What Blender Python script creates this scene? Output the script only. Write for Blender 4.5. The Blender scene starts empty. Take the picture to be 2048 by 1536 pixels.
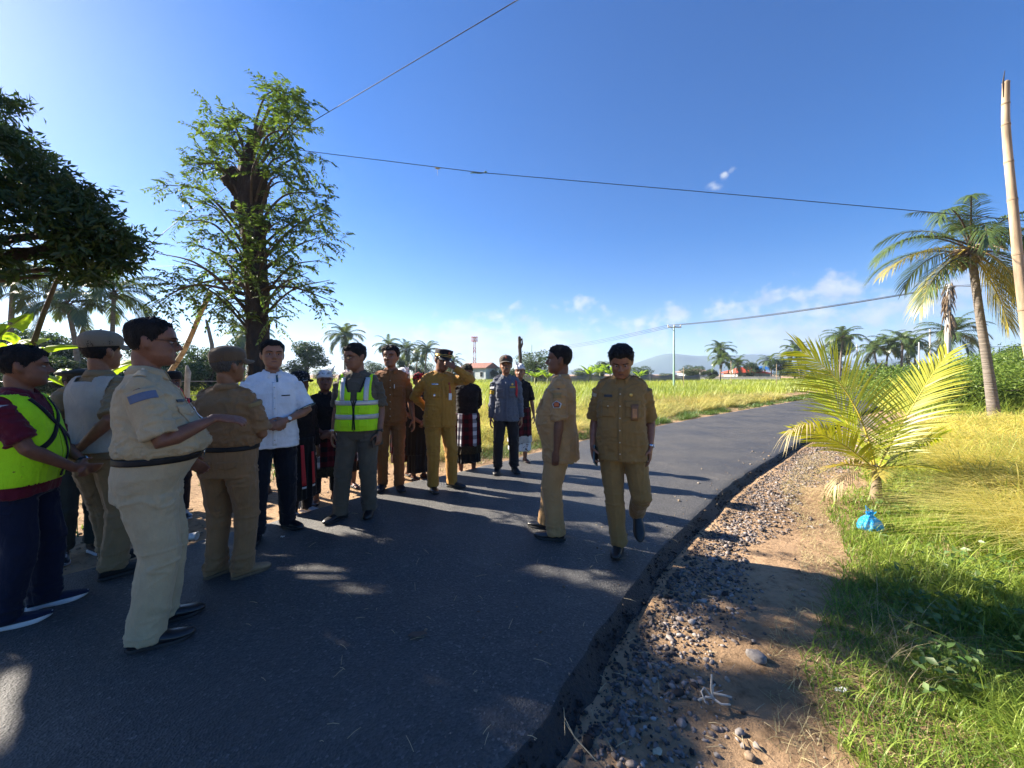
import bpy, bmesh, math, random
import numpy as np
from mathutils import Vector, Matrix, Quaternion
from mathutils.bvhtree import BVHTree

sc = bpy.context.scene
COL = sc.collection
R = math.radians
rng = random.Random(7)
nr = np.random.default_rng(11)
CAM_H, F, CX, HY = 1.45, 769.0, 1024.0, 748.0


def gp(px, py, z=0.0):
    """where the line of sight through a photograph pixel meets the ground"""
    Y = F * (CAM_H - z) / (py - HY)
    return Vector(((px - CX) / F * Y, Y, z))


def at(px, py, Y):
    return Vector(((px - CX) / F * Y, Y, CAM_H + (HY - py) / F * Y))


# ------------------------------------------------------------------ numeric noise
def _hash(ix, iy, iz):
    n = (ix * 374761393 + iy * 668265263 + iz * 2147483647) & 0x7FFFFFFF
    n = ((n ^ (n >> 13)) * 1274126177) & 0x7FFFFFFF
    n = (n ^ (n >> 16)) & 0xFFFF
    return n / 32767.5 - 1.0


def vnoise(P):
    P = np.asarray(P, float)
    i = np.floor(P).astype(np.int64)
    f = P - i
    f = f * f * (3 - 2 * f)
    out = 0
    for dx in (0, 1):
        for dy in (0, 1):
            for dz in (0, 1):
                w = (f[:, 0] if dx else 1 - f[:, 0]) * (f[:, 1] if dy else 1 - f[:, 1]) * (f[:, 2] if dz else 1 - f[:, 2])
                out = out + w * _hash(i[:, 0] + dx, i[:, 1] + dy, i[:, 2] + dz)
    return out


def fbm(P, o=3):
    P = np.asarray(P, float)
    s, a = 0, 1.0
    for k in range(o):
        s = s + a * vnoise(P * (2 ** k) + 17.3 * k)
        a *= 0.5
    return s


# ------------------------------------------------------------------ objects
def mesh_obj(name, V, Fc, mat=None, parent=None, smooth=True, uv=None, mi=None, attr=None):
    me = bpy.data.meshes.new(name)
    V = np.asarray(V, np.float32)
    if isinstance(Fc, np.ndarray) and Fc.ndim == 2:
        nf, k = Fc.shape
        me.vertices.add(len(V))
        me.vertices.foreach_set('co', V.ravel())
        me.loops.add(nf * k)
        me.loops.foreach_set('vertex_index', Fc.astype(np.int32).ravel())
        me.polygons.add(nf)
        me.polygons.foreach_set('loop_start', np.arange(0, nf * k, k, dtype=np.int32))
        me.update(calc_edges=True)
    else:
        me.from_pydata([tuple(map(float, v)) for v in V], [], [tuple(map(int, f)) for f in Fc])
        me.update()
    if smooth:
        me.polygons.foreach_set('use_smooth', np.ones(len(me.polygons), dtype=bool))
    if uv is not None:
        l = me.uv_layers.new(name='UVMap')
        li = np.empty(len(me.loops), np.int32)
        me.loops.foreach_get('vertex_index', li)
        l.data.foreach_set('uv', np.asarray(uv, np.float32)[li].ravel())
    if attr is not None:
        a = me.attributes.new('tint', 'FLOAT', 'POINT')
        a.data.foreach_set('value', np.asarray(attr, np.float32))
    mats = mat if isinstance(mat, (list, tuple)) else [mat]
    for m in mats:
        if m is not None:
            me.materials.append(m)
    if mi is not None:
        me.polygons.foreach_set('material_index', np.asarray(mi, np.int32))
    o = bpy.data.objects.new(name, me)
    COL.objects.link(o)
    if parent is not None:
        o.parent = parent
    return o


def tag(o, label=None, cat=None, group=None, kind=None):
    if label: o['label'] = label
    if cat: o['category'] = cat
    if group: o['group'] = group
    if kind: o['kind'] = kind
    return o


def thing(name, label, cat, loc=(0, 0, 0), rz=0.0, group=None):
    o = bpy.data.objects.new(name, None)
    o.empty_display_size = 0.1
    COL.objects.link(o)
    o.location = loc
    o.rotation_euler = (0, 0, rz)
    return tag(o, label, cat, group)


def copy_tree(o, parent=None):
    c = o.copy()
    COL.objects.link(c)
    if parent is not None:
        c.parent = parent
    for ch in list(o.children):
        copy_tree(ch, c)
    return c


class MB:
    """collects plain shapes into one mesh"""
    def __init__(s):
        s.V, s.F, s.M = [], [], []

    def add(s, V, Fc, m=0):
        b = len(s.V)
        s.V.extend(tuple(map(float, v)) for v in V)
        for f in Fc:
            s.F.append(tuple(b + int(i) for i in f))
            s.M.append(m)
        return s

    def rings(s, rings, cap=True, m=0, closed=True):
        n = len(rings[0])
        V = [p for r in rings for p in r]
        Fc = []
        for i in range(len(rings) - 1):
            for j in range(n if closed else n - 1):
                k = (j + 1) % n
                Fc.append((i * n + j, i * n + k, (i + 1) * n + k, (i + 1) * n + j))
        if cap:
            Fc.append(tuple(range(n - 1, -1, -1)))
            Fc.append(tuple((len(rings) - 1) * n + j for j in range(n)))
        return s.add(V, Fc, m)

    def tube(s, pts, rad, n=14, up=(0, -1, 0), m=0, cap=True, round_end=True):
        pts = [Vector(p) for p in pts]
        rad = [(r, r) if not isinstance(r, (tuple, list)) else r for r in rad]
        if round_end:      # little domes at both ends
            d0 = (pts[0] - pts[1]).normalized(); d1 = (pts[-1] - pts[-2]).normalized()
            a, b = rad[0], rad[-1]
            pts = [pts[0] + d0 * min(a) * .55] + pts + [pts[-1] + d1 * min(b) * .55]
            rad = [(a[0] * .6, a[1] * .6)] + rad + [(b[0] * .6, b[1] * .6)]
        up = Vector(up)
        rings = []
        for i, p in enumerate(pts):
            t = (pts[min(i + 1, len(pts) - 1)] - pts[max(i - 1, 0)]).normalized()
            u = up - t * up.dot(t)
            if u.length < 1e-3:
                u = Vector((1, 0, 0)) - t * t.x
            u.normalize()
            w = t.cross(u)
            rings.append([p + w * (math.cos(2 * math.pi * j / n) * rad[i][0]) + u * (math.sin(2 * math.pi * j / n) * rad[i][1]) for j in range(n)])
        return s.rings(rings, cap, m)

    def box(s, c, d, m=0, rot=None):
        c = Vector(c); x, y, z = d[0] / 2, d[1] / 2, d[2] / 2
        P = [Vector((sx * x, sy * y, sz * z)) for sz in (-1, 1) for sx, sy in ((-1, -1), (1, -1), (1, 1), (-1, 1))]
        if rot is not None:
            P = [rot @ p for p in P]
        return s.add([c + p for p in P], [(3, 2, 1, 0), (4, 5, 6, 7), (0, 1, 5, 4), (1, 2, 6, 5), (2, 3, 7, 6), (3, 0, 4, 7)], m)

    def ball(s, c, r, n=12, m=0, mat=None):
        c = Vector(c)
        r = (r, r, r) if not isinstance(r, (tuple, list)) else r
        rings = []
        for i in range(1, n // 2):
            a = math.pi * i / (n // 2)
            rings.append([(math.sin(a) * math.cos(2 * math.pi * j / n), math.sin(a) * math.sin(2 * math.pi * j / n), -math.cos(a)) for j in range(n)])
        V = [(0, 0, -1)] + [p for q in rings for p in q] + [(0, 0, 1)]
        Fc = []
        k = len(rings)
        for j in range(n):
            Fc.append((0, 1 + (j + 1) % n, 1 + j))
            Fc.append((1 + (k - 1) * n + j, 1 + (k - 1) * n + (j + 1) % n, len(V) - 1))
        for i in range(k - 1):
            for j in range(n):
                a = 1 + i * n
                Fc.append((a + j, a + (j + 1) % n, a + n + (j + 1) % n, a + n + j))
        P = [Vector((v[0] * r[0], v[1] * r[1], v[2] * r[2])) for v in V]
        if mat is not None:
            P = [mat @ p for p in P]
        return s.add([c + p for p in P], Fc, m)

    def build(s, name, mat, parent=None, smooth=True):
        return mesh_obj(name, s.V, s.F, mat, parent, smooth, mi=s.M if isinstance(mat, (list, tuple)) else None)


def evaluated(V, Fc, mods):
    me = bpy.data.meshes.new('tmp')
    me.from_pydata([tuple(v) for v in V], [], Fc)
    me.update()
    o = bpy.data.objects.new('tmp', me)
    COL.objects.link(o)
    for t, kw in mods:
        md = o.modifiers.new(t, t)
        for k, v in kw.items():
            setattr(md, k, v)
    dg = bpy.context.evaluated_depsgraph_get()
    dg.update()
    ev = o.evaluated_get(dg)
    m2 = ev.to_mesh()
    n = len(m2.vertices)
    W = np.empty(n * 3, np.float32); m2.vertices.foreach_get('co', W); W = W.reshape(-1, 3).astype(float)
    F2 = [tuple(p.vertices) for p in m2.polygons]
    N = np.empty(n * 3, np.float32); m2.vertices.foreach_get('normal', N); N = N.reshape(-1, 3).astype(float)
    ev.to_mesh_clear()
    bpy.data.objects.remove(o)
    bpy.data.meshes.remove(me)
    return W, F2, N


def remesh(mb, voxel=.009, smooth=4, fac=.5):
    return evaluated(mb.V, mb.F, [('REMESH', dict(mode='VOXEL', voxel_size=voxel, adaptivity=0.0)),
                                  ('SMOOTH', dict(factor=fac, iterations=smooth))])


# ------------------------------------------------------------------ materials
def nodes(name):
    m = bpy.data.materials.new(name)
    m.use_nodes = True
    nt = m.node_tree
    nt.nodes.clear()
    out = nt.nodes.new('ShaderNodeOutputMaterial')
    return m, nt, out


def N(nt, t, **kw):
    n = nt.nodes.new(t)
    for k, v in kw.items():
        if k.startswith('i_'):
            n.inputs[k[2:].replace('_', ' ')].default_value = v
        else:
            setattr(n, k, v)
    return n


def rgb(c): return (c[0], c[1], c[2], 1.0)


def noise_tex(nt, scale, detail=4, rough=.55, coord='Object', stretch=None):
    tc = N(nt, 'ShaderNodeTexCoord')
    src = tc.outputs[coord]
    if stretch:
        mp = N(nt, 'ShaderNodeMapping')
        mp.inputs['Scale'].default_value = stretch
        nt.links.new(src, mp.inputs['Vector'])
        src = mp.outputs[0]
    t = N(nt, 'ShaderNodeTexNoise')
    t.inputs['Scale'].default_value = scale
    t.inputs['Detail'].default_value = detail
    t.inputs['Roughness'].default_value = rough
    nt.links.new(src, t.inputs['Vector'])
    return t


def ramp(nt, src, stops):
    r = N(nt, 'ShaderNodeValToRGB')
    el = r.color_ramp.elements
    while len(el) < len(stops):
        el.new(.5)
    for e, (p, c) in zip(el, stops):
        e.position = p; e.color = rgb(c)
    nt.links.new(src, r.inputs[0])
    return r


_mc = {}


def mat_simple(name, c, rough=.6, var=.25, scale=12, bump=0.0, bscale=60, metal=0.0, spec=.5, stretch=None, bdist=.004, sheen=0.0, coat=0.0):
    key = (name, tuple(c))
    if key in _mc:
        return _mc[key]
    m, nt, out = nodes(name)
    b = N(nt, 'ShaderNodeBsdfPrincipled')
    b.inputs['Roughness'].default_value = rough
    b.inputs['Metallic'].default_value = metal
    b.inputs['Specular IOR Level'].default_value = spec
    b.inputs['Sheen Weight'].default_value = sheen
    b.inputs['Coat Weight'].default_value = coat
    t = noise_tex(nt, scale, stretch=stretch)
    lo = [x * (1 - var) for x in c]; hi = [min(1, x * (1 + var)) for x in c]
    r = ramp(nt, t.outputs[0], [(.3, lo), (.7, hi)])
    nt.links.new(r.outputs[0], b.inputs['Base Color'])
    if bump:
        t2 = noise_tex(nt, bscale, 5, stretch=stretch)
        bp = N(nt, 'ShaderNodeBump')
        bp.inputs['Strength'].default_value = bump
        bp.inputs['Distance'].default_value = bdist
        nt.links.new(t2.outputs[0], bp.inputs['Height'])
        nt.links.new(bp.outputs[0], b.inputs['Normal'])
    nt.links.new(b.outputs[0], out.inputs[0])
    _mc[key] = m
    return m


def mat_cloth(name, c, bump=.5):
    """woven cloth: fine weave, slight uneven dye, soft creases"""
    key = ('cloth' + name, tuple(c))
    if key in _mc:
        return _mc[key]
    m, nt, out = nodes(name)
    b = N(nt, 'ShaderNodeBsdfPrincipled')
    b.inputs['Roughness'].default_value = .85
    b.inputs['Specular IOR Level'].default_value = .2
    b.inputs['Sheen Weight'].default_value = .12
    t = noise_tex(nt, 9, 5)
    r = ramp(nt, t.outputs[0], [(.25, [x * .86 for x in c]), (.75, [min(1, x * 1.1) for x in c])])
    fw = noise_tex(nt, 420, 2)
    mx = N(nt, 'ShaderNodeMix', data_type='RGBA', blend_type='MULTIPLY')
    mx.inputs[0].default_value = .45
    fr = ramp(nt, fw.outputs[0], [(.3, (.6, .6, .6)), (.7, (1, 1, 1))])
    nt.links.new(r.outputs[0], mx.inputs[6]); nt.links.new(fr.outputs[0], mx.inputs[7])
    nt.links.new(mx.outputs[2], b.inputs['Base Color'])
    w = noise_tex(nt, 16, 4, .5, stretch=(1, 1, .45))
    w.inputs['Distortion'].default_value = 1.2
    bp = N(nt, 'ShaderNodeBump')
    bp.inputs['Strength'].default_value = bump
    bp.inputs['Distance'].default_value = .02
    nt.links.new(w.outputs[0], bp.inputs['Height'])
    nt.links.new(bp.outputs[0], b.inputs['Normal'])
    nt.links.new(b.outputs[0], out.inputs[0])
    _mc[key] = m
    return m


def mat_leaf(name, c1, c2, trans=.45, rough=.5, tcol=None, gloss=.08):
    """leaf: tint attribute varies the colour from leaf to leaf, light passes through"""
    m, nt, out = nodes(name)
    a = N(nt, 'ShaderNodeAttribute', attribute_name='tint')
    r = ramp(nt, a.outputs['Fac'], [(0.0, c1), (1.0, c2)])
    d = N(nt, 'ShaderNodeBsdfDiffuse')
    t = N(nt, 'ShaderNodeBsdfTranslucent')
    g = N(nt, 'ShaderNodeBsdfGlossy')
    g.inputs['Roughness'].default_value = rough
    nt.links.new(r.outputs[0], d.inputs[0])
    if tcol:
        mx = N(nt, 'ShaderNodeMix', data_type='RGBA', blend_type='MULTIPLY')
        mx.inputs[0].default_value = 1.0
        mx.inputs[7].default_value = rgb(tcol)
        nt.links.new(r.outputs[0], mx.inputs[6])
        nt.links.new(mx.outputs[2], t.inputs[0])
    else:
        nt.links.new(r.outputs[0], t.inputs[0])
    s = N(nt, 'ShaderNodeMixShader'); s.inputs[0].default_value = trans
    nt.links.new(d.outputs[0], s.inputs[1]); nt.links.new(t.outputs[0], s.inputs[2])
    s2 = N(nt, 'ShaderNodeMixShader'); s2.inputs[0].default_value = gloss
    nt.links.new(s.outputs[0], s2.inputs[1]); nt.links.new(g.outputs[0], s2.inputs[2])
    nt.links.new(s2.outputs[0], out.inputs[0])
    return m


# ------------------------------------------------------------------ foliage builders
def blades(P, az, lean, L, W, droop, tint, k=3):
    """ribbons of grass: k segments each, tapering to a point"""
    n = len(P)
    P = np.asarray(P, float)
    h = np.stack([np.cos(az), np.sin(az), np.zeros(n)], 1)
    side = np.stack([-np.sin(az), np.cos(az), np.zeros(n)], 1)
    V = np.zeros((n, k + 1, 2, 3))
    for i in range(k + 1):
        t = i / k
        hor = L * (lean * t + droop * t * t)
        ver = L * (t * np.sqrt(np.clip(1 - lean ** 2, .05, 1)) - .75 * droop * t * t)
        c = P + h * hor[:, None]
        c[:, 2] += np.maximum(ver, .004 + .01 * t) if i else 0
        w = W * (1 - .92 * t ** 1.6) * .5
        V[:, i, 0] = c - side * w[:, None]
        V[:, i, 1] = c + side * w[:, None]
    V = V.reshape(-1, 3)
    b = (np.arange(n) * (k + 1) * 2)[:, None]
    q = np.concatenate([b + np.array([[2 * i, 2 * i + 1, 2 * i + 3, 2 * i + 2]]) for i in range(k)], 0)
    return V, q, np.repeat(tint, (k + 1) * 2)


def leaf_cards(C, D, Nn, L, W, tint, fold=.15):
    """one pointed leaf (two quads folded along the midrib) per row: base C, direction D, facing Nn"""
    n = len(C)
    D = D / np.linalg.norm(D, axis=1)[:, None]
    S = np.cross(D, Nn)
    S = S / (np.linalg.norm(S, axis=1)[:, None] + 1e-9)
    U = np.cross(S, D)
    L = L[:, None]; W = W[:, None]
    V = np.zeros((n, 6, 3))
    V[:, 0] = C
    V[:, 1] = C + D * L * .45 + S * W * .5 + U * W * fold
    V[:, 2] = C + D * L * .5
    V[:, 3] = C + D * L * .45 - S * W * .5 + U * W * fold
    V[:, 4] = C + D * L - U * L * .12
    V[:, 5] = C + D * L * .8 - S * W * .22
    V = V[:, :5].reshape(-1, 3)
    b = (np.arange(n) * 5)[:, None]
    q = np.concatenate([b + np.array([[0, 2, 4, 1]]), b + np.array([[0, 3, 4, 2]])], 0)
    return V, q, np.repeat(tint, 5)


def rand_dirs(n, g=nr):
    v = g.normal(size=(n, 3))
    return v / np.linalg.norm(v, axis=1)[:, None]
EXPOSURE = 2.1
SKY_DUST = 0.3
SKY_SAT = 1.45
HAZE = 3.8e-4
# ================================================================== camera, sun, sky
cam = bpy.data.cameras.new('camera')
cam.sensor_width = 36.0
cam.sensor_fit = 'HORIZONTAL'
cam.lens = F / 2048 * 36
cam.shift_y = -(768 - HY) / 2048
cam.clip_start = .05
cam.clip_end = 20000
co = bpy.data.objects.new('camera', cam)
COL.objects.link(co)
co.location = (0, 0, CAM_H)
co.rotation_euler = (R(90), 0, 0)
sc.camera = co

SUN_EL, SUN_AZ = R(30.0), R(-66.0)      # azimuth measured from +Y towards +X
S = Vector((math.sin(SUN_AZ) * math.cos(SUN_EL), math.cos(SUN_AZ) * math.cos(SUN_EL), math.sin(SUN_EL)))
sl = bpy.data.lights.new('sun', 'SUN')
sl.energy = 5.0
sl.angle = R(.53)
sl.color = (1.0, .9, .76)
so = bpy.data.objects.new('sun', sl)
COL.objects.link(so)
so.rotation_euler = S.to_track_quat('Z', 'Y').to_euler()
so.location = S * 60

w = bpy.data.worlds.new('World')
sc.world = w
w.use_nodes = True
nt = w.node_tree
nt.nodes.clear()
wo = nt.nodes.new('ShaderNodeOutputWorld')
bg = nt.nodes.new('ShaderNodeBackground')
bg.inputs[1].default_value = .05
sky = nt.nodes.new('ShaderNodeTexSky')
sky.sky_type = 'NISHITA'
sky.sun_disc = False
sky.sun_elevation = SUN_EL
sky.sun_rotation = SUN_AZ
sky.air_density = 1.0
sky.dust_density = SKY_DUST
sky.ozone_density = 4.0
hs = nt.nodes.new('ShaderNodeHueSaturation')
hs.inputs['Saturation'].default_value = SKY_SAT
hs.inputs['Hue'].default_value = .513
hs.inputs['Value'].default_value = .83
nt.links.new(sky.outputs[0], hs.inputs['Color'])
tc = nt.nodes.new('ShaderNodeTexCoord')


def wm(op, a, b=None, c=None):
    n = nt.nodes.new('ShaderNodeMath'); n.operation = op
    for i, x in enumerate((a, b, c)):
        if x is None: continue
        if isinstance(x, (int, float)): n.inputs[i].default_value = x
        else: nt.links.new(x, n.inputs[i])
    return n.outputs[0]


def wv(op, a, b):
    n = nt.nodes.new('ShaderNodeVectorMath'); n.operation = op
    for i, x in enumerate((a, b)):
        if isinstance(x, (tuple, list, Vector)): n.inputs[i].default_value = tuple(x)
        else: nt.links.new(x, n.inputs[i])
    return n.outputs['Value'] if op in ('DOT_PRODUCT', 'LENGTH') else n.outputs[0]


sep = nt.nodes.new('ShaderNodeSeparateXYZ')
nt.links.new(tc.outputs['Generated'], sep.inputs[0])
# cumulus: noise on the direction, flattened, thickened where banks of cloud hang
mp = nt.nodes.new('ShaderNodeMapping'); mp.inputs['Scale'].default_value = (9, 9, 17)
nt.links.new(tc.outputs['Generated'], mp.inputs[0])
nz = nt.nodes.new('ShaderNodeTexNoise'); nz.inputs['Scale'].default_value = 1.0
nz.inputs['Detail'].default_value = 8; nz.inputs['Roughness'].default_value = .56; nz.inputs['Distortion'].default_value = .25
nt.links.new(mp.outputs[0], nz.inputs['Vector'])


def dirv(px, py):
    return Vector(((px - CX) / F, 1.0, (HY - py) / F)).normalized()


blob = None
for px, py, rad, amt, ex in [(1650, 590, .085, .66, 1.5), (1570, 650, .14, .58, 2.2), (1350, 628, .055, .66, 1.4), (1185, 610, .06, .46, 3.0), (1045, 614, .045, .40, 3.0),
                             (1300, 678, .10, .50, 2.4), (1120, 690, .12, .55, 2.4), (960, 690, .15, .62, 2.2), (840, 690, .10, .52, 2.0), (690, 705, .12, .56, 2.4), (1424, 374, .022, .44, 1.5), (1446, 352, .020, .46, 1.0), (1464, 338, .016, .40, 1.2), (1733, 495, .026, .38, 1.4),
                             (1860, 640, .16, .5, 2.5), (1100, 535, .05, .22, 1.5), (1420, 672, .05, .50, 1.8), (1180, 645, .03, .4, 2.0), (1990, 620, .12, .42, 1.8)]:
    d = dirv(px, py)
    df = wv('SUBTRACT', tc.outputs['Generated'], d)
    sq = wv('MULTIPLY', df, (1 / ex, 1 / ex, 1.0))
    l = wv('LENGTH', sq, (0, 0, 0))
    g = wm('MULTIPLY', wm('POWER', 2.718, wm('MULTIPLY', wm('MULTIPLY', l, l), -1.0 / (rad * rad) * 1.6)), amt)
    blob = g if blob is None else wm('MAXIMUM', blob, g)
nf = nt.nodes.new('ShaderNodeTexNoise'); nf.inputs['Scale'].default_value = 42.0; nf.inputs['Detail'].default_value = 6
nt.links.new(tc.outputs['Generated'], nf.inputs['Vector'])
fine = wm('MULTIPLY', wm('SUBTRACT', nf.outputs[0], .5), .55)
dens = wm('ADD', wm('ADD', nz.outputs[0], fine), wm('SUBTRACT', blob, .92))
mask = nt.nodes.new('ShaderNodeMapRange'); mask.interpolation_type = 'SMOOTHSTEP'
nt.links.new(dens, mask.inputs[0])
mask.inputs[1].default_value = -.08; mask.inputs[2].default_value = .20
mask.inputs[3].default_value = 0; mask.inputs[4].default_value = .86
# cloud shading: bright crests, bluish grey bases
cn = nt.nodes.new('ShaderNodeTexNoise'); cn.inputs['Scale'].default_value = 1.7; cn.inputs['Detail'].default_value = 6
nt.links.new(mp.outputs[0], cn.inputs['Vector'])
cr = nt.nodes.new('ShaderNodeValToRGB')
cr.color_ramp.elements[0].position = .35; cr.color_ramp.elements[0].color = (2.5, 2.95, 3.8, 1)
cr.color_ramp.elements[1].position = .62; cr.color_ramp.elements[1].color = (4.0, 4.15, 4.4, 1)
nt.links.new(cn.outputs[0], cr.inputs[0])
mixc = nt.nodes.new('ShaderNodeMix'); mixc.data_type = 'RGBA'
nt.links.new(mask.outputs[0], mixc.inputs[0])
nt.links.new(hs.outputs[0], mixc.inputs[6])
nt.links.new(cr.outputs[0], mixc.inputs[7])
nt.links.new(mixc.outputs[2], bg.inputs[0])
nt.links.new(bg.outputs[0], wo.inputs[0])

sc.view_settings.view_transform = 'Standard'
sc.view_settings.look = 'None'
sc.view_settings.gamma = 1
sc.view_settings.exposure = EXPOSURE
sc.view_settings.use_curve_mapping = False
sc.cycles.use_denoising = True
sc.cycles.max_bounces = 8
sc.cycles.transparent_max_bounces = 8
sc.cycles.volume_bounces = 0
sc.cycles.sample_clamp_indirect = 6.0
sc.render.use_persistent_data = False

# ================================================================== road
RL = [(-7.4, -2.6), (-6.1, -.9), (-4.6, 1.0), (-3.3, 2.6), (-2.64, 3.32), (-2.1, 4.1), (-1.43, 4.98), (-.55, 5.9), (.41, 6.95), (1.8, 8.5), (3.9, 10.5), (7.8, 14.1), (17.5, 22.6), (45, 48), (110, 116), (230, 240)]
RR = [(-3.4, -3.2), (-2.0, -1.2), (-.72, .5), (.05, 1.5), (.27, 1.84), (.48, 2.16), (.79, 2.6), (1.22, 3.17), (2.2, 4.30), (3.0, 5.19), (4.33, 6.48), (6.31, 8.38), (8.5, 10.3), (12.5, 13.9), (20.3, 20.2), (47.5, 45), (112.5, 113.5), (232.5, 237.5)]


def catmull(pts, per=14):
    P = [np.array(p, float) for p in pts]
    out = []
    for i in range(len(P) - 1):
        p0 = P[max(i - 1, 0)]; p1 = P[i]; p2 = P[i + 1]; p3 = P[min(i + 2, len(P) - 1)]
        t1 = (p2 - p0) / max(np.linalg.norm(p2 - p0), 1e-9) * np.linalg.norm(p2 - p1)
        t2 = (p3 - p1) / max(np.linalg.norm(p3 - p1), 1e-9) * np.linalg.norm(p2 - p1)
        for k in range(per):
            t = k / per
            out.append((2 * t**3 - 3 * t**2 + 1) * p1 + (t**3 - 2 * t**2 + t) * t1 + (-2 * t**3 + 3 * t**2) * p2 + (t**3 - t**2) * t2)
    out.append(P[-1])
    return np.array(out)


LE, RE = catmull(RL, 24), catmull(RR, 24)


def line_dist(P, line):
    """signed distance to a polyline (positive on its left side) and the arc parameter"""
    P = np.asarray(P, float)[:, :2]
    best = np.full(len(P), 1e9); sgn = np.ones(len(P)); par = np.zeros(len(P))
    a = line[:-1]; b = line[1:]
    for i in range(len(a)):
        d = b[i] - a[i]; L2 = d @ d
        t = np.clip(((P - a[i]) @ d) / L2, 0, 1)
        q = a[i] + t[:, None] * d
        r = P - q
        dd = np.hypot(r[:, 0], r[:, 1])
        m = dd < best
        best[m] = dd[m]; par[m] = i + t[m]
        sgn[m] = np.sign(d[0] * r[m, 1] - d[1] * r[m, 0])
    return best * sgn, par


m_asph, nt2, out = nodes('asphalt')
b = N(nt2, 'ShaderNodeBsdfPrincipled')
n1 = noise_tex(nt2, .9, 5)
n2 = noise_tex(nt2, 170, 3)
vor = N(nt2, 'ShaderNodeTexVoronoi'); vor.inputs['Scale'].default_value = 95
tcc = N(nt2, 'ShaderNodeTexCoord'); nt2.links.new(tcc.outputs['Object'], vor.inputs['Vector'])
r1 = ramp(nt2, n1.outputs[0], [(.3, (.029, .029, .030)), (.7, (.050, .048, .047))])
r2 = ramp(nt2, vor.outputs['Color'], [(.2, (.4, .4, .4)), (.8, (1.25, 1.25, 1.25)), (.97, (3.2, 3.1, 3.0))])
mx = N(nt2, 'ShaderNodeMix', data_type='RGBA', blend_type='MULTIPLY'); mx.inputs[0].default_value = 1
nt2.links.new(r1.outputs[0], mx.inputs[6]); nt2.links.new(r2.outputs[0], mx.inputs[7])
# pale dust trodden into the surface here and there
n3 = noise_tex(nt2, 2.3, 8, .7)
r3 = ramp(nt2, n3.outputs[0], [(.54, (0, 0, 0)), (.80, (.42, .42, .42))])
mx2 = N(nt2, 'ShaderNodeMix', data_type='RGBA'); mx2.inputs[7].default_value = (.17, .15, .125, 1)
nt2.links.new(r3.outputs[0], mx2.inputs[0]); nt2.links.new(mx.outputs[2], mx2.inputs[6])
nt2.links.new(mx2.outputs[2], b.inputs['Base Color'])
b.inputs['Roughness'].default_value = .62
b.inputs['Specular IOR Level'].default_value = .9
rr_ = ramp(nt2, n1.outputs[0], [(.35, (.58, .58, .58)), (.65, (.80, .80, .80))]); nt2.links.new(rr_.outputs[0], b.inputs['Roughness'])
bp = N(nt2, 'ShaderNodeBump'); bp.inputs['Strength'].default_value = 1.0; bp.inputs['Distance'].default_value = .006
ad = N(nt2, 'ShaderNodeMath', operation='ADD')
nt2.links.new(vor.outputs['Distance'], ad.inputs[0]); nt2.links.new(n2.outputs[0], ad.inputs[1])
nt2.links.new(ad.outputs[0], bp.inputs['Height'])
nt2.links.new(bp.outputs[0], b.inputs['Normal'])
nt2.links.new(b.outputs[0], out.inputs[0])
m_tar = mat_simple('fresh tar', (.012, .012, .013), .55, .4, 30, .9, 60, bdist=.02)

ne = len(LE)
cols = 40
V, Fc, mi = [], [], []
Ls = np.concatenate([[0], np.cumsum(np.hypot(*np.diff(LE, axis=0).T))])
edge_n = fbm(np.stack([Ls * 2.2, Ls * 0 + 3, Ls * 0], 1), 4)
edge_m = fbm(np.stack([Ls * 2.0, Ls * 0 + 40, Ls * 0], 1), 4)
for i in range(ne):
    l, r = LE[i], RE[i]
    u = (r - l) / np.linalg.norm(r - l)
    wl = .05 + .05 * edge_n[i]; wr = .012 * edge_m[i]
    a = l - u * wl; c = r + u * wr
    row = [(a[0] - u[0] * .16, a[1] - u[1] * .16, -.09), (a[0] - u[0] * .05, a[1] - u[1] * .05, -.025)]
    for k in range(cols):
        t = k / (cols - 1)
        p = a + (c - a) * t
        row.append((p[0], p[1], .012 * math.sin(math.pi * t) * 1.0))
    row += [(c[0] + u[0] * (.03 + .012 * edge_n[i]), c[1] + u[1] * .03, -.025), (c[0] + u[0] * (.085 + .03 * edge_n[i]), c[1] + u[1] * (.085 + .03 * edge_n[i]), -.065), (c[0] + u[0] * .16, c[1] + u[1] * .16, -.10)]
    V += row
W_ = cols + 5
for i in range(ne - 1):
    for k in range(W_ - 1):
        Fc.append((i * W_ + k, i * W_ + k + 1, (i + 1) * W_ + k + 1, (i + 1) * W_ + k))
        mi.append(1 if (k < 1 or k >= cols + 1) else 0)
road = mesh_obj('road', V, np.array(Fc)[:, ::-1], [m_asph, m_tar], mi=mi)
tag(road, kind='structure')

# ================================================================== ground
m_soil, nt2, out = nodes('soil')
b = N(nt2, 'ShaderNodeBsdfPrincipled'); b.inputs['Roughness'].default_value = .95; b.inputs['Specular IOR Level'].default_value = .15
n1 = noise_tex(nt2, .8, 8, .6)
n2 = noise_tex(nt2, 14, 6, .65)
r1 = ramp(nt2, n1.outputs[0], [(.3, (.25, .165, .095)), (.55, (.42, .28, .165)), (.75, (.48, .345, .215))])
r2 = ramp(nt2, n2.outputs[0], [(.28, (.45, .42, .4)), (.5, (.95, .95, .95)), (.75, (1.15, 1.12, 1.1))])
mx = N(nt2, 'ShaderNodeMix', data_type='RGBA', blend_type='MULTIPLY'); mx.inputs[0].default_value = 1
nt2.links.new(r1.outputs[0], mx.inputs[6]); nt2.links.new(r2.outputs[0], mx.inputs[7])
nt2.links.new(mx.outputs[2], b.inputs['Base Color'])
bp = N(nt2, 'ShaderNodeBump'); bp.inputs['Strength'].default_value = .9; bp.inputs['Distance'].default_value = .03
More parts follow.
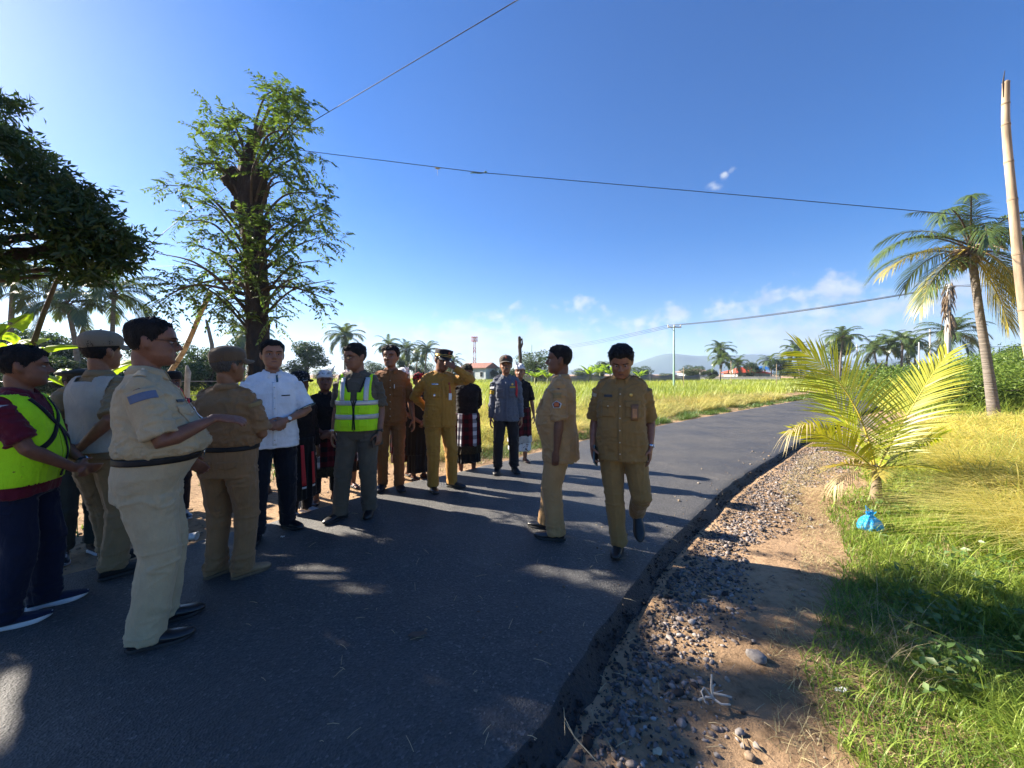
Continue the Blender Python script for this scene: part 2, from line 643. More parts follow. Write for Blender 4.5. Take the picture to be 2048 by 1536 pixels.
n3 = noise_tex(nt2, 40, 8, .7)
nt2.links.new(n3.outputs[0], bp.inputs['Height']); nt2.links.new(bp.outputs[0], b.inputs['Normal'])
nt2.links.new(b.outputs[0], out.inputs[0])

# one sheet to the horizon: fine near the camera, coarse far away
gx = np.unique(np.concatenate([np.linspace(-9, 12, 180), -9 - np.geomspace(.2, 2350, 36), 12 + np.geomspace(.2, 2900, 38)]))
gy = np.unique(np.concatenate([np.linspace(-4, 12, 150), -4 - np.geomspace(.2, 140, 16), 12 + np.geomspace(.2, 2050, 40)]))
GX, GY = np.meshgrid(gx, gy)
P = np.stack([GX.ravel(), GY.ravel(), np.zeros(GX.size)], 1)


def ground_z(P):
    P = np.asarray(P, float)
    dl, _ = line_dist(P, LE); dr, _ = line_dist(P, RE)
    off = np.where(dl > 0, dl, np.where(dr < 0, -dr, 0))       # distance outside the road
    near = np.exp(-(P[:, 0] ** 2 + P[:, 1] ** 2) / 900)
    z = -.075 + (.035 * fbm(np.stack([P[:, 0] * 1.1, P[:, 1] * 1.1, P[:, 0] * 0], 1), 4)) * np.clip(off * 1.2, 0, 1) * near
    # the verge on the right rises a little towards the rice
    z = z + np.where(dr < 0, .10 * np.clip((-dr - 1.4) / 2.5, 0, 1), 0) * near
    return np.where((dl <= 0) & (dr >= 0), -.14, z)


P[:, 2] = ground_z(P)
nx, ny = len(gx), len(gy)
idx = np.arange(nx * ny).reshape(ny, nx)
Fq = np.stack([idx[:-1, :-1].ravel(), idx[:-1, 1:].ravel(), idx[1:, 1:].ravel(), idx[1:, :-1].ravel()], 1)
ground = tag(mesh_obj('ground', P, Fq, m_soil), kind='structure')

# ================================================================== gravel along the fresh asphalt
ICO_V, ICO_F = None, None
bm = bmesh.new(); bmesh.ops.create_icosphere(bm, subdivisions=1, radius=1.0)
bm.verts.ensure_lookup_table()
ICO_V = np.array([v.co[:] for v in bm.verts]); ICO_F = np.array([[v.index for v in f.verts] for f in bm.faces]); bm.free()
bm = bmesh.new(); bmesh.ops.create_icosphere(bm, subdivisions=2, radius=1.0)
ICO2_V = np.array([v.co[:] for v in bm.verts]); ICO2_F = np.array([[v.index for v in f.verts] for f in bm.faces]); bm.free()


def stones_mesh(name, P, size, mat, tint, g=nr):
    n = len(P)
    dirs = np.repeat(ICO_V[None], n, 0)
    jit = 1 + g.uniform(-.36, .36, (n, len(ICO_V), 1))
    sc3 = np.stack([g.uniform(.8, 1.35, n), g.uniform(.6, 1.0, n), g.uniform(.4, .75, n)], 1)[:, None, :]
    V = dirs * jit * sc3 * size[:, None, None]
    a = g.uniform(0, 6.28, n); t = g.normal(0, .45, n)
    ca, sa = np.cos(a)[:, None], np.sin(a)[:, None]
    ct, st = np.cos(t)[:, None], np.sin(t)[:, None]
    x, y, z = V[..., 0], V[..., 1], V[..., 2]
    y, z = y * ct - z * st, y * st + z * ct
    x, y = x * ca - y * sa, x * sa + y * ca
    V = np.stack([x, y, z], -1) + P[:, None, :]
    Fc = (np.arange(n) * len(ICO_V))[:, None, None] + ICO_F[None]
    o = mesh_obj(name, V.reshape(-1, 3), Fc.reshape(-1, 3), mat, smooth=False, attr=np.repeat(tint, len(ICO_V)))
    return o


def mat_stone(name, cols):
    m, nt, out = nodes(name)
    b = N(nt, 'ShaderNodeBsdfPrincipled'); b.inputs['Roughness'].default_value = .8; b.inputs['Specular IOR Level'].default_value = .25
    a = N(nt, 'ShaderNodeAttribute', attribute_name='tint')
    r = ramp(nt, a.outputs['Fac'], cols)
    t = noise_tex(nt, 55, 5, .6)
    r2 = ramp(nt, t.outputs[0], [(.3, (.6, .6, .6)), (.7, (1.15, 1.15, 1.15))])
    mx = N(nt, 'ShaderNodeMix', data_type='RGBA', blend_type='MULTIPLY'); mx.inputs[0].default_value = 1
    nt.links.new(r.outputs[0], mx.inputs[6]); nt.links.new(r2.outputs[0], mx.inputs[7])
    nt.links.new(mx.outputs[2], b.inputs['Base Color'])
    bp = N(nt, 'ShaderNodeBump'); bp.inputs['Strength'].default_value = .5; bp.inputs['Distance'].default_value = .006
    nt.links.new(t.outputs[0], bp.inputs['Height']); nt.links.new(bp.outputs[0], b.inputs['Normal'])
    nt.links.new(b.outputs[0], out.inputs[0])
    return m


m_gravel = mat_stone('gravel stones', [(0.0, (.018, .017, .017)), (.10, (.05, .043, .042)), (.38, (.18, .15, .135)), (.75, (.31, .27, .245)), (1.0, (.50, .46, .42))])


def along(line, s0, s1, n, g=nr):
    """random points beside a polyline: returns points on it, its normals"""
    seg = np.hypot(*np.diff(line, axis=0).T); L = np.concatenate([[0], np.cumsum(seg)])
    s = g.uniform(s0, s1, n)
    x = np.interp(s, L, line[:, 0]); y = np.interp(s, L, line[:, 1])
    i = np.clip(np.searchsorted(L, s) - 1, 0, len(seg) - 1)
    d = (line[i + 1] - line[i]) / seg[i][:, None]
    return np.stack([x, y], 1), np.stack([d[:, 1], -d[:, 0]], 1), s     # normal points to the right


def arc_at(line, pt):
    seg = np.hypot(*np.diff(line, axis=0).T); L = np.concatenate([[0], np.cumsum(seg)])
    _, p = line_dist(np.array([[pt[0], pt[1], 0]]), line)
    i = int(p[0]); return L[i] + (p[0] - i) * seg[min(i, len(seg) - 1)]


s0 = arc_at(RE, (-.3, 1.0)); s1 = arc_at(RE, (12.5, 13.9))
B_, Nr_, sv = along(RE, s0, s1, 30000)
off = np.abs(nr.normal(.33, .26, len(B_)))
width = np.interp(sv - s0, [0, 1.2, 3.2, 5, 9, 15], [.55, .62, .74, .92, 1.05, .8])
off = off / .8 * width + .005
xy = B_ + Nr_ * off[:, None]
size = np.clip(nr.lognormal(math.log(.0076), .5, len(xy)), .003, .026)
keep = fbm(np.stack([xy[:, 0] * 1.6, xy[:, 1] * 1.6, xy[:, 0] * 0 + 5], 1), 3) > -.35 - 1.3 * (1 - off / width)
xy, size, off = xy[keep], size[keep], off[keep]
P = np.concatenate([xy, np.zeros((len(xy), 1))], 1)
P[:, 2] = np.where(off < .15, np.interp(off, [0, .03, .085, .16], [-.01, -.03, -.068, -.085]), ground_z(P)) + size * .25
size = np.where(off < .15, size * .6, size)
tint = np.clip(nr.beta(1.7, 2.3, len(P)) * np.clip((off - .07) * 4.0, .0, 1.0), 0, 1)
tag(stones_mesh('gravel', P, size, m_gravel, tint), 'grey and pinkish road gravel strewn along the fresh asphalt edge', 'gravel', kind='stuff')

# thin scatter of pebbles and clods over the dirt on both shoulders
B_, Nr_, sv = along(RE, s0, s1, 2600)
off = nr.uniform(.5, 2.6, len(B_))
xy1 = B_ + Nr_ * off[:, None]
B2, N2, sv2 = along(LE, arc_at(LE, (-5.5, 0)), arc_at(LE, (7.8, 14.1)), 3200)
xy2 = B2 - N2 * nr.uniform(.05, 1.5, len(B2))[:, None]
B3, N3, sv3 = along(RE, s0, s1, 420)
xy3 = B3 - N3 * (np.abs(nr.normal(0, .35, 420)) - .05)[:, None]
xy = np.concatenate([xy1, xy2, xy3])
size = np.clip(nr.lognormal(math.log(.006), .5, len(xy)), .003, .022)
P = np.concatenate([xy, np.zeros((len(xy), 1))], 1); P[:, 2] = ground_z(P) + size * .2
P[-420:, 2] = .004 + size[-420:] * .3
m_clod = mat_stone('clods', [(0.0, (.09, .06, .04)), (.5, (.24, .17, .11)), (1.0, (.36, .30, .24))])
tag(stones_mesh('pebbles', P, size, m_clod, nr.uniform(0, 1, len(P))), 'small pebbles and clods of earth scattered over the dirt shoulder', 'pebbles', kind='stuff')


# single stones that stand out
def boulder(name, px, py, r, label, mat, seed, flat=.7, grp=None):
    g = np.random.default_rng(seed)
    p = gp(px, py, -.07)
    p.z = float(ground_z(np.array([[p.x, p.y, 0]]))[0])
    bm = bmesh.new(); bmesh.ops.create_icosphere(bm, subdivisions=3, radius=1.0)
    V = np.array([v.co[:] for v in bm.verts]); Fc = [[v.index for v in f.verts] for f in bm.faces]; bm.free()
    k = 1 + .22 * fbm(V * 1.1 + seed, 3) + .05 * fbm(V * 4 + seed, 2)
    for _ in range(7):      # knock flat facets off
        d = rand_dirs(1, g)[0]; h = g.uniform(.72, .9)
        e = V @ d * k
        k = np.where(e > h, k * h / np.maximum(e, 1e-6), k)
    V = V * k[:, None] * np.array([r, r * g.uniform(.75, .95), r * flat])
    o = mesh_obj(name, V, Fc, mat, attr=np.full(len(V), g.uniform(.5, .8)))
    o.location = (p.x, p.y, p.z + r * flat * .55)
    o.rotation_euler = (0, 0, g.uniform(0, 6))
    return tag(o, label, 'stone', grp)


m_rock = mat_stone('pale river rock', [(0.0, (.17, .155, .14)), (1.0, (.30, .27, .25))])
boulder('stone', 1512, 1318, .048, 'largest rounded grey stone lying on the bare dirt shoulder', m_rock, 3)
boulder('stone', 1507, 1287, .014, 'pale chip of stone touching the far side of the largest stone', m_rock, 5)
boulder('stone', 1480, 1462, .020, 'cream stone, biggest of the little heap near the bottom edge of the dirt', m_rock, 8)
boulder('stone', 1499, 1512, .022, 'brown stone lowest in the little heap on the dirt', m_clod, 9)
boulder('stone', 1514, 1490, .017, 'flat grey stone beside the brown one in the little heap', m_rock, 12)
boulder('stone', 1486, 1488, .012, 'small round stone in the middle of the little heap', m_rock, 17)
boulder('stone', 1434, 1507, .014, 'single grey stone lying alone left of the little stone heap', m_rock, 18)
boulder('stone', 1191, 1254, .010, 'lone white stone resting on the very edge of the asphalt', mat_stone('white stone', [(0, (.5, .48, .45)), (1, (.62, .6, .56))]), 21)
boulder('stone', 1845, 938, .14, 'broad grey rock half sunk in grass behind the young palm', m_rock, 25, .5)

# litter and twigs
m_straw = mat_simple('dry straw', (.42, .34, .2), .8)
m_paper = mat_simple('white litter', (.62, .62, .6), .5, .1)
mb = MB()
for k in range(150):
    if k < 100:
        px, py = rng.uniform(1180, 1700), rng.uniform(1000, 1520)
        p = gp(px, py, -.06)
    else:
        px, py = rng.uniform(500, 1200), rng.uniform(1020, 1500)
        p = gp(px, py, .0)
    dr_ = line_dist(np.array([[p.x, p.y, 0]]), RE)[0][0]
    p.z = float(ground_z(np.array([[p.x, p.y, 0]]))[0]) + .012 if dr_ < -.1 else .014
    a = rng.uniform(0, 6.28); L = rng.uniform(.02, .09)
    q = p + Vector((math.cos(a) * L, math.sin(a) * L, rng.uniform(0, .015)))
    mb.tube([p, (p + q) / 2 + Vector((0, 0, .004)), q], [.0011, .0014, .0009], 5, (0, 0, 1), round_end=False)
tag(mb.build('straw', m_straw), 'bits of dry straw scattered over asphalt and dirt', 'straw', kind='stuff')

p = gp(1425, 1405, -.06)
mb = MB()
root_pts = [[(-.06, .02, .01), (-.035, .0, .035), (0, .0, .02), (.03, .03, .012), (.09, .03, .01)], [(0, 0, .02), (.012, .02, .06), (.025, .03, .10)], [(0, 0, .02), (-.02, .03, .05), (-.045, .02, .045), (-.05, -.01, .02)], [(.03, .03, .012), (.06, .0, .02), (.10, -.01, .008)], [(.03, .03, .012), (.05, .05, .02), (.085, .07, .01)], [(.0, .0, .02), (.02, -.03, .012), (.06, -.04, .008)]]
for q in root_pts:
    mb.tube(q, [.006 - .001 * i for i in range(len(q))], 7, (0, 0, 1))
o = mb.build('dry_root', mat_simple('dry root', (.42, .38, .32), .8, .3, 30, .5, 80))
o.location = p; o.rotation_euler = (0, 0, .3)
tag(o, 'dry pale forked root lying on dark soil near the asphalt', 'root')


def leaf_flat(px, py, L, W, label, mat, cat, z=-.05, a=0.4, name='dead_leaf'):
    p = gp(px, py, z)
    p.z = float(ground_z(np.array([[p.x, p.y, 0]]))[0]) + .012 if z < -.01 else .016
    n = 8
    V, Fc = [], []
    for i in range(n + 1):
        t = i / n
        wd = W * math.sin(math.pi * min(1, t * .95 + .03)) ** .8
        for s_ in (-1, 0, 1):
            V.append((L * (t - .5), s_ * wd / 2, .006 * abs(s_) + .012 * t * (1 - t) + .004 * math.sin(9 * t)))
    for i in range(n):
        for j in (0, 1):
            k = i * 3 + j
            Fc.append((k, k + 3, k + 4, k + 1))
    o = mesh_obj(name, V, Fc, mat)
    sd = o.modifiers.new('s', 'SOLIDIFY'); sd.thickness = .0015
    o.location = p; o.rotation_euler = (0, 0, a)
    return tag(o, label, cat)


leaf_flat(1315, 1497, .045, .03, 'cream dead leaf with dark spots on dirt at the bottom edge', mat_simple('cream leaf', (.5, .44, .3), .7), 'leaf')
leaf_flat(1682, 1380, .06, .03, 'white scrap of litter at the rim of the grass', m_paper, 'litter', a=.1, name='litter_scrap')
leaf_flat(835, 1276, .10, .045, 'brown dry leaf flattened on the asphalt, larger of the road leaves', mat_simple('brown leaf', (.12, .075, .05), .8), 'leaf', 0, .2)
leaf_flat(565, 1078, .035, .02, 'white paper scrap on the road behind the man in tan boots', m_paper, 'litter', 0, .2, 'litter_scrap')
leaf_flat(602, 1026, .05, .03, 'white flattened wrapper at the road edge beside black shoes', m_paper, 'litter', 0, .1, 'litter_scrap')
p = gp(1150, 1490, -.07)
mb = MB()
mb.tube([(-.03, .08, .02), (0, 0, .03), (.07, -.08, .015)], [.002, .0025, .002], 6, (0, 0, 1))
mb.tube([(0, 0, .03), (-.035, .06, .06), (-.03, .12, .05)], [.002, .002, .001], 6, (0, 0, 1))
o = mb.build('dry_twig', m_straw); o.location = p; tag(o, 'pale dry twig on gravel at the bottom edge of the road', 'twig')
# crumpled paper cup left at the road edge
t = thing('paper_cup', 'crumpled white paper cup lying on the left road edge', 'cup', gp(378, 1083, 0) + Vector((0, .02, .035)), .3)
mb = MB()
rings = []
for i in range(9):
    u = i / 8
    r0 = .026 + .010 * u
    rings.append([(u * .085 - .04, r0 * math.cos(a) * (1 + .12 * math.sin(3 * a + 5 * u)), r0 * .85 * math.sin(a) * (1 + .1 * math.cos(2 * a + 7 * u))) for a in [2 * math.pi * j / 20 for j in range(20)]])
mb.rings(rings, cap=False)
cup = mb.build('cup_wall', m_paper, t)
sd = cup.modifiers.new('s', 'SOLIDIFY'); sd.thickness = .0015
mb = MB(); mb.tube([(.043 + .003 * math.cos(a), .037 * math.cos(a), .032 * math.sin(a)) for a in [2 * math.pi * j / 20 for j in range(21)]], [.003] * 21, 6, round_end=False)
mb.build('cup_rim', m_paper, t)

# blue carrier bag knotted and set down in the grass
pb = gp(1738, 1043, .0)
pb.z = float(ground_z(np.array([[pb.x, pb.y, 0]]))[0])
t = thing('plastic_bag', 'crumpled bright blue plastic bag in the grass below the young palm', 'bag', pb, .3)
rows, n = 34, 64
V = []
prof = [(0, .03), (.06, .10), (.16, .128), (.3, .125), (.45, .112), (.6, .088), (.72, .055), (.8, .026), (.86, .03), (.93, .045), (1, .05)]
for i in range(rows + 1):
    u = i / rows
    r0 = float(np.interp(u, [q[0] for q in prof], [q[1] for q in prof]))
    for j in range(n):
        a = 2 * math.pi * j / n
        pl = math.sin(9 * a + 3 * math.sin(2 * a)) * .10 * (u ** .7) + .10 * float(fbm(np.array([[math.cos(a) * 2, math.sin(a) * 2, u * 4]]), 3)[0])
        rr = r0 * (1 + pl)
        V.append((rr * math.cos(a) + .03 * u, rr * .85 * math.sin(a), .225 * u * (1 + .05 * math.sin(4 * a))))
Fc = [(i * n + j, i * n + (j + 1) % n, (i + 1) * n + (j + 1) % n, (i + 1) * n + j) for i in range(rows) for j in range(n)] + [tuple(range(n - 1, -1, -1))]
m_bag, nt2, out = nodes('blue plastic film')
b = N(nt2, 'ShaderNodeBsdfPrincipled'); b.inputs['Base Color'].default_value = (.03, .36, .72, 1); b.inputs['Roughness'].default_value = .3
tr = N(nt2, 'ShaderNodeBsdfTranslucent'); tr.inputs[0].default_value = (.05, .5, .85, 1)
ms = N(nt2, 'ShaderNodeMixShader'); ms.inputs[0].default_value = .35
nz2 = noise_tex(nt2, 30, 4); bp = N(nt2, 'ShaderNodeBump'); bp.inputs['Strength'].default_value = .8; bp.inputs['Distance'].default_value = .02
nt2.links.new(nz2.outputs[0], bp.inputs['Height']); nt2.links.new(bp.outputs[0], b.inputs['Normal'])
nt2.links.new(b.outputs[0], ms.inputs[1]); nt2.links.new(tr.outputs[0], ms.inputs[2]); nt2.links.new(ms.outputs[0], out.inputs[0])
mesh_obj('bag_body', V, Fc, m_bag, t)
t.scale = (.86, .86, .86)
mb = MB()
mb.tube([(.025, 0, .18), (.05, .03, .24), (.03, .05, .275), (.0, .02, .21)], [(.008, .003)] * 4, 8)
mb.tube([(.02, 0, .18), (-.02, -.02, .235), (-.06, -.02, .245), (-.045, 0, .19)], [(.008, .003)] * 4, 8)
mb.build('bag_handle', m_bag, t)

# ================================================================== grass and rice (stuff)
m_grass = mat_leaf('grass blade', (.075, .16, .02), (.34, .42, .07), .42, .5, (1.2, 1.15, .8), .02)
m_rice_gold = mat_leaf('ripe rice', (.22, .28, .065), (.64, .55, .22), .46, .5, (1.15, 1.1, .8), .02)
m_rice_front = mat_leaf('drooping ripe rice', (.44, .46, .10), (.92, .80, .34), .58, .5, (1.15, 1.1, .8), .02)
m_rice_green = mat_leaf('green rice', (.17, .26, .03), (.42, .48, .07), .45, .5, (1.2, 1.15, .7), .05)
m_verge = mat_leaf('verge weeds', (.05, .12, .02), (.16, .24, .05), .35, .5, (1.2, 1.1, .8), .05)
m_dry = mat_leaf('dry grass', (.30, .24, .11), (.5, .42, .22), .3, .6, None, .04)


def pts_in(poly, n, g=nr):
    poly = np.array(poly)
    lo, hi = poly.min(0), poly.max(0)
    out = []
    tot = 0
    while tot < n:
        p = g.uniform(lo, hi, (n * 2, 2))
        x, y = p[:, 0], p[:, 1]
        ins = np.zeros(len(p), bool)
        j = len(poly) - 1
        for i in range(len(poly)):
            xi, yi = poly[i]; xj, yj = poly[j]
            ins ^= ((yi > y) != (yj > y)) & (x < (xj - xi) * (y - yi) / (yj - yi + 1e-12) + xi)
            j = i
        out.append(p[ins]); tot += ins.sum()
    return np.concatenate(out)[:n]


def near_thin(xy, d0=3.0, p=1.2, g=nr):
    """keep all near the viewer, fewer far away"""
    d = np.hypot(xy[:, 0], xy[:, 1])
    return xy[g.uniform(0, 1, len(xy)) < np.minimum(1, (d0 / np.maximum(d, .1)) ** p)]


def sward(name, label, mat, xy, L, W, lean, droop, tint, k=3, z0=None, az=None, cat='grass'):
    n = len(xy)
    P = np.concatenate([xy, np.zeros((n, 1))], 1)
    P[:, 2] = ground_z(P) if z0 is None else z0
    if az is None: az = nr.uniform(0, 6.283, n)
    V, q, t = blades(P, az, lean, L, W, droop, tint, k)
    o = mesh_obj(name, V, q, mat, attr=t)
    return tag(o, label, cat, kind='stuff')


# right-hand verge: lush grass, ragged border towards the dirt
gpoly = [(1.15, .9), (1.30, 1.55), (1.5, 2.0), (2.1, 2.55), (2.75, 3.15), (3.3, 3.9), (3.6, 4.6), (4.3, 5.4), (5.6, 6.6), (8.0, 8.8), (11, 11.6), (13, 11), (10, 7.5), (7.5, 4.5), (6.5, 2.5), (5.5, .5), (3, .3)]
xy = pts_in(gpoly, 420000)
xy = near_thin(xy, 3.0, 1.5)
clump = fbm(np.stack([xy[:, 0] * 2.2, xy[:, 1] * 2.2, xy[:, 0] * 0], 1), 4)
dr_, _ = line_dist(np.concatenate([xy, np.zeros((len(xy), 1))], 1), RE)
inner = -dr_
bord = np.clip((inner - .95 - .35 * clump) / .6, 0, 1)
keep = nr.uniform(0, 1, len(xy)) < bord * np.clip(.8 + .5 * clump, .25, 1)
xy, clump, inner = xy[keep], clump[keep], inner[keep]
d = np.hypot(xy[:, 0], xy[:, 1])
n = len(xy)
L = (.09 + .10 * np.clip(clump + .4, 0, 1.2) + .06 * np.clip((inner - 1.6) / 2, 0, 1)) * nr.uniform(.5, 1.4, n)
sward('grass', 'lush green grass with long bent blades on the right-hand verge', m_grass, xy, L, .0045 * np.maximum(1, d / 2.6) * nr.uniform(.7, 1.5, n), nr.uniform(.05, .8, n), nr.uniform(.1, .75, n), np.clip(nr.beta(2, 2, n) + .25 * clump, 0, 1))
# long broad blades standing out of it
xy = pts_in(gpoly, 5200); xy = near_thin(xy, 3, 1.0)
dr_, _ = line_dist(np.concatenate([xy, np.zeros((len(xy), 1))], 1), RE)
xy = xy[(-dr_ > 1.75) & (fbm(np.stack([xy[:, 0] * 1.5, xy[:, 1] * 1.5, xy[:, 0] * 0 + 9], 1), 2) > -.1)]
n = len(xy)
sward('tall_grass', 'long broad grass blades arching out of the right-hand verge', m_grass, xy, nr.uniform(.22, .5, n), nr.uniform(.007, .013, n), nr.uniform(.1, .7, n), nr.uniform(.2, .7, n), nr.uniform(.3, 1, n), k=6)
# pale dead blades and low broad-leaved weeds mixed in
xy = pts_in(gpoly, 42000); xy = near_thin(xy, 3, 1.2)
dr_, _ = line_dist(np.concatenate([xy, np.zeros((len(xy), 1))], 1), RE)
cl = fbm(np.stack([xy[:, 0] * 1.8, xy[:, 1] * 1.8, xy[:, 0] * 0 + 31], 1), 3)
xy = xy[(-dr_ > 1.25) & (cl > -.1)]
n = len(xy)
sward('dead_grass', 'pale dead blades tangled in the green grass of the right-hand verge', m_dry, xy, nr.uniform(.06, .26, n), nr.uniform(.002, .005, n), nr.uniform(.3, .97, n), nr.uniform(.1, .6, n), nr.uniform(0, 1, n), k=3)
xy = pts_in(gpoly, 2600)
dr_, _ = line_dist(np.concatenate([xy, np.zeros((len(xy), 1))], 1), RE)
cl = fbm(np.stack([xy[:, 0] * 1.4, xy[:, 1] * 1.4, xy[:, 0] * 0 + 51], 1), 3)
xy = xy[(-dr_ > 1.4) & (cl > .12)]
n = len(xy); kk = 9
C = np.repeat(np.concatenate([xy, np.zeros((n, 1))], 1), kk, 0); C[:, 2] = ground_z(C) + nr.uniform(.03, .16, n * kk); C[:, :2] += nr.normal(0, .035, (n * kk, 2))
D = rand_dirs(n * kk); D[:, 2] = np.abs(D[:, 2]) * .5
Nn = rand_dirs(n * kk); Nn[:, 2] = np.abs(Nn[:, 2]) + .6
V, q, t = leaf_cards(C, D, Nn, nr.uniform(.03, .075, n * kk), nr.uniform(.015, .035, n * kk), nr.uniform(0, .8, n * kk))
tag(mesh_obj('weeds', V, q, m_verge, attr=t, smooth=False), 'low broad-leaved weeds in patches on the right-hand verge', 'weeds', kind='stuff')
# short dry grass on the dirt border
xy = pts_in([(1.0, .9), (1.1, 1.6), (1.45, 2.2), (2.1, 2.8), (2.9, 3.9), (3.6, 5.2), (5.5, 7.3), (6.2, 7.4), (4.4, 5.2), (3.4, 3.6), (2.4, 2.2), (2.2, 1.0)], 9000)
n = len(xy)
sward('dry_grass', 'short trampled dry grass between the dirt and the green verge', m_dry, xy, nr.uniform(.03, .10, n), nr.uniform(.002, .0045, n), nr.uniform(.5, .95, n), nr.uniform(.1, .5, n), nr.uniform(0, 1, n), k=2)

# ripe rice on the right, lying over in waves towards the road
rpoly = [(4.05, 2.5), (4.1, 3.0), (4.5, 3.7), (5.3, 4.4), (5.9, 5.2), (6.9, 6.3), (8.8, 8.2), (11.2, 10.4), (15.5, 11.2), (24, 12.5), (26, 8), (18, 4), (12, 2.2), (7, 2.2)]
xy = pts_in(rpoly, 100000); xy = near_thin(xy, 7, 1.3)
n = len(xy)
c = fbm(np.stack([xy[:, 0] * .9, xy[:, 1] * .9, xy[:, 0] * 0 + 2], 1), 3)
d = np.hypot(xy[:, 0], xy[:, 1])
azr = math.pi * 1.05 + 1.0 * c + nr.normal(0, .55, n)
sward('ripe_rice', 'golden ripe rice lying over in waves right of the verge', m_rice_front, xy, nr.uniform(.7, 1.1, n), .006 * np.maximum(1, d / 5) * nr.uniform(.8, 1.5, n), nr.uniform(.1, .7, n), nr.uniform(.5, .9, n), np.clip(nr.beta(2, 1.6, n) + .25 * c, 0, 1), k=5, az=azr, cat='rice')
xy = pts_in(rpoly, 14000); xy = near_thin(xy, 7, 1.3); n = len(xy); d = np.hypot(xy[:, 0], xy[:, 1])
sward('rice_leaves', 'green leaves standing among the golden rice on the right', m_rice_green, xy, nr.uniform(.5, .85, n), .006 * np.maximum(1, d / 5), nr.uniform(.1, .6, n), nr.uniform(.2, .6, n), nr.uniform(0, 1, n), k=4, cat='rice')

# field beyond the road: green verge, lodged golden rice, standing green rice to the far wall
sA, sB = arc_at(LE, (-.8, 5.6)), arc_at(LE, (30, 34))
B_, Nr_, sv = along(LE, sA, sB, 52000)
off = .38 + np.abs(nr.normal(0, .45, len(B_)))
xy = B_ - Nr_ * off[:, None]
xy = near_thin(xy, 9, 1.1); n = len(xy); d = np.hypot(xy[:, 0], xy[:, 1])
c = fbm(np.stack([xy[:, 0] * 1.3, xy[:, 1] * 1.3, xy[:, 0] * 0 + 7], 1), 3)
kp = nr.uniform(0, 1, n) < np.clip(.55 + c, .05, 1); xy, c, d = xy[kp], c[kp], d[kp]; n = len(xy)
sward('verge_weeds', 'green weeds and grass along the far road edge below the rice', m_verge, xy, (.12 + .16 * np.clip(c + .3, 0, 1.3)) * nr.uniform(.5, 1.3, n), .006 * np.maximum(1, d / 6), nr.uniform(.1, .8, n), nr.uniform(.1, .7, n), nr.uniform(0, 1, n))
B_, Nr_, sv = along(LE, arc_at(LE, (-1.0, 5.4)), arc_at(LE, (17.5, 22.6)), 60000)
off = 1.15 + nr.uniform(0, 1, len(B_)) ** 1.2 * 5.5
xy = B_ - Nr_ * off[:, None]
xy = near_thin(xy, 10, 1.0); n = len(xy); d = np.hypot(xy[:, 0], xy[:, 1])
c = fbm(np.stack([xy[:, 0] * .7, xy[:, 1] * .7, xy[:, 0] * 0 + 4], 1), 3)
sward('lodged_rice', 'golden rice flattened in tangled swathes beyond the road', m_rice_gold, xy, nr.uniform(.55, .9, n) * np.clip(.75 + .35 * c + .5 * fbm(np.stack([xy[:, 0] * 2.4, xy[:, 1] * 2.4, xy[:, 0] * 0 + 14], 1), 2), .25, 1.3), .008 * np.maximum(1, d / 7), nr.uniform(.3, .8, n), nr.uniform(.35, .8, n), np.clip(nr.beta(2, 1.7, n) + .35 * c, 0, 1), k=4, az=2.4 * c * 2 + nr.normal(0, .8, n), cat='rice')
# standing green rice
fpoly = [(-30, 14), (-6, 12.0), (-2, 12.2), (4, 16.5), (11.5, 22), (20, 28.5), (33, 39), (47, 53), (80, 88), (-10, 90), (-60, 80), (-55, 30)]
xy = pts_in(fpoly, 300000)
d = np.hypot(xy[:, 0], xy[:, 1]); ang = np.degrees(np.arctan2(xy[:, 0], xy[:, 1]))
kp = (nr.uniform(0, 1, len(xy)) < np.minimum(1, (14 / d) ** .55)) & (ang > -58)
xy = xy[kp]; d = d[kp]; n = len(xy)
c = fbm(np.stack([xy[:, 0] * .15, xy[:, 1] * .15, xy[:, 0] * 0 + 1], 1), 3)
sward('green_rice', 'standing green rice stretching to the far wall', m_rice_green, xy, nr.uniform(.6, .95, n), .010 * np.maximum(1, d / 9), nr.uniform(.05, .4, n), nr.uniform(.1, .45, n), np.clip(nr.beta(2, 2, n) + .4 * c, 0, 1), k=2, cat='rice')
# shaded undergrowth below the trees on the left
xy = pts_in([(-16, 5.5), (-9, 3.2), (-5.4, 2.0), (-4.0, 3.6), (-3.0, 5.4), (-1.6, 7.0), (-.6, 9.5), (-3, 12), (-14, 12)], 42000)
dl, _ = line_dist(np.concatenate([xy, np.zeros((len(xy), 1))], 1), LE)
c = fbm(np.stack([xy[:, 0] * 1.1, xy[:, 1] * 1.1, xy[:, 0] * 0 + 12], 1), 3)
kp = (dl > .9 + .5 * c) & (nr.uniform(0, 1, len(xy)) < np.clip(.5 + c, .05, 1)); xy, c = xy[kp], c[kp]; n = len(xy)
sward('undergrowth', 'weedy undergrowth below the trees behind the men', m_verge, xy, (.15 + .25 * np.clip(c + .2, 0, 1.2)) * nr.uniform(.4, 1.3, n), nr.uniform(.006, .014, n), nr.uniform(.1, .8, n), nr.uniform(.1, .6, n), nr.uniform(0, 1, n))

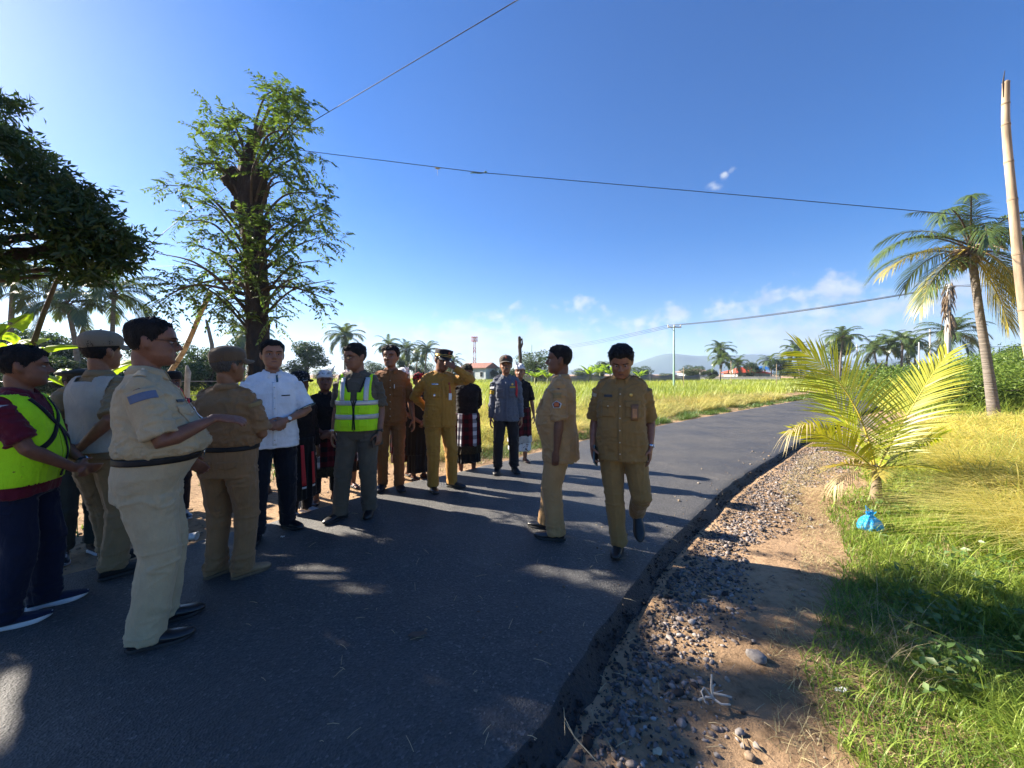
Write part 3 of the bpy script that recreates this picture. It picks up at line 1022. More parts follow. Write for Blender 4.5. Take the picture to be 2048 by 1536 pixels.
# far ridge of mountains in the haze
m_hill = mat_simple('forested slope', (.045, .07, .04), .95, .4, .004)
nx_, ny_ = 160, 14
V = []
for j in range(ny_):
    v = j / (ny_ - 1)
    for i in range(nx_):
        u = i / (nx_ - 1)
        px = 900 + 1500 * u
        x0 = (px - CX) / F * 1700
        h = 60 + 200 * math.exp(-((px - 1465) / 170) ** 2) + 110 * math.exp(-((px - 1330) / 60) ** 2) + 190 * math.exp(-((px - 1900) / 330) ** 2)
        h *= 1 + .10 * float(fbm(np.array([[u * 14, 0, 0]]), 4)[0])
        prof_ = math.sin(math.pi * min(1, v * .5 + .0)) if v < 1 else 1
        h *= math.sin(math.pi / 2 * v)
        h *= 1 + .12 * float(fbm(np.array([[u * 30, v * 5, 3]]), 3)[0]) * (1 - v)
        V.append((x0, 1480 + 240 * v, max(-2, h * .30 - 2)))
for i in range(nx_):
    V.append((V[(ny_ - 1) * nx_ + i][0], 2100, -3))
Fc = [(j * nx_ + i, j * nx_ + i + 1, (j + 1) * nx_ + i + 1, (j + 1) * nx_ + i) for j in range(ny_) for i in range(nx_ - 1)]
tag(mesh_obj('mountains', V, Fc, m_hill), kind='structure')

if HAZE > 0:
    m, nt2, out = nodes('haze air')
    pv = N(nt2, 'ShaderNodeVolumePrincipled')
    pv.inputs['Color'].default_value = (.52, .70, 1.0, 1)
    pv.inputs['Density'].default_value = HAZE
    pv.inputs['Anisotropy'].default_value = .2
    nt2.links.new(pv.outputs[0], out.inputs['Volume'])
    mb = MB(); mb.box((300, 1000, 84), (5600, 2300, 172))
    hz = mb.build('haze', m, smooth=False)
    tag(hz, 'thin pale haze softening the far fields and mountains', 'haze', kind='stuff')
# ================================================================== people
def ik(a, tgt, l1, l2, pole):
    a, tgt, pole = Vector(a), Vector(tgt), Vector(pole)
    d = tgt - a
    L = min(d.length, (l1 + l2) * .998)
    dn = d.normalized()
    end = a + dn * L
    x = (l1 * l1 - l2 * l2 + L * L) / (2 * L)
    h = math.sqrt(max(l1 * l1 - x * x, 0))
    pe = pole - dn * pole.dot(dn)
    pe = pe.normalized() if pe.length > 1e-5 else Vector((0, 0, -1))
    return a + dn * x + pe * h, end


def ell_ring(c, hw, hd, n=40, e=2.3, twist=0):
    out = []
    for j in range(n):
        a = 2 * math.pi * j / n
        ca, sa = math.cos(a), math.sin(a)
        out.append(Vector((c[0] + hw * math.copysign(abs(ca) ** (2 / e), ca), c[1] + hd * math.copysign(abs(sa) ** (2 / e), sa), c[2])))
    return out


HEAD = np.array([  # z, front y, back y, half width   (chin at z=0, crown .225)
    (-.006, -.058, .010, .028), (.004, -.082, .018, .040), (.02, -.091, .030, .052), (.04, -.0925, .045, .060), (.06, -.091, .062, .0655), (.08, -.0905, .078, .070),
    (.10, -.089, .088, .0735), (.118, -.088, .094, .0755), (.135, -.092, .0975, .0765), (.16, -.091, .0985, .0765), (.185, -.079, .092, .071), (.205, -.055, .073, .056), (.218, -.026, .042, .034), (.225, .0, .012, .008)])


def head_pt(th, z, jaw=1.0, off=0.0):
    """point on the skull: th = 0 faces forward (-Y), growing towards the person's left (+X)"""
    f = float(np.interp(z, HEAD[:, 0], HEAD[:, 1])); b = float(np.interp(z, HEAD[:, 0], HEAD[:, 2])); w_ = float(np.interp(z, HEAD[:, 0], HEAD[:, 3]))
    w_ *= 1 + (jaw - 1) * max(0, min(1, (.12 - z) / .09))
    cy, hd = (f + b) / 2, (b - f) / 2
    s_, c_ = math.sin(th), math.cos(th)
    e = 2 / 2.25
    return Vector(((w_ + off) * math.copysign(abs(s_) ** e, s_), cy - (hd + off) * math.copysign(abs(c_) ** e, c_), z))


def head_mesh(jaw=1.0, fat=0.0):
    mb = MB()
    zs = np.concatenate([np.linspace(-.006, .2, 44), [.206, .212, .217, .221, .2245]])
    n = 56
    rings = []
    for z in zs:
        row = []
        for j in range(n):
            th = 2 * math.pi * j / n
            p = head_pt(th, z, jaw)
            x, y = p.x, p.y
            if y < -.02:
                g = lambda cx, cz, rx, rz: math.exp(-((x - cx) / rx) ** 2 - ((z - cz) / rz) ** 2)
                d = 0
                for sx in (-1, 1):
                    d -= .0125 * g(sx * .032, .114, .020, .013)      # eye socket
                    d += .0055 * g(sx * .030, .1375, .026, .008)     # brow ridge
                    d += .0055 * g(sx * .044, .085, .017, .017)      # cheekbone
                    d -= .0030 * g(sx * .046, .052, .014, .018) * (1 - fat)
                    d += .004 * g(sx * .052, .045, .02, .02) * fat
                d += .0065 * g(0, .0575, .020, .0055)                # upper lip
                d -= .0050 * g(0, .0515, .024, .0026)                # mouth line
                d += .0070 * g(0, .0455, .017, .0055)                # lower lip
                d -= .0040 * g(0, .034, .022, .006)
                d += .0070 * g(0, .014, .018, .012)                  # chin
                r_ = Vector((x, y, 0)); r_.normalize()
                p = p + r_ * d
            row.append(p)
        rings.append(row)
    mb.rings(rings)
    # nose, nostril wings, ears
    mb.tube([(0, -.086, .128), (0, -.095, .112), (0, -.106, .096), (0, -.113, .0845)], [(.0075, .008), (.0085, .009), (.0115, .010), (.0125, .0105)], 12)
    for sx in (-1, 1):
        mb.ball((sx * .0125, -.0985, .0795), (.0085, .0105, .0075), 10)
        m = Matrix.Rotation(sx * R(-16), 3, 'Z') @ Matrix.Rotation(R(-10), 3, 'X')
        mb.ball((sx * .0785, .012, .102), (.0095, .0185, .0325), 14, mat=m)
        mb.ball((sx * .0815, .021, .112), (.007, .012, .022), 12, mat=m)
        mb.ball((sx * .0755, .006, .078), (.006, .008, .010), 10)
    return mb


def frame_from(d, nrm):
    d = Vector(d).normalized(); nrm = Vector(nrm)
    nrm = (nrm - d * nrm.dot(d)).normalized()
    return d, nrm, d.cross(nrm)


def hand_mesh(mb, wrist, d, pn, side, curl=.5, s=1.0, spread=.0, thumb=.5, r=1.0):
    """palm and five fingers. d: fingers' direction, pn: where the palm faces, side: +1 left hand"""
    d, pn, x = frame_from(d, pn)
    th_dir = x * (1 if side < 0 else -1)        # towards the thumb
    W = Vector(wrist)
    P = lambda a, b_, c: W + d * (a * s) + th_dir * (b_ * s) + pn * (c * s)
    mb.tube([P(-.02, 0, 0), P(.015, .002, 0), P(.05, .001, .002), P(.088, -.001, .004)], [(.026 * s, .019 * s), (.031 * s, .0165 * s), (.039 * s, .0145 * s), (.038 * s, .0125 * s)], 14, up=pn)
    for k, (b_, L, rr) in enumerate([(.028, .073, .0086), (.0095, .081, .0088), (-.0095, .075, .0084), (-.0275, .059, .0076)]):
        base = P(.086, b_, .004)
        seg = [L * .45, L * .31, L * .24]
        a = curl * (.75 + .12 * k); pts = [P(.06, b_ * .9, .003), base]
        cur = base
        ang = 0
        for q, sl_ in enumerate(seg):
            ang += a * (.55, 1.0, .7)[q]
            dirv_ = d * math.cos(ang) + pn * math.sin(ang) + th_dir * (spread * (.4 * (1.2 - .8 * k)))
            cur = cur + dirv_.normalized() * sl_ * s
            pts.append(cur)
        mb.tube(pts, [rr * s * r, rr * 1.05 * s * r, rr * s * r, rr * .95 * s * r, rr * .8 * s * r], 10, up=pn)
    b0 = P(.012, .022, .006)
    d1 = (d * .62 + th_dir * .72 + pn * (.25 + .4 * thumb)).normalized()
    d2 = (d * .86 + th_dir * (.35 - .5 * thumb) + pn * (.25 + .5 * thumb)).normalized()
    p1 = b0 + d1 * .045 * s; p2 = p1 + d2 * .033 * s; p3 = p2 + (d2 + pn * .15).normalized() * .024 * s
    mb.tube([b0, p1, p2, p3], [.0135 * s, .0112 * s * r, .0102 * s * r, .0085 * s * r], 10, up=pn)
    return P


def np_disp(V, Nn, amp, sc3, seed=0, ridge=False, mask=None):
    q = np.asarray(V) * np.array(sc3) + seed
    f = fbm(q, 3)
    if ridge:      # narrow creases
        f = 1.5 * np.exp(-(f / .20) ** 2) - .35
    d = amp * f
    if mask is not None:
        d = d * mask
    return V + Nn * d[:, None]


def grid_obj(name, G, mat, parent, thick=.0025, closed=False, smooth=True):
    """rows x cols of points -> a thin plate with real thickness"""
    rows, cols_ = len(G), len(G[0])
    V = [p for r_ in G for p in r_]
    Fc = []
    for i in range(rows - 1):
        for j in range(cols_ if closed else cols_ - 1):
            k = (j + 1) % cols_
            Fc.append((i * cols_ + j, i * cols_ + k, (i + 1) * cols_ + k, (i + 1) * cols_ + j))
    o = mesh_obj(name, V, Fc, mat, parent, smooth)
    if thick:
        sd = o.modifiers.new('s', 'SOLIDIFY'); sd.thickness = thick; sd.offset = 0
    return o


M_SKIN = {}


def skin(c):
    c = (c[0] * 1.08, c[1] * .92, c[2] * .80)
    key = tuple(c)
    if key in M_SKIN: return M_SKIN[key]
    m, nt, out = nodes('skin')
    b = N(nt, 'ShaderNodeBsdfPrincipled')
    b.inputs['Roughness'].default_value = .48
    b.inputs['Specular IOR Level'].default_value = .4
    t = noise_tex(nt, 22, 6, .65)
    r = ramp(nt, t.outputs[0], [(.3, [x * .78 for x in c]), (.7, [min(1, x * 1.15) for x in c])])
    nt.links.new(r.outputs[0], b.inputs['Base Color'])
    t2 = noise_tex(nt, 130, 5)
    bp = N(nt, 'ShaderNodeBump'); bp.inputs['Strength'].default_value = .35; bp.inputs['Distance'].default_value = .003
    nt.links.new(t2.outputs[0], bp.inputs['Height']); nt.links.new(bp.outputs[0], b.inputs['Normal'])
    nt.links.new(b.outputs[0], out.inputs[0])
    M_SKIN[key] = m
    return m


m_hair = mat_simple('black hair', (.010, .009, .009), .7, .5, 60, 1.0, 240, stretch=(1, 1, .25), bdist=.008, spec=.25)
m_hair_grey = mat_simple('greying hair', (.045, .043, .042), .5, .8, 160, .8, 240, stretch=(1, 1, .25), bdist=.006)
m_eye = mat_simple('eye white', (.33, .30, .27), .25, .05)
m_iris = mat_simple('dark iris', (.012, .008, .006), .15, .1)
m_lip = mat_simple('lips', (.14, .055, .045), .5, .15)
m_black_lea = mat_simple('polished black leather', (.010, .010, .012), .34, .3, 30, .3, 90, coat=.15)
m_beltlea = mat_simple('black belt leather', (.012, .011, .011), .6, .3, 30, .2, 60, spec=.25)
m_rubber = mat_simple('black rubber sole', (.018, .018, .019), .7, .2)
m_steel = mat_simple('steel', (.55, .55, .57), .25, .1, metal=.9)
m_gold = mat_simple('gilt metal', (.75, .52, .16), .3, .1, metal=.85)
m_blackcloth = mat_cloth('black cloth', (.010, .010, .011))
m_glassframe = mat_simple('black spectacle frame', (.012, .011, .010), .3, .1)
m_refl = mat_simple('silver reflective tape', (.46, .47, .47), .35, .1, 60, .3, 300, metal=.3)
m_white = mat_simple('white plastic card', (.72, .72, .72), .4, .05)
m_lens, nt2, out = nodes('spectacle lens')
b = N(nt2, 'ShaderNodeBsdfGlossy'); b.inputs['Roughness'].default_value = .05
tr = N(nt2, 'ShaderNodeBsdfTransparent'); tr.inputs[0].default_value = (.8, .82, .82, 1)
ms = N(nt2, 'ShaderNodeMixShader'); ms.inputs[0].default_value = .10
nt2.links.new(tr.outputs[0], ms.inputs[1]); nt2.links.new(b.outputs[0], ms.inputs[2]); nt2.links.new(ms.outputs[0], out.inputs[0])

PEOPLE = {}


class Person:
    """a standing figure in its own frame: faces -Y, its left is +X, ground at z=0; dimensions for 1.75 m, scaled by s"""
    def __init__(p, key, label, px, yf, ytop, a, **k):
        p.k = k
        Y = F * CAM_H / (yf - HY)
        X = (px - CX) / F * Y
        p.H = k.get('H') or (CAM_H + (HY - ytop) / F * Y)
        p.s = (p.H - k.get('hat_h', 0)) / (1.532 + .225 * k.setdefault('head_s', 1.13))
        phi = math.degrees(math.atan2(X, Y))
        p.heading = a - phi
        z0 = 0.006 if abs(line_dist(np.array([[X, Y, 0]]), LE)[0][0]) < 99 and line_dist(np.array([[X, Y, 0]]), LE)[0][0] < 0 else float(ground_z(np.array([[X, Y, 0]]))[0])
        p.root = thing('person', label, 'person', (X, Y, z0), R(p.heading), k.get('group'))
        p.seed = (hash_str(key) % 1000) * .37
        p.vox = k.get('vox', .0075)
        p.w = k.get('w', 1.0); p.belly = k.get('belly', 0.0); p.loose = k.get('loose', 1.0)
        p.lean = k.get('lean', 0.0)
        p.twist = R(k.get('twist', 0))
        PEOPLE[key] = p
        p.skin = skin(k.get('skin', (.20, .105, .065)))
        p.pose()
        p.body()

    def v(p, x, y, z):
        """local nominal coordinates -> scaled, leaning"""
        s = p.s
        q = Vector((x, y, z)) * s
        if p.lean and z > .9:
            q.y -= (z - .9) * s * math.tan(R(p.lean))
        return q

    def torso_prof(p, z):
        T = p.T
        return [float(np.interp(z, T[:, 0], T[:, i])) for i in (1, 2, 3)]

    def pose(p):
        k = p.k
        b, w_ = p.belly, p.w
        base = [(.84, .168, .118, .012), (.92, .172, .122, .012), (.96, .167, .119, .009), (1.0, .160, .112, .005), (1.04, .157, .110, .002), (1.08, .155, .108, 0), (1.17, .162, .110, 0), (1.26, .166, .116, 0), (1.33, .172, .113, .004), (1.38, .172, .100, .008), (1.42, .152, .080, .012), (1.45, .115, .066, .015), (1.475, .072, .060, .013), (1.50, .060, .058, .010)]
        T = []
        for z, hw, hd, yc in base:
            bb = b * (math.exp(-((z - 1.09) / .15) ** 2) if z > 1.09 else math.exp(-((z - 1.09) / .16) ** 2))
            T.append((z, hw * (w_ if z < 1.40 else 1 + (w_ - 1) * .5) + .035 * bb, hd * (1 + (w_ - 1) * .8 if z < 1.4 else 1) + .062 * bb, yc - .058 * bb))
        p.T = np.array(T)
        sh = .168 * (1 + (w_ - 1) * .6)
        p.sh = {+1: p.v(sh, .012, 1.385), -1: p.v(-sh, .012, 1.385)}
        p.arm = {}
        for sd in (1, -1):
            A = k.get('armL' if sd > 0 else 'armR') or dict(t=(sd * (.235 + .03 * (w_ - 1) * 5), -.03, .84))
            t = Vector(A['t']); t = p.v(*t)
            pole = Vector(A.get('pole', (sd * .22, .9, -.2)))
            el, wr = ik(p.sh[sd], t, .292 * p.s, .255 * p.s, pole)
            d = Vector(A['d']) if 'd' in A else (wr - el)
            pn = Vector(A.get('pn', (-sd, .15, 0)))
            p.arm[sd] = (el, wr, d.normalized(), pn, A)
        p.leg = {}
        for sd in (1, -1):
            L_ = k.get('legL' if sd > 0 else 'legR') or dict(t=(sd * .10, 0, 0), yaw=sd * 12)
            hip = p.v(sd * .088 * (1 + (w_ - 1) * .6), .01, .90)
            t = Vector(L_['t']) * p.s
            ank = t + Vector((0, 0, .085 * p.s))
            kn, an = ik(hip, ank, .415 * p.s, .41 * p.s, L_.get('pole', (sd * .12, -1, 0)))
            p.leg[sd] = (hip, kn, an, L_)
        # head
        yaw, pit, rol = [R(q) for q in k.get('head', (0, 0, 0))]
        piv = p.v(0, .012, 1.50)
        M = Matrix.Translation(piv) @ Matrix.Rotation(yaw, 4, 'Z') @ Matrix.Rotation(rol, 4, 'Y') @ Matrix.Rotation(pit, 4, 'X')
        hs_ = p.s * k.get('head_s', 1.0)
        p.Mh = M @ Matrix.Translation(Vector((0, -.012, .026)) * p.s) @ Matrix.Diagonal((hs_, hs_, hs_, 1))

    def hp(p, q):
        return p.Mh @ Vector(q)

    def torso_mb(p, off, z0, z1, mb=None, yo=0):
        mb = mb or MB()
        rings = []
        for z in np.linspace(z0, z1, 18):
            hw, hd, yc = p.torso_prof(z)
            c = p.v(0, yc + yo, z)
            o_ = off(z) if callable(off) else off
            rings.append(ell_ring(c, (hw + o_) * p.s, (hd + o_) * p.s, 40, 2.35))
        mb.rings(rings)
        return mb

    def clav(p, mb, off):
        for sd in (1, -1):
            a = p.v(0, .014, 1.42)
            mb.tube([a, p.v(sd * .09, .014, 1.418), p.sh[sd] + Vector((-sd * .012, 0, .0)) * p.s], [((.050 + off) * p.s, (.058 + off) * p.s), ((.046 + off) * p.s, (.060 + off) * p.s), ((.052 + off) * p.s, (.058 + off) * p.s)], 16, up=(0, 0, 1))

    def body(p):
        s = p.s
        mb = MB()
        hm = head_mesh(p.k.get('jaw', 1.0), p.k.get('fat', 0.0))
        mb.add([p.hp(v) for v in hm.V], hm.F)
        mb.tube([p.v(0, .020, 1.42), p.v(0, .012, 1.49), p.hp((0, .022, .04)), p.hp((0, .02, .07))], [(.066 * s, .066 * s), (.057 * s * (1 + .12 * (p.w - 1) * 5), .06 * s), (.055 * s, .058 * s), (.05 * s, .055 * s)], 18)
        p.torso_mb(-.022, .88, 1.44, mb)
        p.clav(mb, -.018)
        ws = 1 + (p.w - 1) * .7
        for sd in (1, -1):
            el, wr, d, pn, A = p.arm[sd]
            a = p.sh[sd]
            fo = (wr - el).normalized()
            mb.tube([a, a.lerp(el, .3), a.lerp(el, .7), el, el.lerp(wr, .22), el.lerp(wr, .55), wr], [.034 * s * ws, .044 * s * ws, .041 * s * ws, .038 * s * ws, .041 * s * ws, .034 * s * ws, (.027 * s, .021 * s)], 16, up=pn)
            hand_mesh(mb, wr + fo * .008 * s, d, pn, sd, A.get('curl', .45), s * p.k.get('hand_s', 1.0), A.get('spread', 0.05), A.get('thumb', .4), 1.0 if p.vox < .008 else 1.08)
            hip, kn, an, L_ = p.leg[sd]
            mb.tube([hip, hip.lerp(kn, .5), kn, kn.lerp(an, .35), an], [.072 * s, .064 * s, .05 * s, .052 * s, .036 * s], 14)
            if p.k.get('barefoot'):
                p.foot_bare(mb, sd)
        V, Fc, Nn = remesh(mb, p.vox, 2, .4)
        o = mesh_obj('body', V, Fc, p.skin, p.root)
        p.body_o = o
        # eyes, brows, mouth
        for sx in (-1, 1):
            e = MB()
            Mr = p.Mh.to_3x3()
            e.ball(p.hp((sx * .0315, -.0745, .1135)), (.0135 * s, .0115 * s, .0062 * s), 12, 0, mat=Mr.normalized())
            e.ball(p.hp((sx * .0315, -.0825, .1135)), (.0062 * s, .0042 * s, .0058 * s), 10, 1, mat=Mr.normalized())
            e.build('eye', [m_eye, m_iris], p.root)
            b_ = MB()
            b_.tube([p.hp((sx * .014, -.0965, .1325)), p.hp((sx * .03, -.0965, .1375)), p.hp((sx * .046, -.088, .1375)), p.hp((sx * .056, -.0775, .133))], [(.002 * s, .0028 * s), (.0022 * s, .0036 * s), (.002 * s, .003 * s), (.0012 * s, .0015 * s)], 8, up=(0, 0, 1))
            b_.build('eyebrow', p.k.get('hairmat', m_hair), p.root)
        m_ = MB()
        m_.tube([p.hp((-.024, -.0855, .0515)), p.hp((-.012, -.0945, .0525)), p.hp((0, -.0965, .0515)), p.hp((.012, -.0945, .0525)), p.hp((.024, -.0855, .0515))], [(.002 * s, .0025 * s), (.003 * s, .0055 * s), (.003 * s, .0062 * s), (.003 * s, .0055 * s), (.002 * s, .0025 * s)], 8, up=(0, 0, 1))
        m_.build('mouth', m_lip, p.root)

    def foot_bare(p, mb, sd):
        hip, kn, an, L_ = p.leg[sd]
        s = p.s
        y = R(L_.get('yaw', sd * 12))
        f = Vector((math.sin(y), -math.cos(y), 0))
        t = Vector(L_['t']) * s
        mb.tube([an, t + Vector((0, 0, .045 * s)) - f * .03 * s], [.034 * s, .034 * s], 12)
        mb.tube([t - f * .06 * s + Vector((0, 0, .032 * s)), t + f * .02 * s + Vector((0, 0, .040 * s)), t + f * .10 * s + Vector((0, 0, .026 * s)), t + f * .16 * s + Vector((0, 0, .018 * s))], [(.03 * s, .028 * s), (.033 * s, .034 * s), (.042 * s, .020 * s), (.040 * s, .013 * s)], 14, up=(0, 0, 1))

    # ---------------------------------------------------------------- hair and hats
    def hair(p, front=.172, temple=.15, side=.098, nape=.05, thick=.011, mat=None, quiff=.0, side_bulge=.0, name='hair'):
        mat = mat or p.k.get('hairmat', m_hair)
        n, m_ = 72, 22
        def zl(th):
            a = abs((th + math.pi) % (2 * math.pi) - math.pi)       # 0 front .. pi back
            return float(np.interp(a, [0, .55, .95, 1.25, 1.5, 1.75, 2.1, math.pi], [front, front + .004, temple, temple - .02, side, side + .012, nape + .014, nape]))
        rings = []
        jag = fbm(np.stack([np.cos(np.linspace(0, 6.283, n, False)) * 6, np.sin(np.linspace(0, 6.283, n, False)) * 6, np.full(n, p.seed)], 1), 3)
        for i in range(m_ + 1):
            u = i / m_
            row = []
            for j in range(n):
                th = 2 * math.pi * j / n
                z0 = zl(th) + .006 * float(jag[j])
                z = z0 + (.2245 - z0) * (1 - (1 - u) ** 1.25)
                q = head_pt(th, z, 1.0)
                c = Vector((0, .005, .12))
                dr_ = (q - c).normalized()
                a = abs((th + math.pi) % (2 * math.pi) - math.pi)
                t_ = thick * min(1, u * 3 + .10) * (.75 + .35 * max(0, dr_.z))
                t_ += quiff * math.exp(-(a / .8) ** 2) * math.exp(-((u - .35) / .35) ** 2)
                t_ += side_bulge * math.exp(-((a - 1.5) / .6) ** 2) * math.exp(-((u - .45) / .4) ** 2)
                nz_ = float(fbm(np.array([[q.x * 55 + p.seed, q.y * 55, q.z * 22]]), 3)[0])
                t_ *= 1 + .5 * nz_
                if i == 0: t_ = -.003
                row.append(p.hp(q + dr_ * t_))
            rings.append(row)
        mb = MB(); mb.rings(rings)
        # loose locks lying over it, combed back and down
        rh = random.Random(int(p.seed * 100))
        c0 = p.hp((0, .005, .12))
        for q in range(520):
            i = rh.randrange(2, m_ - 1); j = rh.randrange(n)
            a = Vector(rings[i][j]); nrm = (a - c0).normalized()
            th = 2 * math.pi * j / n
            along_ = (Vector(rings[i - 2][j]) - a)
            if abs((th + math.pi) % (2 * math.pi) - math.pi) < 1.1: along_ = Vector(rings[i - 2][j]) * .25 + Vector(rings[i][(j + (3 if th < 3.14 else -3)) % n]) * .75 - a
            if along_.length < 1e-5: continue
            t_ = (along_.normalized() + Vector((rh.gauss(0, .22), rh.gauss(0, .22), rh.gauss(0, .22)))).normalized()
            sd = t_.cross(nrm).normalized() * (.0028 * p.s)
            L_ = rh.uniform(.014, .034) * p.s
            b0_ = a - nrm * .003 * p.s; e_ = a + t_ * L_ + nrm * rh.uniform(.0005, .006) * p.s; m2 = a + t_ * L_ * .5 + nrm * .005 * p.s
            mb.add([b0_ - sd, b0_ + sd, m2 + sd, m2 - sd, e_], [(0, 1, 2, 3), (3, 2, 4)])
        return mb.build(name, mat, p.root)

    def cap(p, mat, visor_mat=None, badge=None, pitch=0):
        """baseball cap with a curved visor"""
        n, m_ = 48, 16
        def zl(th):
            a = abs((th + math.pi) % (2 * math.pi) - math.pi)
            return float(np.interp(a, [0, 1.5, math.pi], [.160, .138, .118]))
        rings = []
        for i in range(m_ + 1):
            u = i / m_
            row = []
            for j in range(n):
                th = 2 * math.pi * j / n
                z0 = zl(th); z = z0 + (.2245 - z0) * u
                q = head_pt(th, z)
                up_ = .012 + .016 * u
                rad = Vector((q.x, q.y - .005, 0)); rad = rad.normalized() if rad.length > 1e-4 else Vector((0, 0, 0))
                a = abs((th + math.pi) % (2 * math.pi) - math.pi)
                q2 = q + rad * (.013 + .006 * math.sin(math.pi * u)) + Vector((0, 0, up_ + .014 * math.exp(-(a / 1.0) ** 2) * math.sin(math.pi * u) ** .8))
                row.append(p.hp(q2))
            rings.append(row)
        mb = MB()
        low = [r_ + (p.hp((0, 0, .12)) - r_) * .10 for r_ in rings[0]]
        mb.rings([low] + rings)
        o = mb.build('cap', mat, p.root)
        btn = MB(); btn.ball(p.hp((0, .006, .254)), .007 * p.s, 10); btn.build('cap_button', mat, o)
        # visor
        G = []
        for i in range(8):
            u = i / 7
            row = []
            for j in range(21):
                th = R(-74 + 148 * j / 20)
                q = head_pt(th, .168, 1.0, .012)
                ext = .072 * u * max(0, math.cos(th * 1.05)) ** .7
                row.append(p.hp(q + Vector((0, -ext, -.004 - .010 * u - 3.2 * q.x * q.x * (.4 + u)))))
            G.append(row)
        grid_obj('visor', G, visor_mat or mat, o, .004)
        if badge:
            mb = MB(); q = head_pt(0, .19, 1, .03)
            mb.ball(p.hp(q + Vector((0, .004, .022))), (.016 * p.s, .005 * p.s, .016 * p.s), 12, mat=p.Mh.to_3x3().normalized())
            mb.build('cap_badge', badge, o)
        return o

    def kepi(p, mat, band):
        n = 48
        rings = []
        prof = [(-.008, .0), (.011, .0), (.013, .03), (.016, .055), (.019, .075), (.016, .082), (-.02, .086), (-.06, .087)]
        for off, dz in prof:
            row = []
            for j in range(n):
                th = 2 * math.pi * j / n
                a = abs((th + math.pi) % (2 * math.pi) - math.pi)
                q = head_pt(th, .158)
                r_ = Vector((q.x, q.y - .003, 0)); L = r_.length; r_.normalize()
                zz = .158 - .022 * (1 - math.cos(a)) / 2
                row.append(p.hp(Vector((0, .003, zz + dz)) + r_ * max(L + off, .004)))
            rings.append(row)
        mb = MB(); mb.rings(rings)
        o = mb.build('peaked_cap', mat, p.root)
        for dz in (.012, .022):
            mb = MB()
            pts = []
            for j in range(25):
                th = R(-95 + 190 * j / 24)
                a = abs(th)
                q = head_pt(th, .158); r_ = Vector((q.x, q.y - .003, 0)); L = r_.length; r_.normalize()
                pts.append(p.hp(Vector((0, .003, .158 - .022 * (1 - math.cos(a)) / 2 + dz + (.006 if dz > .015 else -.002) * math.cos(th))) + r_ * (L + .0145)))
            mb.tube(pts, [(.003 * p.s, .0035 * p.s)] * 25, 6, up=(0, 0, 1))
            mb.build('gold_braid', band, o)
        G = []
        for i in range(7):
            u = i / 6
            row = []
            for j in range(21):
                th = R(-66 + 132 * j / 20)
                q = head_pt(th, .158, 1.0, .010)
                row.append(p.hp(q + Vector((0, -.058 * u * max(0, math.cos(th * 1.1)) ** .7, -.002 - .022 * u - 2.0 * q.x * q.x * (.4 + u)))))
            G.append(row)
        grid_obj('visor', G, m_black_lea, o, .004)
        mb = MB(); q = head_pt(0, .158, 1, .024)
        mb.ball(p.hp(q + Vector((0, 0, .052))), (.014 * p.s, .005 * p.s, .018 * p.s), 12, mat=p.Mh.to_3x3().normalized()); mb.build('cap_badge', mat_simple('red enamel', (.25, .04, .02), .4), o)
        return o

    def beret(p, mat, badge=True, tilt=1):
        n = 48
        rings = []
        for off, dz, sh in [(-.006, 0, 0), (.010, 0, 0), (.012, .028, 0), (.026, .045, .016), (.034, .058, .026), (.026, .072, .028), (-.01, .083, .022), (-.06, .087, .01)]:
            row = []
            for j in range(n):
                th = 2 * math.pi * j / n
                q = head_pt(th, .150); r_ = Vector((q.x, q.y - .003, 0)); L = r_.length; r_.normalize()
                zz = .150 - .010 * (1 - math.cos(th)) / 2
                row.append(p.hp(Vector((-tilt * sh, .003 + sh * .3, zz + dz - tilt * (-.35) * sh * math.sin(th) * 1.2)) + r_ * max(L + off, .004)))
            rings.append(row)
        mb = MB(); mb.rings(rings)
        o = mb.build('beret', mat, p.root)
        if badge:
            mb = MB(); q = head_pt(R(18), .168, 1, .014)
            Mr = p.Mh.to_3x3().normalized()
            mb.ball(p.hp(q + Vector((0, 0, .008))), (.013 * p.s, .005 * p.s, .011 * p.s), 12, mat=Mr)
            for sx in (-1, 1):
                for dz in (-.004, .004, .011):
                    mb.ball(p.hp(q + Vector((sx * .020, .004, .006 + dz))), (.013 * p.s, .004 * p.s, .003 * p.s), 8, mat=Mr)
            mb.build('cap_badge', m_steel, o)
        return o

    def udeng(p, mat, tips=(.05, .035), knot_th=10, band=.050):
        """folded head cloth with a front knot and two upright tips"""
        n = 56
        rings = []
        for i in range(12):
            u = i / 11
            row = []
            for j in range(n):
                th = 2 * math.pi * j / n
                a = abs((th + math.pi) % (2 * math.pi) - math.pi)
                z0 = .150 - .026 * (1 - math.cos(a)) / 2 + .010 * math.exp(-((a - .8) / .5) ** 2) + .004 * math.sin(2 * th + p.seed)
                if u < .55:
                    q = head_pt(th, z0 + u * .06)
                    off = .005 + .008 * math.sin(math.pi * u / .55) ** .6 + .0035 * math.sin(u * 40 + 2.5 * th + 1.5 * math.sin(3 * th))
                    r_ = Vector((q.x, q.y - .003, 0)); r_.normalize()
                    q = q + r_ * off + Vector((0, 0, .012 * u))
                else:
                    t_ = (u - .55) / .45
                    zz = .19 + .034 * t_
                    q = head_pt(th, min(zz, .2243))
                    r_ = Vector((q.x, q.y - .003, 0)); r_ = r_.normalized() if r_.length > 1e-4 else Vector()
                    q = q + r_ * (.008 * (1 - t_) + .004) + Vector((0, 0, .010 + .012 * t_ + .005 * math.sin(5 * th + 6 * t_)))
                row.append(p.hp(q))
            rings.append(row)
        mb = MB(); mb.rings(rings)
        o = mb.build('head_cloth', mat, p.root)
        k_ = MB()
        q = head_pt(R(knot_th), .178, 1, .014)
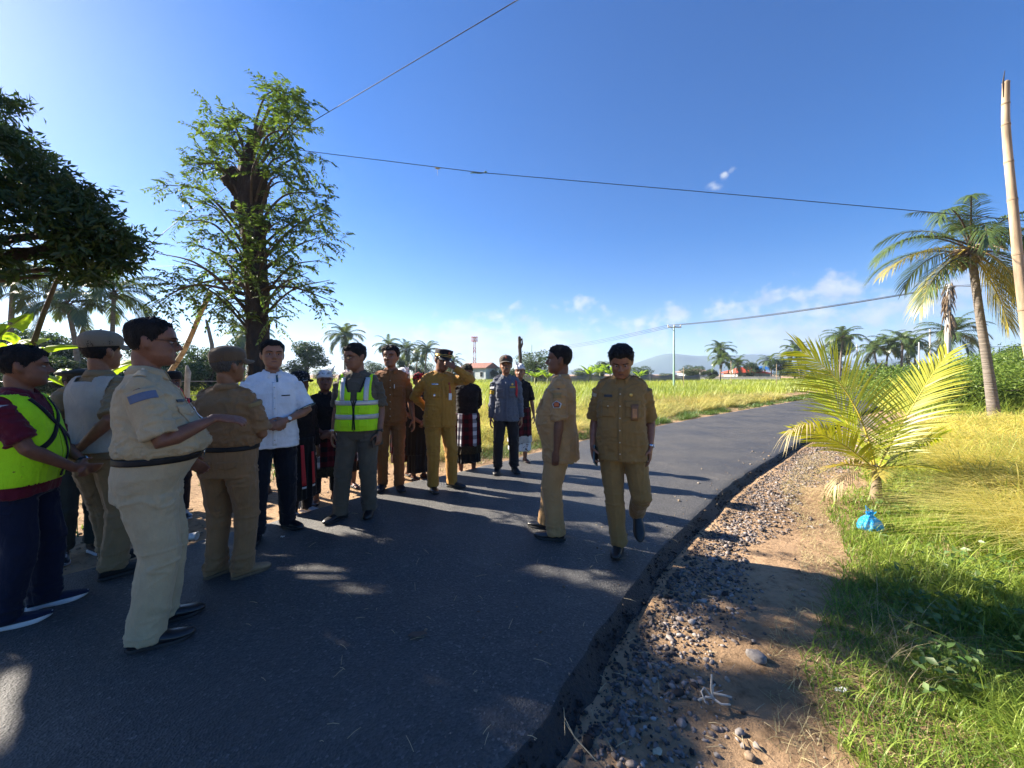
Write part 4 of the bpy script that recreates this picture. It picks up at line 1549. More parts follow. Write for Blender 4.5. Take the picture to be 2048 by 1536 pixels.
        k_.ball(p.hp(q + Vector((0, -.004, .012))), (.020 * p.s, .014 * p.s, .016 * p.s), 12)
        for (L, ax) in zip(tips, (-.5, .55)):
            b0 = q + Vector((0, .002, .02))
            k_.tube([p.hp(b0), p.hp(b0 + Vector((ax * L * .4, -.004, L * .6))), p.hp(b0 + Vector((ax * L, .004, L * 1.15)))], [(.012 * p.s, .006 * p.s), (.013 * p.s, .004 * p.s), (.003 * p.s, .002 * p.s)], 10)
        k_.build('knot', mat, o)
        return o

    def glasses(p, dark=False):
        s = p.s
        mb = MB()
        t = .0016 * s
        for sx in (-1, 1):
            pts = []
            for j in range(21):
                a = 2 * math.pi * j / 20
                ca, sa = math.cos(a), math.sin(a)
                x = .0335 * sx + .0225 * math.copysign(abs(ca) ** .7, ca); z = .113 + .0155 * math.copysign(abs(sa) ** .7, sa)
                pts.append(p.hp((x, -.1015 + .10 * x * x * 10 * .6, z)))
            mb.tube(pts, [t] * 21, 6, round_end=False)
            mb.tube([p.hp((sx * .056, -.099, .120)), p.hp((sx * .076, -.05, .121)), p.hp((sx * .0805, .0, .120)), p.hp((sx * .081, .02, .112))], [(t, t * 1.8)] * 4, 6)
        mb.tube([p.hp((-.011, -.1015, .117)), p.hp((0, -.104, .119)), p.hp((.011, -.1015, .117))], [t] * 3, 6)
        o = mb.build('glasses', m_glassframe, p.root)
        for sx in (-1, 1):
            G = [[p.hp((.0335 * sx + .021 * (2 * j / 8 - 1), -.1010, .113 + .014 * (2 * i / 6 - 1) * math.sqrt(max(.25, 1 - (2 * j / 8 - 1) ** 4)))) for j in range(9)] for i in range(7)]
            grid_obj('lens', G, m_lens, o, .001 * s)
        return o

    # ---------------------------------------------------------------- garments
    def shirt(p, mat, sleeve='short', hem=.90, off=.016, tuck=False, name='shirt', collar=True, collar_mat=None, armoff=.022, amp=.007, flare=.012, sleeve_len=.62):
        s = p.s
        mb = MB()
        def o_(z):
            e = off + (flare * max(0, (1.1 - z) / .25) if not tuck else .006 * math.exp(-((z - hem - .05) / .04) ** 2) - .010 * max(0, 1 - (z - hem) / .025))
            return e
        p.torso_mb(o_, hem, 1.475, mb)
        # trim the hem ring of tucked shirts inward so that it disappears under the belt
        p.clav(mb, off - .004)
        for sd in (1, -1):
            el, wr, d, pn, A = p.arm[sd]
            a = p.sh[sd]
            up = pn
            ws = 1 + (p.w - 1) * .7
            if sleeve == 'short':
                e = a.lerp(el, sleeve_len + .16)
                mb.tube([a + (a - el).normalized() * -.01, a.lerp(el, .35), a.lerp(el, sleeve_len), e], [(.046 + armoff * .9) * s * ws, (.045 + armoff * .95) * s * ws, (.043 + armoff * 1.05) * s * ws, (.043 + armoff * 1.15) * s * ws], 18, up=up, round_end=False)
            else:
                # the bend of the elbow gathers some cloth
                mb.tube([a, a.lerp(el, .35), a.lerp(el, .8), el, el.lerp(wr, .25), el.lerp(wr, .6), el.lerp(wr, .93), el.lerp(wr, .98)],
                        [(.048 + armoff * .8) * s * ws, (.047 + armoff * .85) * s * ws, (.043 + armoff * .8) * s * ws, (.043 + armoff * .75) * s * ws, (.042 + armoff * .75) * s * ws, (.034 + armoff * .7) * s * ws, (.028 + armoff * .55) * s, (.027 + armoff * .4) * s], 18, up=up, round_end=False)
        V, Fc, Nn = remesh(mb, max(p.vox, .008), 3, .5)
        z = V[:, 2] / s
        # gathers: diagonal drags from the armpits, soft vertical folds towards the hem
        V = np_disp(V, Nn, amp * .55 * s, (8, 8, 4), p.seed)
        V = np_disp(V, Nn, amp * .9 * s, (8, 8, 14), p.seed + 9, ridge=True, mask=np.clip((np.abs(V[:, 0]) / s - .10) / .08, 0, 1))
        V = np_disp(V, Nn, amp * .62 * s, (6, 6, 11), p.seed + 19, ridge=True)
        V = np_disp(V, Nn, amp * .9 * s, (24, 24, 3), p.seed + 5, mask=np.clip((1.15 - z) / .2, 0, 1))
        if tuck:
            V = np_disp(V, Nn, amp * 1.0 * s, (16, 16, 30), p.seed + 3, ridge=True, mask=np.clip((1.16 - z) / .1, 0, 1) * np.clip((z - hem) / .02, 0, 1))
        o = mesh_obj(name, V, Fc, mat, p.root)
        p.shirt_o = o
        p.shirt_bvh = BVHTree.FromPolygons([Vector(v) for v in V], Fc)
        tb = p.torso_mb(o_, hem, 1.45)
        p.clav(tb, off - .004)
        p.torso_bvh = BVHTree.FromPolygons([Vector(v) for v in tb.V], tb.F)
        if collar:
            p.collar(collar_mat or mat, o)
        return o

    def collar(p, mat, par, r=.066, open_=22):
        s = p.s
        G = []
        nseg = 40
        for i, (rr, z, tip) in enumerate([(r + .006, 1.455, 0), (r - .002, 1.488, 0), (r + .000, 1.512, .0), (r + .004, 1.514, .0), (r + .013, 1.497, .35), (r + .024, 1.468, 1.0)]):
            row = []
            for j in range(nseg + 1):
                th = R(open_) + (2 * math.pi - 2 * R(open_)) * j / nseg
                a = abs((th + math.pi) % (2 * math.pi) - math.pi)
                fr = max(0, math.cos(a))
                zz = z - .028 * fr ** 1.5 - .018 * tip * max(0, math.cos(a * 1.0)) ** 6
                q = p.v(rr * math.sin(th) * (1.02), .012 - rr * math.cos(th) * (1.0 + .12 * fr) - .006 * fr * tip, zz)
                row.append(q)
            G.append(row)
        return grid_obj('collar', G, mat, par, .0035 * s)

    def cast(p, o, d, lim=.035):
        h1 = p.torso_bvh.ray_cast(o, d)
        h2 = p.shirt_bvh.ray_cast(o, d)
        if h1[0] is None: return h2[0]
        if h2[0] is None or (h2[0] - h1[0]).length > lim * p.s: return h1[0]
        return h2[0]

    def front(p, x, z, off=.004, back=False):
        """point on the shirt front (or back) at nominal x, z"""
        q = p.v(x, 0, z)
        d = Vector((0, 1, 0)) if not back else Vector((0, -1, 0))
        o = Vector((q.x, -1.0 if not back else 1.0, q.z))
        h = p.cast(o, d)
        if h is None: h = q
        return h - d * off * p.s

    def fpatch(p, name, x0, x1, z0, z1, mat, par=None, off=.004, th=.003, n=8, m=8, back=False, skew=0.0, point=0.0):
        G = []
        for i in range(m + 1):
            u = i / m
            row = []
            for j in range(n + 1):
                v_ = j / n
                x = x0 + (x1 - x0) * v_ + skew * u
                z = z0 + (z1 - z0) * u
                if point and u < .5:      # a pointed lower edge, as on a pocket flap
                    z -= point * (1 - abs(2 * v_ - 1)) * (1 - 2 * u)
                row.append(p.front(x, z, off, back))
            G.append(row)
        return grid_obj(name, G, mat, par or p.shirt_o, th * p.s)

    def placket(p, mat, z0, z1, button=None, n=6, x=.0):
        o = p.fpatch('placket', x - .016, x + .016, z0, z1, mat, off=.003, th=.003, n=3, m=26)
        if button:
            for i in range(n):
                z = z0 + (z1 - z0) * (i + .5) / n
                q = p.front(x, z, .006)
                mb = MB(); mb.ball(q, (.0058 * p.s, .0025 * p.s, .0058 * p.s), 10); mb.build('button', button, o)
        return o

    def pocket(p, x, z, mat, flap=True, w_=.115, h=.125, button=None):
        o = p.fpatch('pocket', x - w_ / 2, x + w_ / 2, z - h, z, mat, off=.0045, th=.004, n=8, m=9)
        if flap:
            f = p.fpatch('pocket_flap', x - w_ / 2 - .004, x + w_ / 2 + .004, z - .038, z + .008, mat, o, off=.0085, th=.004, n=8, m=5, point=.016)
            if button:
                q = p.front(x, z - .034, .013)
                mb = MB(); mb.ball(q, (.006 * p.s, .003 * p.s, .006 * p.s), 10); mb.build('button', button, f)
        return o

    def epaulette(p, mat, tip=None):
        for sd in (1, -1):
            G = []
            for i in range(9):
                u = i / 8
                row = []
                for j in range(5):
                    v_ = j / 4 - .5
                    x = sd * (.085 + .095 * u); y = .014 + v_ * (.040 + .012 * u)
                    q = p.v(x, y, 1.4)
                    h = p.shirt_bvh.ray_cast(Vector((q.x, q.y, q.z + .4)), Vector((0, 0, -1)))[0]
                    row.append((h if h is not None else q) + Vector((0, 0, .006)))
                G.append(row)
            o = grid_obj('epaulette', G, mat, p.shirt_o, .005 * p.s)
            if tip:
                mb = MB(); mb.ball(G[1][2] + Vector((0, 0, .004)), .007 * p.s, 8); mb.build('button', tip, o)

    def arm_patch(p, sd, u0, u1, half, mat, off=.004, name='sleeve_badge', outer=None, pent=False):
        """patch on the outside of the upper sleeve, u along shoulder-elbow"""
        el, wr, d, pn, A = p.arm[sd]
        a = p.sh[sd]
        ax = (el - a).normalized()
        out = Vector(outer or (sd, -.25, 0)); out = (out - ax * out.dot(ax)).normalized()
        side = ax.cross(out)
        G = []
        for i in range(8):
            u = u0 + (u1 - u0) * i / 7
            row = []
            for j in range(8):
                v_ = (j / 7 * 2 - 1)
                hh = half
                if pent:
                    f_ = i / 7
                    hh = half * (np.interp(f_, [0, .38, 1], [.05, 1.0, .66]))
                c = a + (el - a) * u + side * v_ * hh * p.s
                h = p.shirt_bvh.ray_cast(c + out * .3, -out)[0]
                row.append((h if h is not None else c + out * .07) + out * off * p.s)
            G.append(row)
        return grid_obj(name, G, mat, p.shirt_o, .002 * p.s)

    def trousers(p, mat, waist=1.02, loose=1.0, cuff=.05, amp=.006, name='trousers', crease=True, stack=.5, hipw=1.0):
        s = p.s
        mb = MB()
        rings = []
        for z, dw, dd in [(.80, .002, .006), (.86, .009, .009), (.92, .012, .009), (.97, .011, .011), (waist, .011, .011)]:
            hw, hd, yc = p.torso_prof(z)
            rings.append(ell_ring(p.v(0, yc, z), (hw + dw) * s * hipw, (hd + dd) * s, 40, 2.3))
        mb.rings(rings)
        ws = (1 + (p.w - 1) * .8) * loose
        for sd in (1, -1):
            hip, kn, an, L_ = p.leg[sd]
            h0 = hip + Vector((0, 0, -.01)) * s
            dn = (an - kn).normalized()
            bot = an + dn * (.085 - cuff) * s
            wob = Vector((.004 * sd, 0, 0))
            mb.tube([h0, h0.lerp(kn, .25), h0.lerp(kn, .6), kn, kn.lerp(an, .3), kn.lerp(an, .7), bot],
                    [(.094 * s * ws, .106 * s * ws), (.092 * s * ws, .100 * s * ws), (.082 * s * ws, .088 * s * ws), (.073 * s * ws, .077 * s * ws), (.069 * s * ws, .074 * s * ws), (.064 * s * ws, .070 * s * ws), (.064 * s * ws, .074 * s * ws)], 22, round_end=False)
        V, Fc, Nn = remesh(mb, max(p.vox, .008), 4, .5)
        z = V[:, 2] / s
        V = np_disp(V, Nn, amp * .5 * s, (7, 7, 4), p.seed + 40)
        V = np_disp(V, Nn, amp * .7 * s, (8, 8, 3.5), p.seed + 44, ridge=True)
        V = np_disp(V, Nn, amp * 1.1 * s, (5, 5, 13), p.seed + 41, ridge=True, mask=np.exp(-((z - .80) / .10) ** 2) + .9 * np.exp(-((z - .46) / .10) ** 2))
        V = np_disp(V, Nn, amp * 1.7 * stack * s, (6, 6, 22), p.seed + 42, ridge=True, mask=np.clip((.26 - z) / .14, 0, 1) * np.clip((z - .05) / .04, 0, 1))
        if crease:      # pressed front and back creases
            for sd in (1, -1):
                hip, kn, an, L_ = p.leg[sd]
                cx = np.where(V[:, 2] > kn.z, np.interp(V[:, 2], [kn.z, hip.z], [kn.x, hip.x]), np.interp(V[:, 2], [an.z, kn.z], [an.x, kn.x]))
                mk = np.exp(-((V[:, 0] - cx) / (.011 * s)) ** 2) * (V[:, 0] * sd > -.02) * np.clip((.84 - z) / .1, 0, 1) * (np.abs(Nn[:, 1]) > .5)
                V = V + Nn * (mk * .0055 * s)[:, None]
        o = mesh_obj(name, V, Fc, mat, p.root)
        p.tr_o = o
        p.tr_bvh = BVHTree.FromPolygons([Vector(v) for v in V], Fc)
        p.waist = waist
        return o

    def belt(p, mat=None, buckle=True, z=None, h=.034):
        s = p.s
        z = z or p.waist - .012
        G = []
        for i in range(4):
            row = []
            zz = z - h / 2 + h * i / 3
            hw, hd, yc = p.torso_prof(zz)
            for q in ell_ring(p.v(0, yc, zz), (hw + .0165) * s, (hd + .0165) * s, 56, 2.3):
                row.append(q)
            G.append(row)
        o = grid_obj('belt', G, mat or m_beltlea, p.root, .004 * s, closed=True)
        if buckle:
            hw, hd, yc = p.torso_prof(z)
            mb = MB(); q = p.v(0, yc - hd - .0205, z)
            mb.box(q, (.045 * s, .006 * s, .036 * s)); mb.build('buckle', m_steel, o)
        # loops
        return o

    def shoes(p, mat, sole=None, kind='dress', sole_h=.022, lace=None):
        s = p.s * p.k.get('shoe_s', 1.0)
        for sd in (1, -1):
            hip, kn, an, L_ = p.leg[sd]
            y = R(L_.get('yaw', sd * 12)); pit = R(L_.get('pitch', 0))
            t = Vector(L_['t']) * p.s
            M = Matrix.Translation(t) @ Matrix.Rotation(y, 4, 'Z') @ Matrix.Rotation(pit, 4, 'X')
            # sections from heel to toe: y(forward is -), half width, height, x shift
            long_ = .205 if kind == 'dress' else .185
            secs = [(.078, .018, .062, 0), (.070, .030, .082, 0), (.045, .035, .092, 0), (.012, .036, .094, 0), (-.025, .040, .088, 0), (-.06, .044, .076, -.002), (-.10, .048, .066, -.003), (-.14, .047, .058, -.002), (-.172, .040, .052, .001), (-long_ + .008, .025, .045, .003), (-long_ - .004, .010, .033, .003)]
            if kind == 'boot':
                secs = [(.080, .020, .11, 0), (.072, .034, .14, 0), (.045, .040, .150, 0), (.010, .042, .150, 0), (-.025, .043, .120, 0), (-.06, .046, .082, -.002), (-.10, .050, .066, -.003), (-.14, .049, .056, -.002), (-.172, .042, .048, .001), (-.188, .028, .040, .003), (-.198, .010, .030, .003)]
            rings = []
            for yy, hw, hh, xs in secs:
                row = []
                for j in range(20):
                    a = 2 * math.pi * j / 20
                    ca, sa = math.cos(a), math.sin(a)
                    z0 = sole_h * .8
                    zc = (hh + z0) / 2; hz = (hh - z0) / 2
                    x = hw * math.copysign(abs(ca) ** .8, ca) * (1 - .18 * max(0, sa))
                    row.append(M @ (Vector((x - sd * xs, yy, zc + hz * math.copysign(abs(sa) ** .75, sa))) * s))
                rings.append(row)
            mb = MB(); mb.rings(rings)
            V, Fc, Nn = evaluated(mb.V, mb.F, [('SUBSURF', dict(levels=1))])
            o = mesh_obj('shoe', V, Fc, mat, p.root)
            # sole: flat slab a little wider than the upper, with a heel
            outl = []
            m_ = 36
            for j in range(m_):
                a = 2 * math.pi * j / m_
                yy = -.058 + (.145 if kind == 'dress' else .140) * math.cos(a)
                wd = float(np.interp(-yy, [-.085, -.06, 0, .05, .10, .15, .19, .208], [.0, .034, .037, .040, .049, .044, .026, .0]))
                outl.append(Vector((math.copysign(wd, math.sin(a)) * min(1, abs(math.sin(a)) * 4), yy, 0)))
            mb = MB()
            arch = lambda v_: .008 * math.exp(-((v_.y - .0) / .03) ** 2) if kind == 'dress' else 0
            toe = lambda v_: .012 * max(0, (-v_.y - .13) / .07) ** 2
            mb.rings([[M @ ((v_ * .97 + Vector((0, 0, .001 + arch(v_) + toe(v_)))) * s) for v_ in outl], [M @ ((v_ * 1.0 + Vector((0, 0, .004 + arch(v_) + toe(v_)))) * s) for v_ in outl],
                      [M @ ((v_ * 1.0 + Vector((0, 0, sole_h + toe(v_)))) * s) for v_ in outl], [M @ ((v_ * .95 + Vector((0, 0, sole_h + .002 + toe(v_)))) * s) for v_ in outl]])
            mb.build('sole', sole or m_rubber, o)
            if lace:
                for q in range(5):
                    l_ = MB()
                    yy = -.035 - q * .018; zz = float(np.interp(-yy, [.025, .06, .10, .14], [.125, .086, .070, .06] if kind == 'boot' else [.084, .068, .055, .046]))
                    l_.tube([M @ (Vector((-.024, yy, zz - .008)) * s), M @ (Vector((0, yy - .003, zz + .003)) * s), M @ (Vector((.024, yy, zz - .008)) * s)], [.004 * s] * 3, 6)
                    l_.build('lace', lace, o)

    def watch(p, sd, strap, face, u=.86):
        el, wr, d, pn, A = p.arm[sd]
        ax = (wr - el).normalized()
        c = el.lerp(wr, u + .08)
        mb = MB()
        up = -Vector(pn); up = (up - ax * up.dot(ax)).normalized(); sdv = ax.cross(up)
        rows = []
        for k_ in (-.009, -.007, .007, .009):
            r_ = .0295 if abs(k_) < .008 else .028
            rows.append([c + ax * k_ * p.s + (sdv * math.cos(2 * math.pi * j / 24) * r_ * 1.06 + up * math.sin(2 * math.pi * j / 24) * (r_ * .86)) * p.s for j in range(24)])
        mb.rings(rows)
        o = mb.build('watch', strap, p.root)
        f = MB()
        c2 = c + up * .0265 * p.s
        rows = []
        for h, r_ in ((-.003, .017), (.004, .018), (.006, .015), (.006, .001)):
            rows.append([c2 + up * h * p.s + (sdv * math.cos(2 * math.pi * j / 20) + ax * math.sin(2 * math.pi * j / 20)) * r_ * p.s for j in range(20)])
        f.rings(rows); f.build('watch_face', face, o)

    def sarong(p, mat, z1=1.0, z0=.28, off=.03, name='sarong', open_=None, taper=1.0, uvs=1.0, wrap=.0):
        """wrapped skirt with vertical folds; UV runs round and down the cloth in metres"""
        s = p.s
        n, m_ = 96, 26
        lx = [p.leg[sd][2].x for sd in (1, -1)]; ly = [p.leg[sd][2].y for sd in (1, -1)]
        cx, cy = sum(lx) / 2, sum(ly) / 2
        V, UV = [], []
        for i in range(m_ + 1):
            u = i / m_
            z = z1 + (z0 - z1) * u
            hw, hd, yc = p.torso_prof(max(z, .86))
            if z < .9:
                t = (.9 - z) / .9
                hw, hd = (hw * (1 - t) + (abs(lx[0] - lx[1]) / 2 / s + .085) * t) * taper, hd * (1 - t) + (abs(ly[0] - ly[1]) / 2 / s + .10) * t
                c = p.v(0, yc, .9).lerp(Vector((cx, cy, 0)), t); c.z = z * s
            else:
                c = p.v(0, yc, z)
            for j in range(n):
                a = 2 * math.pi * j / n
                fold = .010 * (.25 + u) * math.sin(7 * a + p.seed) + .008 * (.2 + u) * math.sin(17 * a + 2 * u + p.seed)
                ca, sa = math.cos(a), math.sin(a)
                zz = z * s + (.03 * u * math.exp(-((a - 4.6) / .4) ** 2) * wrap) * s
                V.append((c.x + (hw + off + fold) * s * ca, c.y + (hd + off + fold) * s * sa, zz))
                UV.append((a * .19, z))
        Fc = [(i * n + j, (i + 1) * n + j, (i + 1) * n + (j + 1) % n, i * n + (j + 1) % n) for i in range(m_) for j in range(n)]
        o = mesh_obj(name, V, Fc, mat, p.root, uv=UV)
        sd_ = o.modifiers.new('s', 'SOLIDIFY'); sd_.thickness = .004; sd_.offset = -1
        return o

    def vest(p, mat, trim, off=.030, hem=1.0, neck=(1.20, .085), arm_x=.15, front_open=.006, amp=.004, name='vest', back_v=None):
        """sleeveless waistcoat cut from the torso: V neck in front, armholes, open front seam"""
        s = p.s
        mb = p.torso_mb(lambda z: off + .010 * max(0, (1.1 - z) / .2), hem - .02, 1.46)
        p.clav(mb, off - .004)
        V, Fc, Nn = remesh(mb, max(p.vox, .008) * .9, 3, .5)
        V = np_disp(V, Nn, amp * s, (8, 8, 6), p.seed + 70)
        V = np_disp(V, Nn, amp * .8 * s, (20, 20, 4), p.seed + 71, mask=np.clip((1.2 - V[:, 2] / s) / .2, 0, 1))
        leanx = np.tan(R(p.lean)) * np.clip(V[:, 2] / s - .9, 0, 9) * s
        X = V[:, 0] / s; Yv = (V[:, 1] + leanx) / s; Z = V[:, 2] / s
        keep = []
        zn, wn = neck
        for f in Fc:
            f = list(f)
            x, y, z = X[f].mean(), Yv[f].mean(), Z[f].mean()
            ok = z > hem and (z < 1.47)
            if y < .0 and z > zn and abs(x) < wn * (z - zn) / (1.46 - zn) + .004: ok = False
            if z > 1.43 and abs(x) < .07: ok = False
            ax_ = arm_x + .012 * max(0, (1.27 - z) / .07) ** 2 * 3 if z > 1.17 else 9
            if abs(x) > ax_: ok = False
            if y < .02 and z <= zn and abs(x) < front_open: ok = False
            if ok: keep.append(f)
        used = sorted({i for f in keep for i in f}); mp_ = {u: i for i, u in enumerate(used)}
        V2 = V[used]; F2 = [[mp_[i] for i in f] for f in keep]
        o = mesh_obj(name, V2, F2, mat, p.root)
        sd_ = o.modifiers.new('s', 'SOLIDIFY'); sd_.thickness = .004; sd_.offset = -1
        p.vest_o = o
        # the shirt helpers now measure from the vest
        p.keep = (p.shirt_bvh, p.torso_bvh, p.shirt_o)
        p.shirt_bvh = BVHTree.FromPolygons([Vector(v) for v in V], Fc)
        p.torso_bvh = p.shirt_bvh
        p.shirt_o = o
        return o

    def band(p, z0, z1, mat, off=.004, a0=0, a1=360, name='reflective_strip', par=None, tilt=0):
        """strip running round the torso, cast onto the outer garment"""
        G = []
        n = int(abs(a1 - a0) / 5) + 1
        for i in range(4):
            row = []
            z = z0 + (z1 - z0) * i / 3
            hw, hd, yc = p.torso_prof(z)
            for j in range(n + 1):
                th = R(a0 + (a1 - a0) * j / n)
                d = Vector((math.sin(th), -math.cos(th), 0))
                zz = z + tilt * math.cos(th)
                c = p.v(0, yc, zz)
                h = p.shirt_bvh.ray_cast(c + d * 1.0, -d)[0]
                row.append((h if h is not None else c + d * hw) + d * off * p.s)
            G.append(row)
        return grid_obj(name, G, mat, par or p.shirt_o, .002 * p.s)

    def path_strip(p, pts, width, mat, back=False, off=.005, name='strap', par=None, n=26):
        """strip following x,z points on the front or back"""
        P_ = catmull([(a, b) for a, b in pts], max(3, n // max(1, len(pts) - 1)))
        G = []
        for i, q in enumerate(P_):
            t = P_[min(i + 1, len(P_) - 1)] - P_[max(i - 1, 0)]
            t = t / (np.linalg.norm(t) + 1e-9)
            nn = np.array([-t[1], t[0]])
            G.append([p.front(*(q + nn * width * e), off, back) for e in (-.5, -.17, .17, .5)])
        return grid_obj(name, G, mat, par or p.shirt_o, .003 * p.s)

    def world(p, q):
        return Matrix.Translation(p.root.location) @ Matrix.Rotation(p.root.rotation_euler.z, 4, 'Z') @ Vector(q)


def hash_str(t):
    h = 7
    for ch in t: h = (h * 31 + ord(ch)) & 0xFFFFFF
    return h


def held_box(p, sd, size, mats, name, label, cat, along=.09, out=.02, roll=0.0, up_shift=0):
    """a flat thing held in the hand: oriented with the fingers; parts: body, screen"""
    el, wr, d, pn, A = p.arm[sd]
    d_, pn_, x_ = frame_from(d, pn)
    q = wr + d_ * along * p.s + pn_ * out * p.s
    Rz = Matrix.Rotation(p.root.rotation_euler.z, 3, 'Z')
    M = Rz @ Matrix((x_, d_, pn_)).transposed()
    t = thing(name, label, cat, p.world(q))
    t.rotation_mode = 'QUATERNION'
    t.rotation_quaternion = (M @ Matrix.Rotation(roll, 3, 'Z')).to_quaternion()
    bm = bmesh.new(); bmesh.ops.create_cube(bm, size=1.0)
    bmesh.ops.scale(bm, vec=size, verts=bm.verts)
    bmesh.ops.bevel(bm, geom=list(bm.edges), offset=min(size) * .3, segments=2, affect='EDGES')
    me = bpy.data.meshes.new('case'); bm.to_mesh(me); bm.free()
    o = bpy.data.objects.new('case', me); COL.objects.link(o); o.parent = t; me.materials.append(mats[0])
    if len(mats) > 1:
        mb = MB(); mb.box((0, 0, size[2] / 2 + .0006), (size[0] * .9, size[1] * .9, .0012)); mb.build('screen', mats[1], t, smooth=False)
    return t
# ================================================================== the people
def plaid_mat(name, bands, dark=(.012, .010, .012), red=(.10, .012, .018), white=(.62, .63, .68), grey=(.22, .23, .27)):
    """checked cloth: dark ground with dull red checks and pale chequered bands (u round the cloth, v down it)"""
    m, nt, out = nodes(name)
    b = N(nt, 'ShaderNodeBsdfPrincipled'); b.inputs['Roughness'].default_value = .85; b.inputs['Specular IOR Level'].default_value = .2
    tc = N(nt, 'ShaderNodeTexCoord'); sp = N(nt, 'ShaderNodeSeparateXYZ'); nt.links.new(tc.outputs['UV'], sp.inputs[0])

    def mth(op, a, b_=None, c=None):
        n = nt.nodes.new('ShaderNodeMath'); n.operation = op
        for i, x in enumerate((a, b_, c)):
            if x is None: continue
            if isinstance(x, (int, float)): n.inputs[i].default_value = x
            else: nt.links.new(x, n.inputs[i])
        return n.outputs[0]

    u, v = sp.outputs[0], sp.outputs[1]
    rowm = mth('LESS_THAN', mth('FRACT', mth('MULTIPLY', v, 1 / .13)), .5)
    colm = mth('LESS_THAN', mth('FRACT', mth('MULTIPLY', u, 1 / .13)), .5)

    def mix(f, a, b_):
        n = N(nt, 'ShaderNodeMix', data_type='RGBA')
        if isinstance(f, (int, float)): n.inputs[0].default_value = f
        else: nt.links.new(f, n.inputs[0])
        for k, x in ((6, a), (7, b_)):
            if isinstance(x, tuple): n.inputs[k].default_value = rgb(x)
            else: nt.links.new(x, n.inputs[k])
        return n.outputs[2]

    c = mix(colm, mix(rowm, dark, tuple(x * .5 for x in red)), mix(rowm, tuple(x * .6 for x in red), red))
    wb = mix(rowm, grey, white)
    for (u0, u1) in bands:
        inb = mth('MULTIPLY', mth('GREATER_THAN', u, u0), mth('LESS_THAN', u, u1))
        c = mix(inb, c, wb)
    nt.links.new(c, b.inputs['Base Color'])
    t = noise_tex(nt, 300, 2); bp = N(nt, 'ShaderNodeBump'); bp.inputs['Strength'].default_value = .3; bp.inputs['Distance'].default_value = .002
    nt.links.new(t.outputs[0], bp.inputs['Height']); nt.links.new(bp.outputs[0], b.inputs['Normal'])
    nt.links.new(b.outputs[0], out.inputs[0])
    return m


def mat_print(name, base, ink, scale=9, thr=.52, rough=.8):
    """printed cloth: blotchy batik-like figures"""
    m, nt, out = nodes(name)
    b = N(nt, 'ShaderNodeBsdfPrincipled'); b.inputs['Roughness'].default_value = rough; b.inputs['Specular IOR Level'].default_value = .2
    t = noise_tex(nt, scale, 3, .5); t.inputs['Distortion'].default_value = 2.2
    r = ramp(nt, t.outputs[0], [(thr - .02, base), (thr + .02, ink)])
    nt.links.new(r.outputs[0], b.inputs['Base Color']); nt.links.new(b.outputs[0], out.inputs[0])
    return m


K_beige = mat_cloth('beige khaki', (.45, .36, .22))
K_beige2 = mat_cloth('beige khaki trousers', (.46, .37, .23))
K_tan = mat_cloth('tan khaki', (.41, .25, .11))
K_tan2 = mat_cloth('brown khaki', (.255, .155, .055))
K_brown = mat_cloth('brown twill', (.26, .15, .07))
K_gold = mat_cloth('ochre twill', (.40, .20, .035))
K_rust = mat_cloth('rust brown cloth', (.24, .095, .03))
K_olive = mat_cloth('grey olive cloth', (.105, .088, .064))
K_white = mat_cloth('white shirt cloth', (.82, .83, .86))
K_maroon = mat_cloth('maroon cloth', (.12, .010, .022))
K_neon = mat_cloth('lime safety mesh', (.50, .95, .015))
K_navy = mat_cloth('navy denim', (.010, .013, .034))
K_night = mat_cloth('near black trousers', (.009, .010, .016))
K_grey = mat_cloth('slate grey cloth', (.115, .13, .165))
K_vestgrey = mat_cloth('light grey waistcoat', (.42, .40, .34))
K_khaki3 = mat_cloth('dull khaki', (.25, .18, .095))
K_dkolive = mat_cloth('dark olive drab', (.035, .040, .034))
K_whitecloth = mat_cloth('white head cloth', (.75, .75, .77))
K_pinkcloth = mat_cloth('white and red head cloth', (.62, .50, .50))
K_darkbatik = mat_print('dark batik cloth', (.012, .012, .010), (.06, .06, .035), 30)
K_redblack = mat_print('red and black head cloth', (.01, .009, .01), (.35, .02, .03), 16, .5)
K_batikshirt = mat_print('black batik shirt', (.010, .009, .010), (.022, .016, .016), 26, .56)
K_whitebatik = mat_print('white batik with black curls', (.62, .63, .64), (.03, .03, .035), 13, .57)
K_blackknit = mat_print('black cap with white print', (.010, .010, .011), (.5, .5, .5), 28, .62)
K_tanlea = mat_simple('tan suede', (.27, .175, .095), .8, .2, 20, .3, 120)
K_navyshoe = mat_cloth('navy trainer mesh', (.012, .018, .05))
K_whitesole = mat_simple('white foam sole', (.62, .63, .66), .5, .08)
K_brownphone = mat_simple('dark brown leather case', (.045, .028, .020), .5, .2)
K_phone = mat_simple('grey green phone case', (.12, .17, .18), .4, .1)
K_glass = mat_simple('dark phone glass', (.012, .013, .015), .12, .1)
K_wht_btn = mat_simple('pale button', (.55, .5, .4), .4, .1)
K_darktag = mat_simple('black name plate', (.02, .02, .02), .4, .1)
K_red = mat_simple('red ribbon', (.5, .02, .03), .6, .1)
K_blue_patch = mat_cloth('blue woven patch', (.12, .16, .26))
K_yel_patch = mat_cloth('yellow woven patch', (.55, .38, .05))
K_brown_holder = mat_simple('brown card holder', (.16, .075, .03), .5, .2)

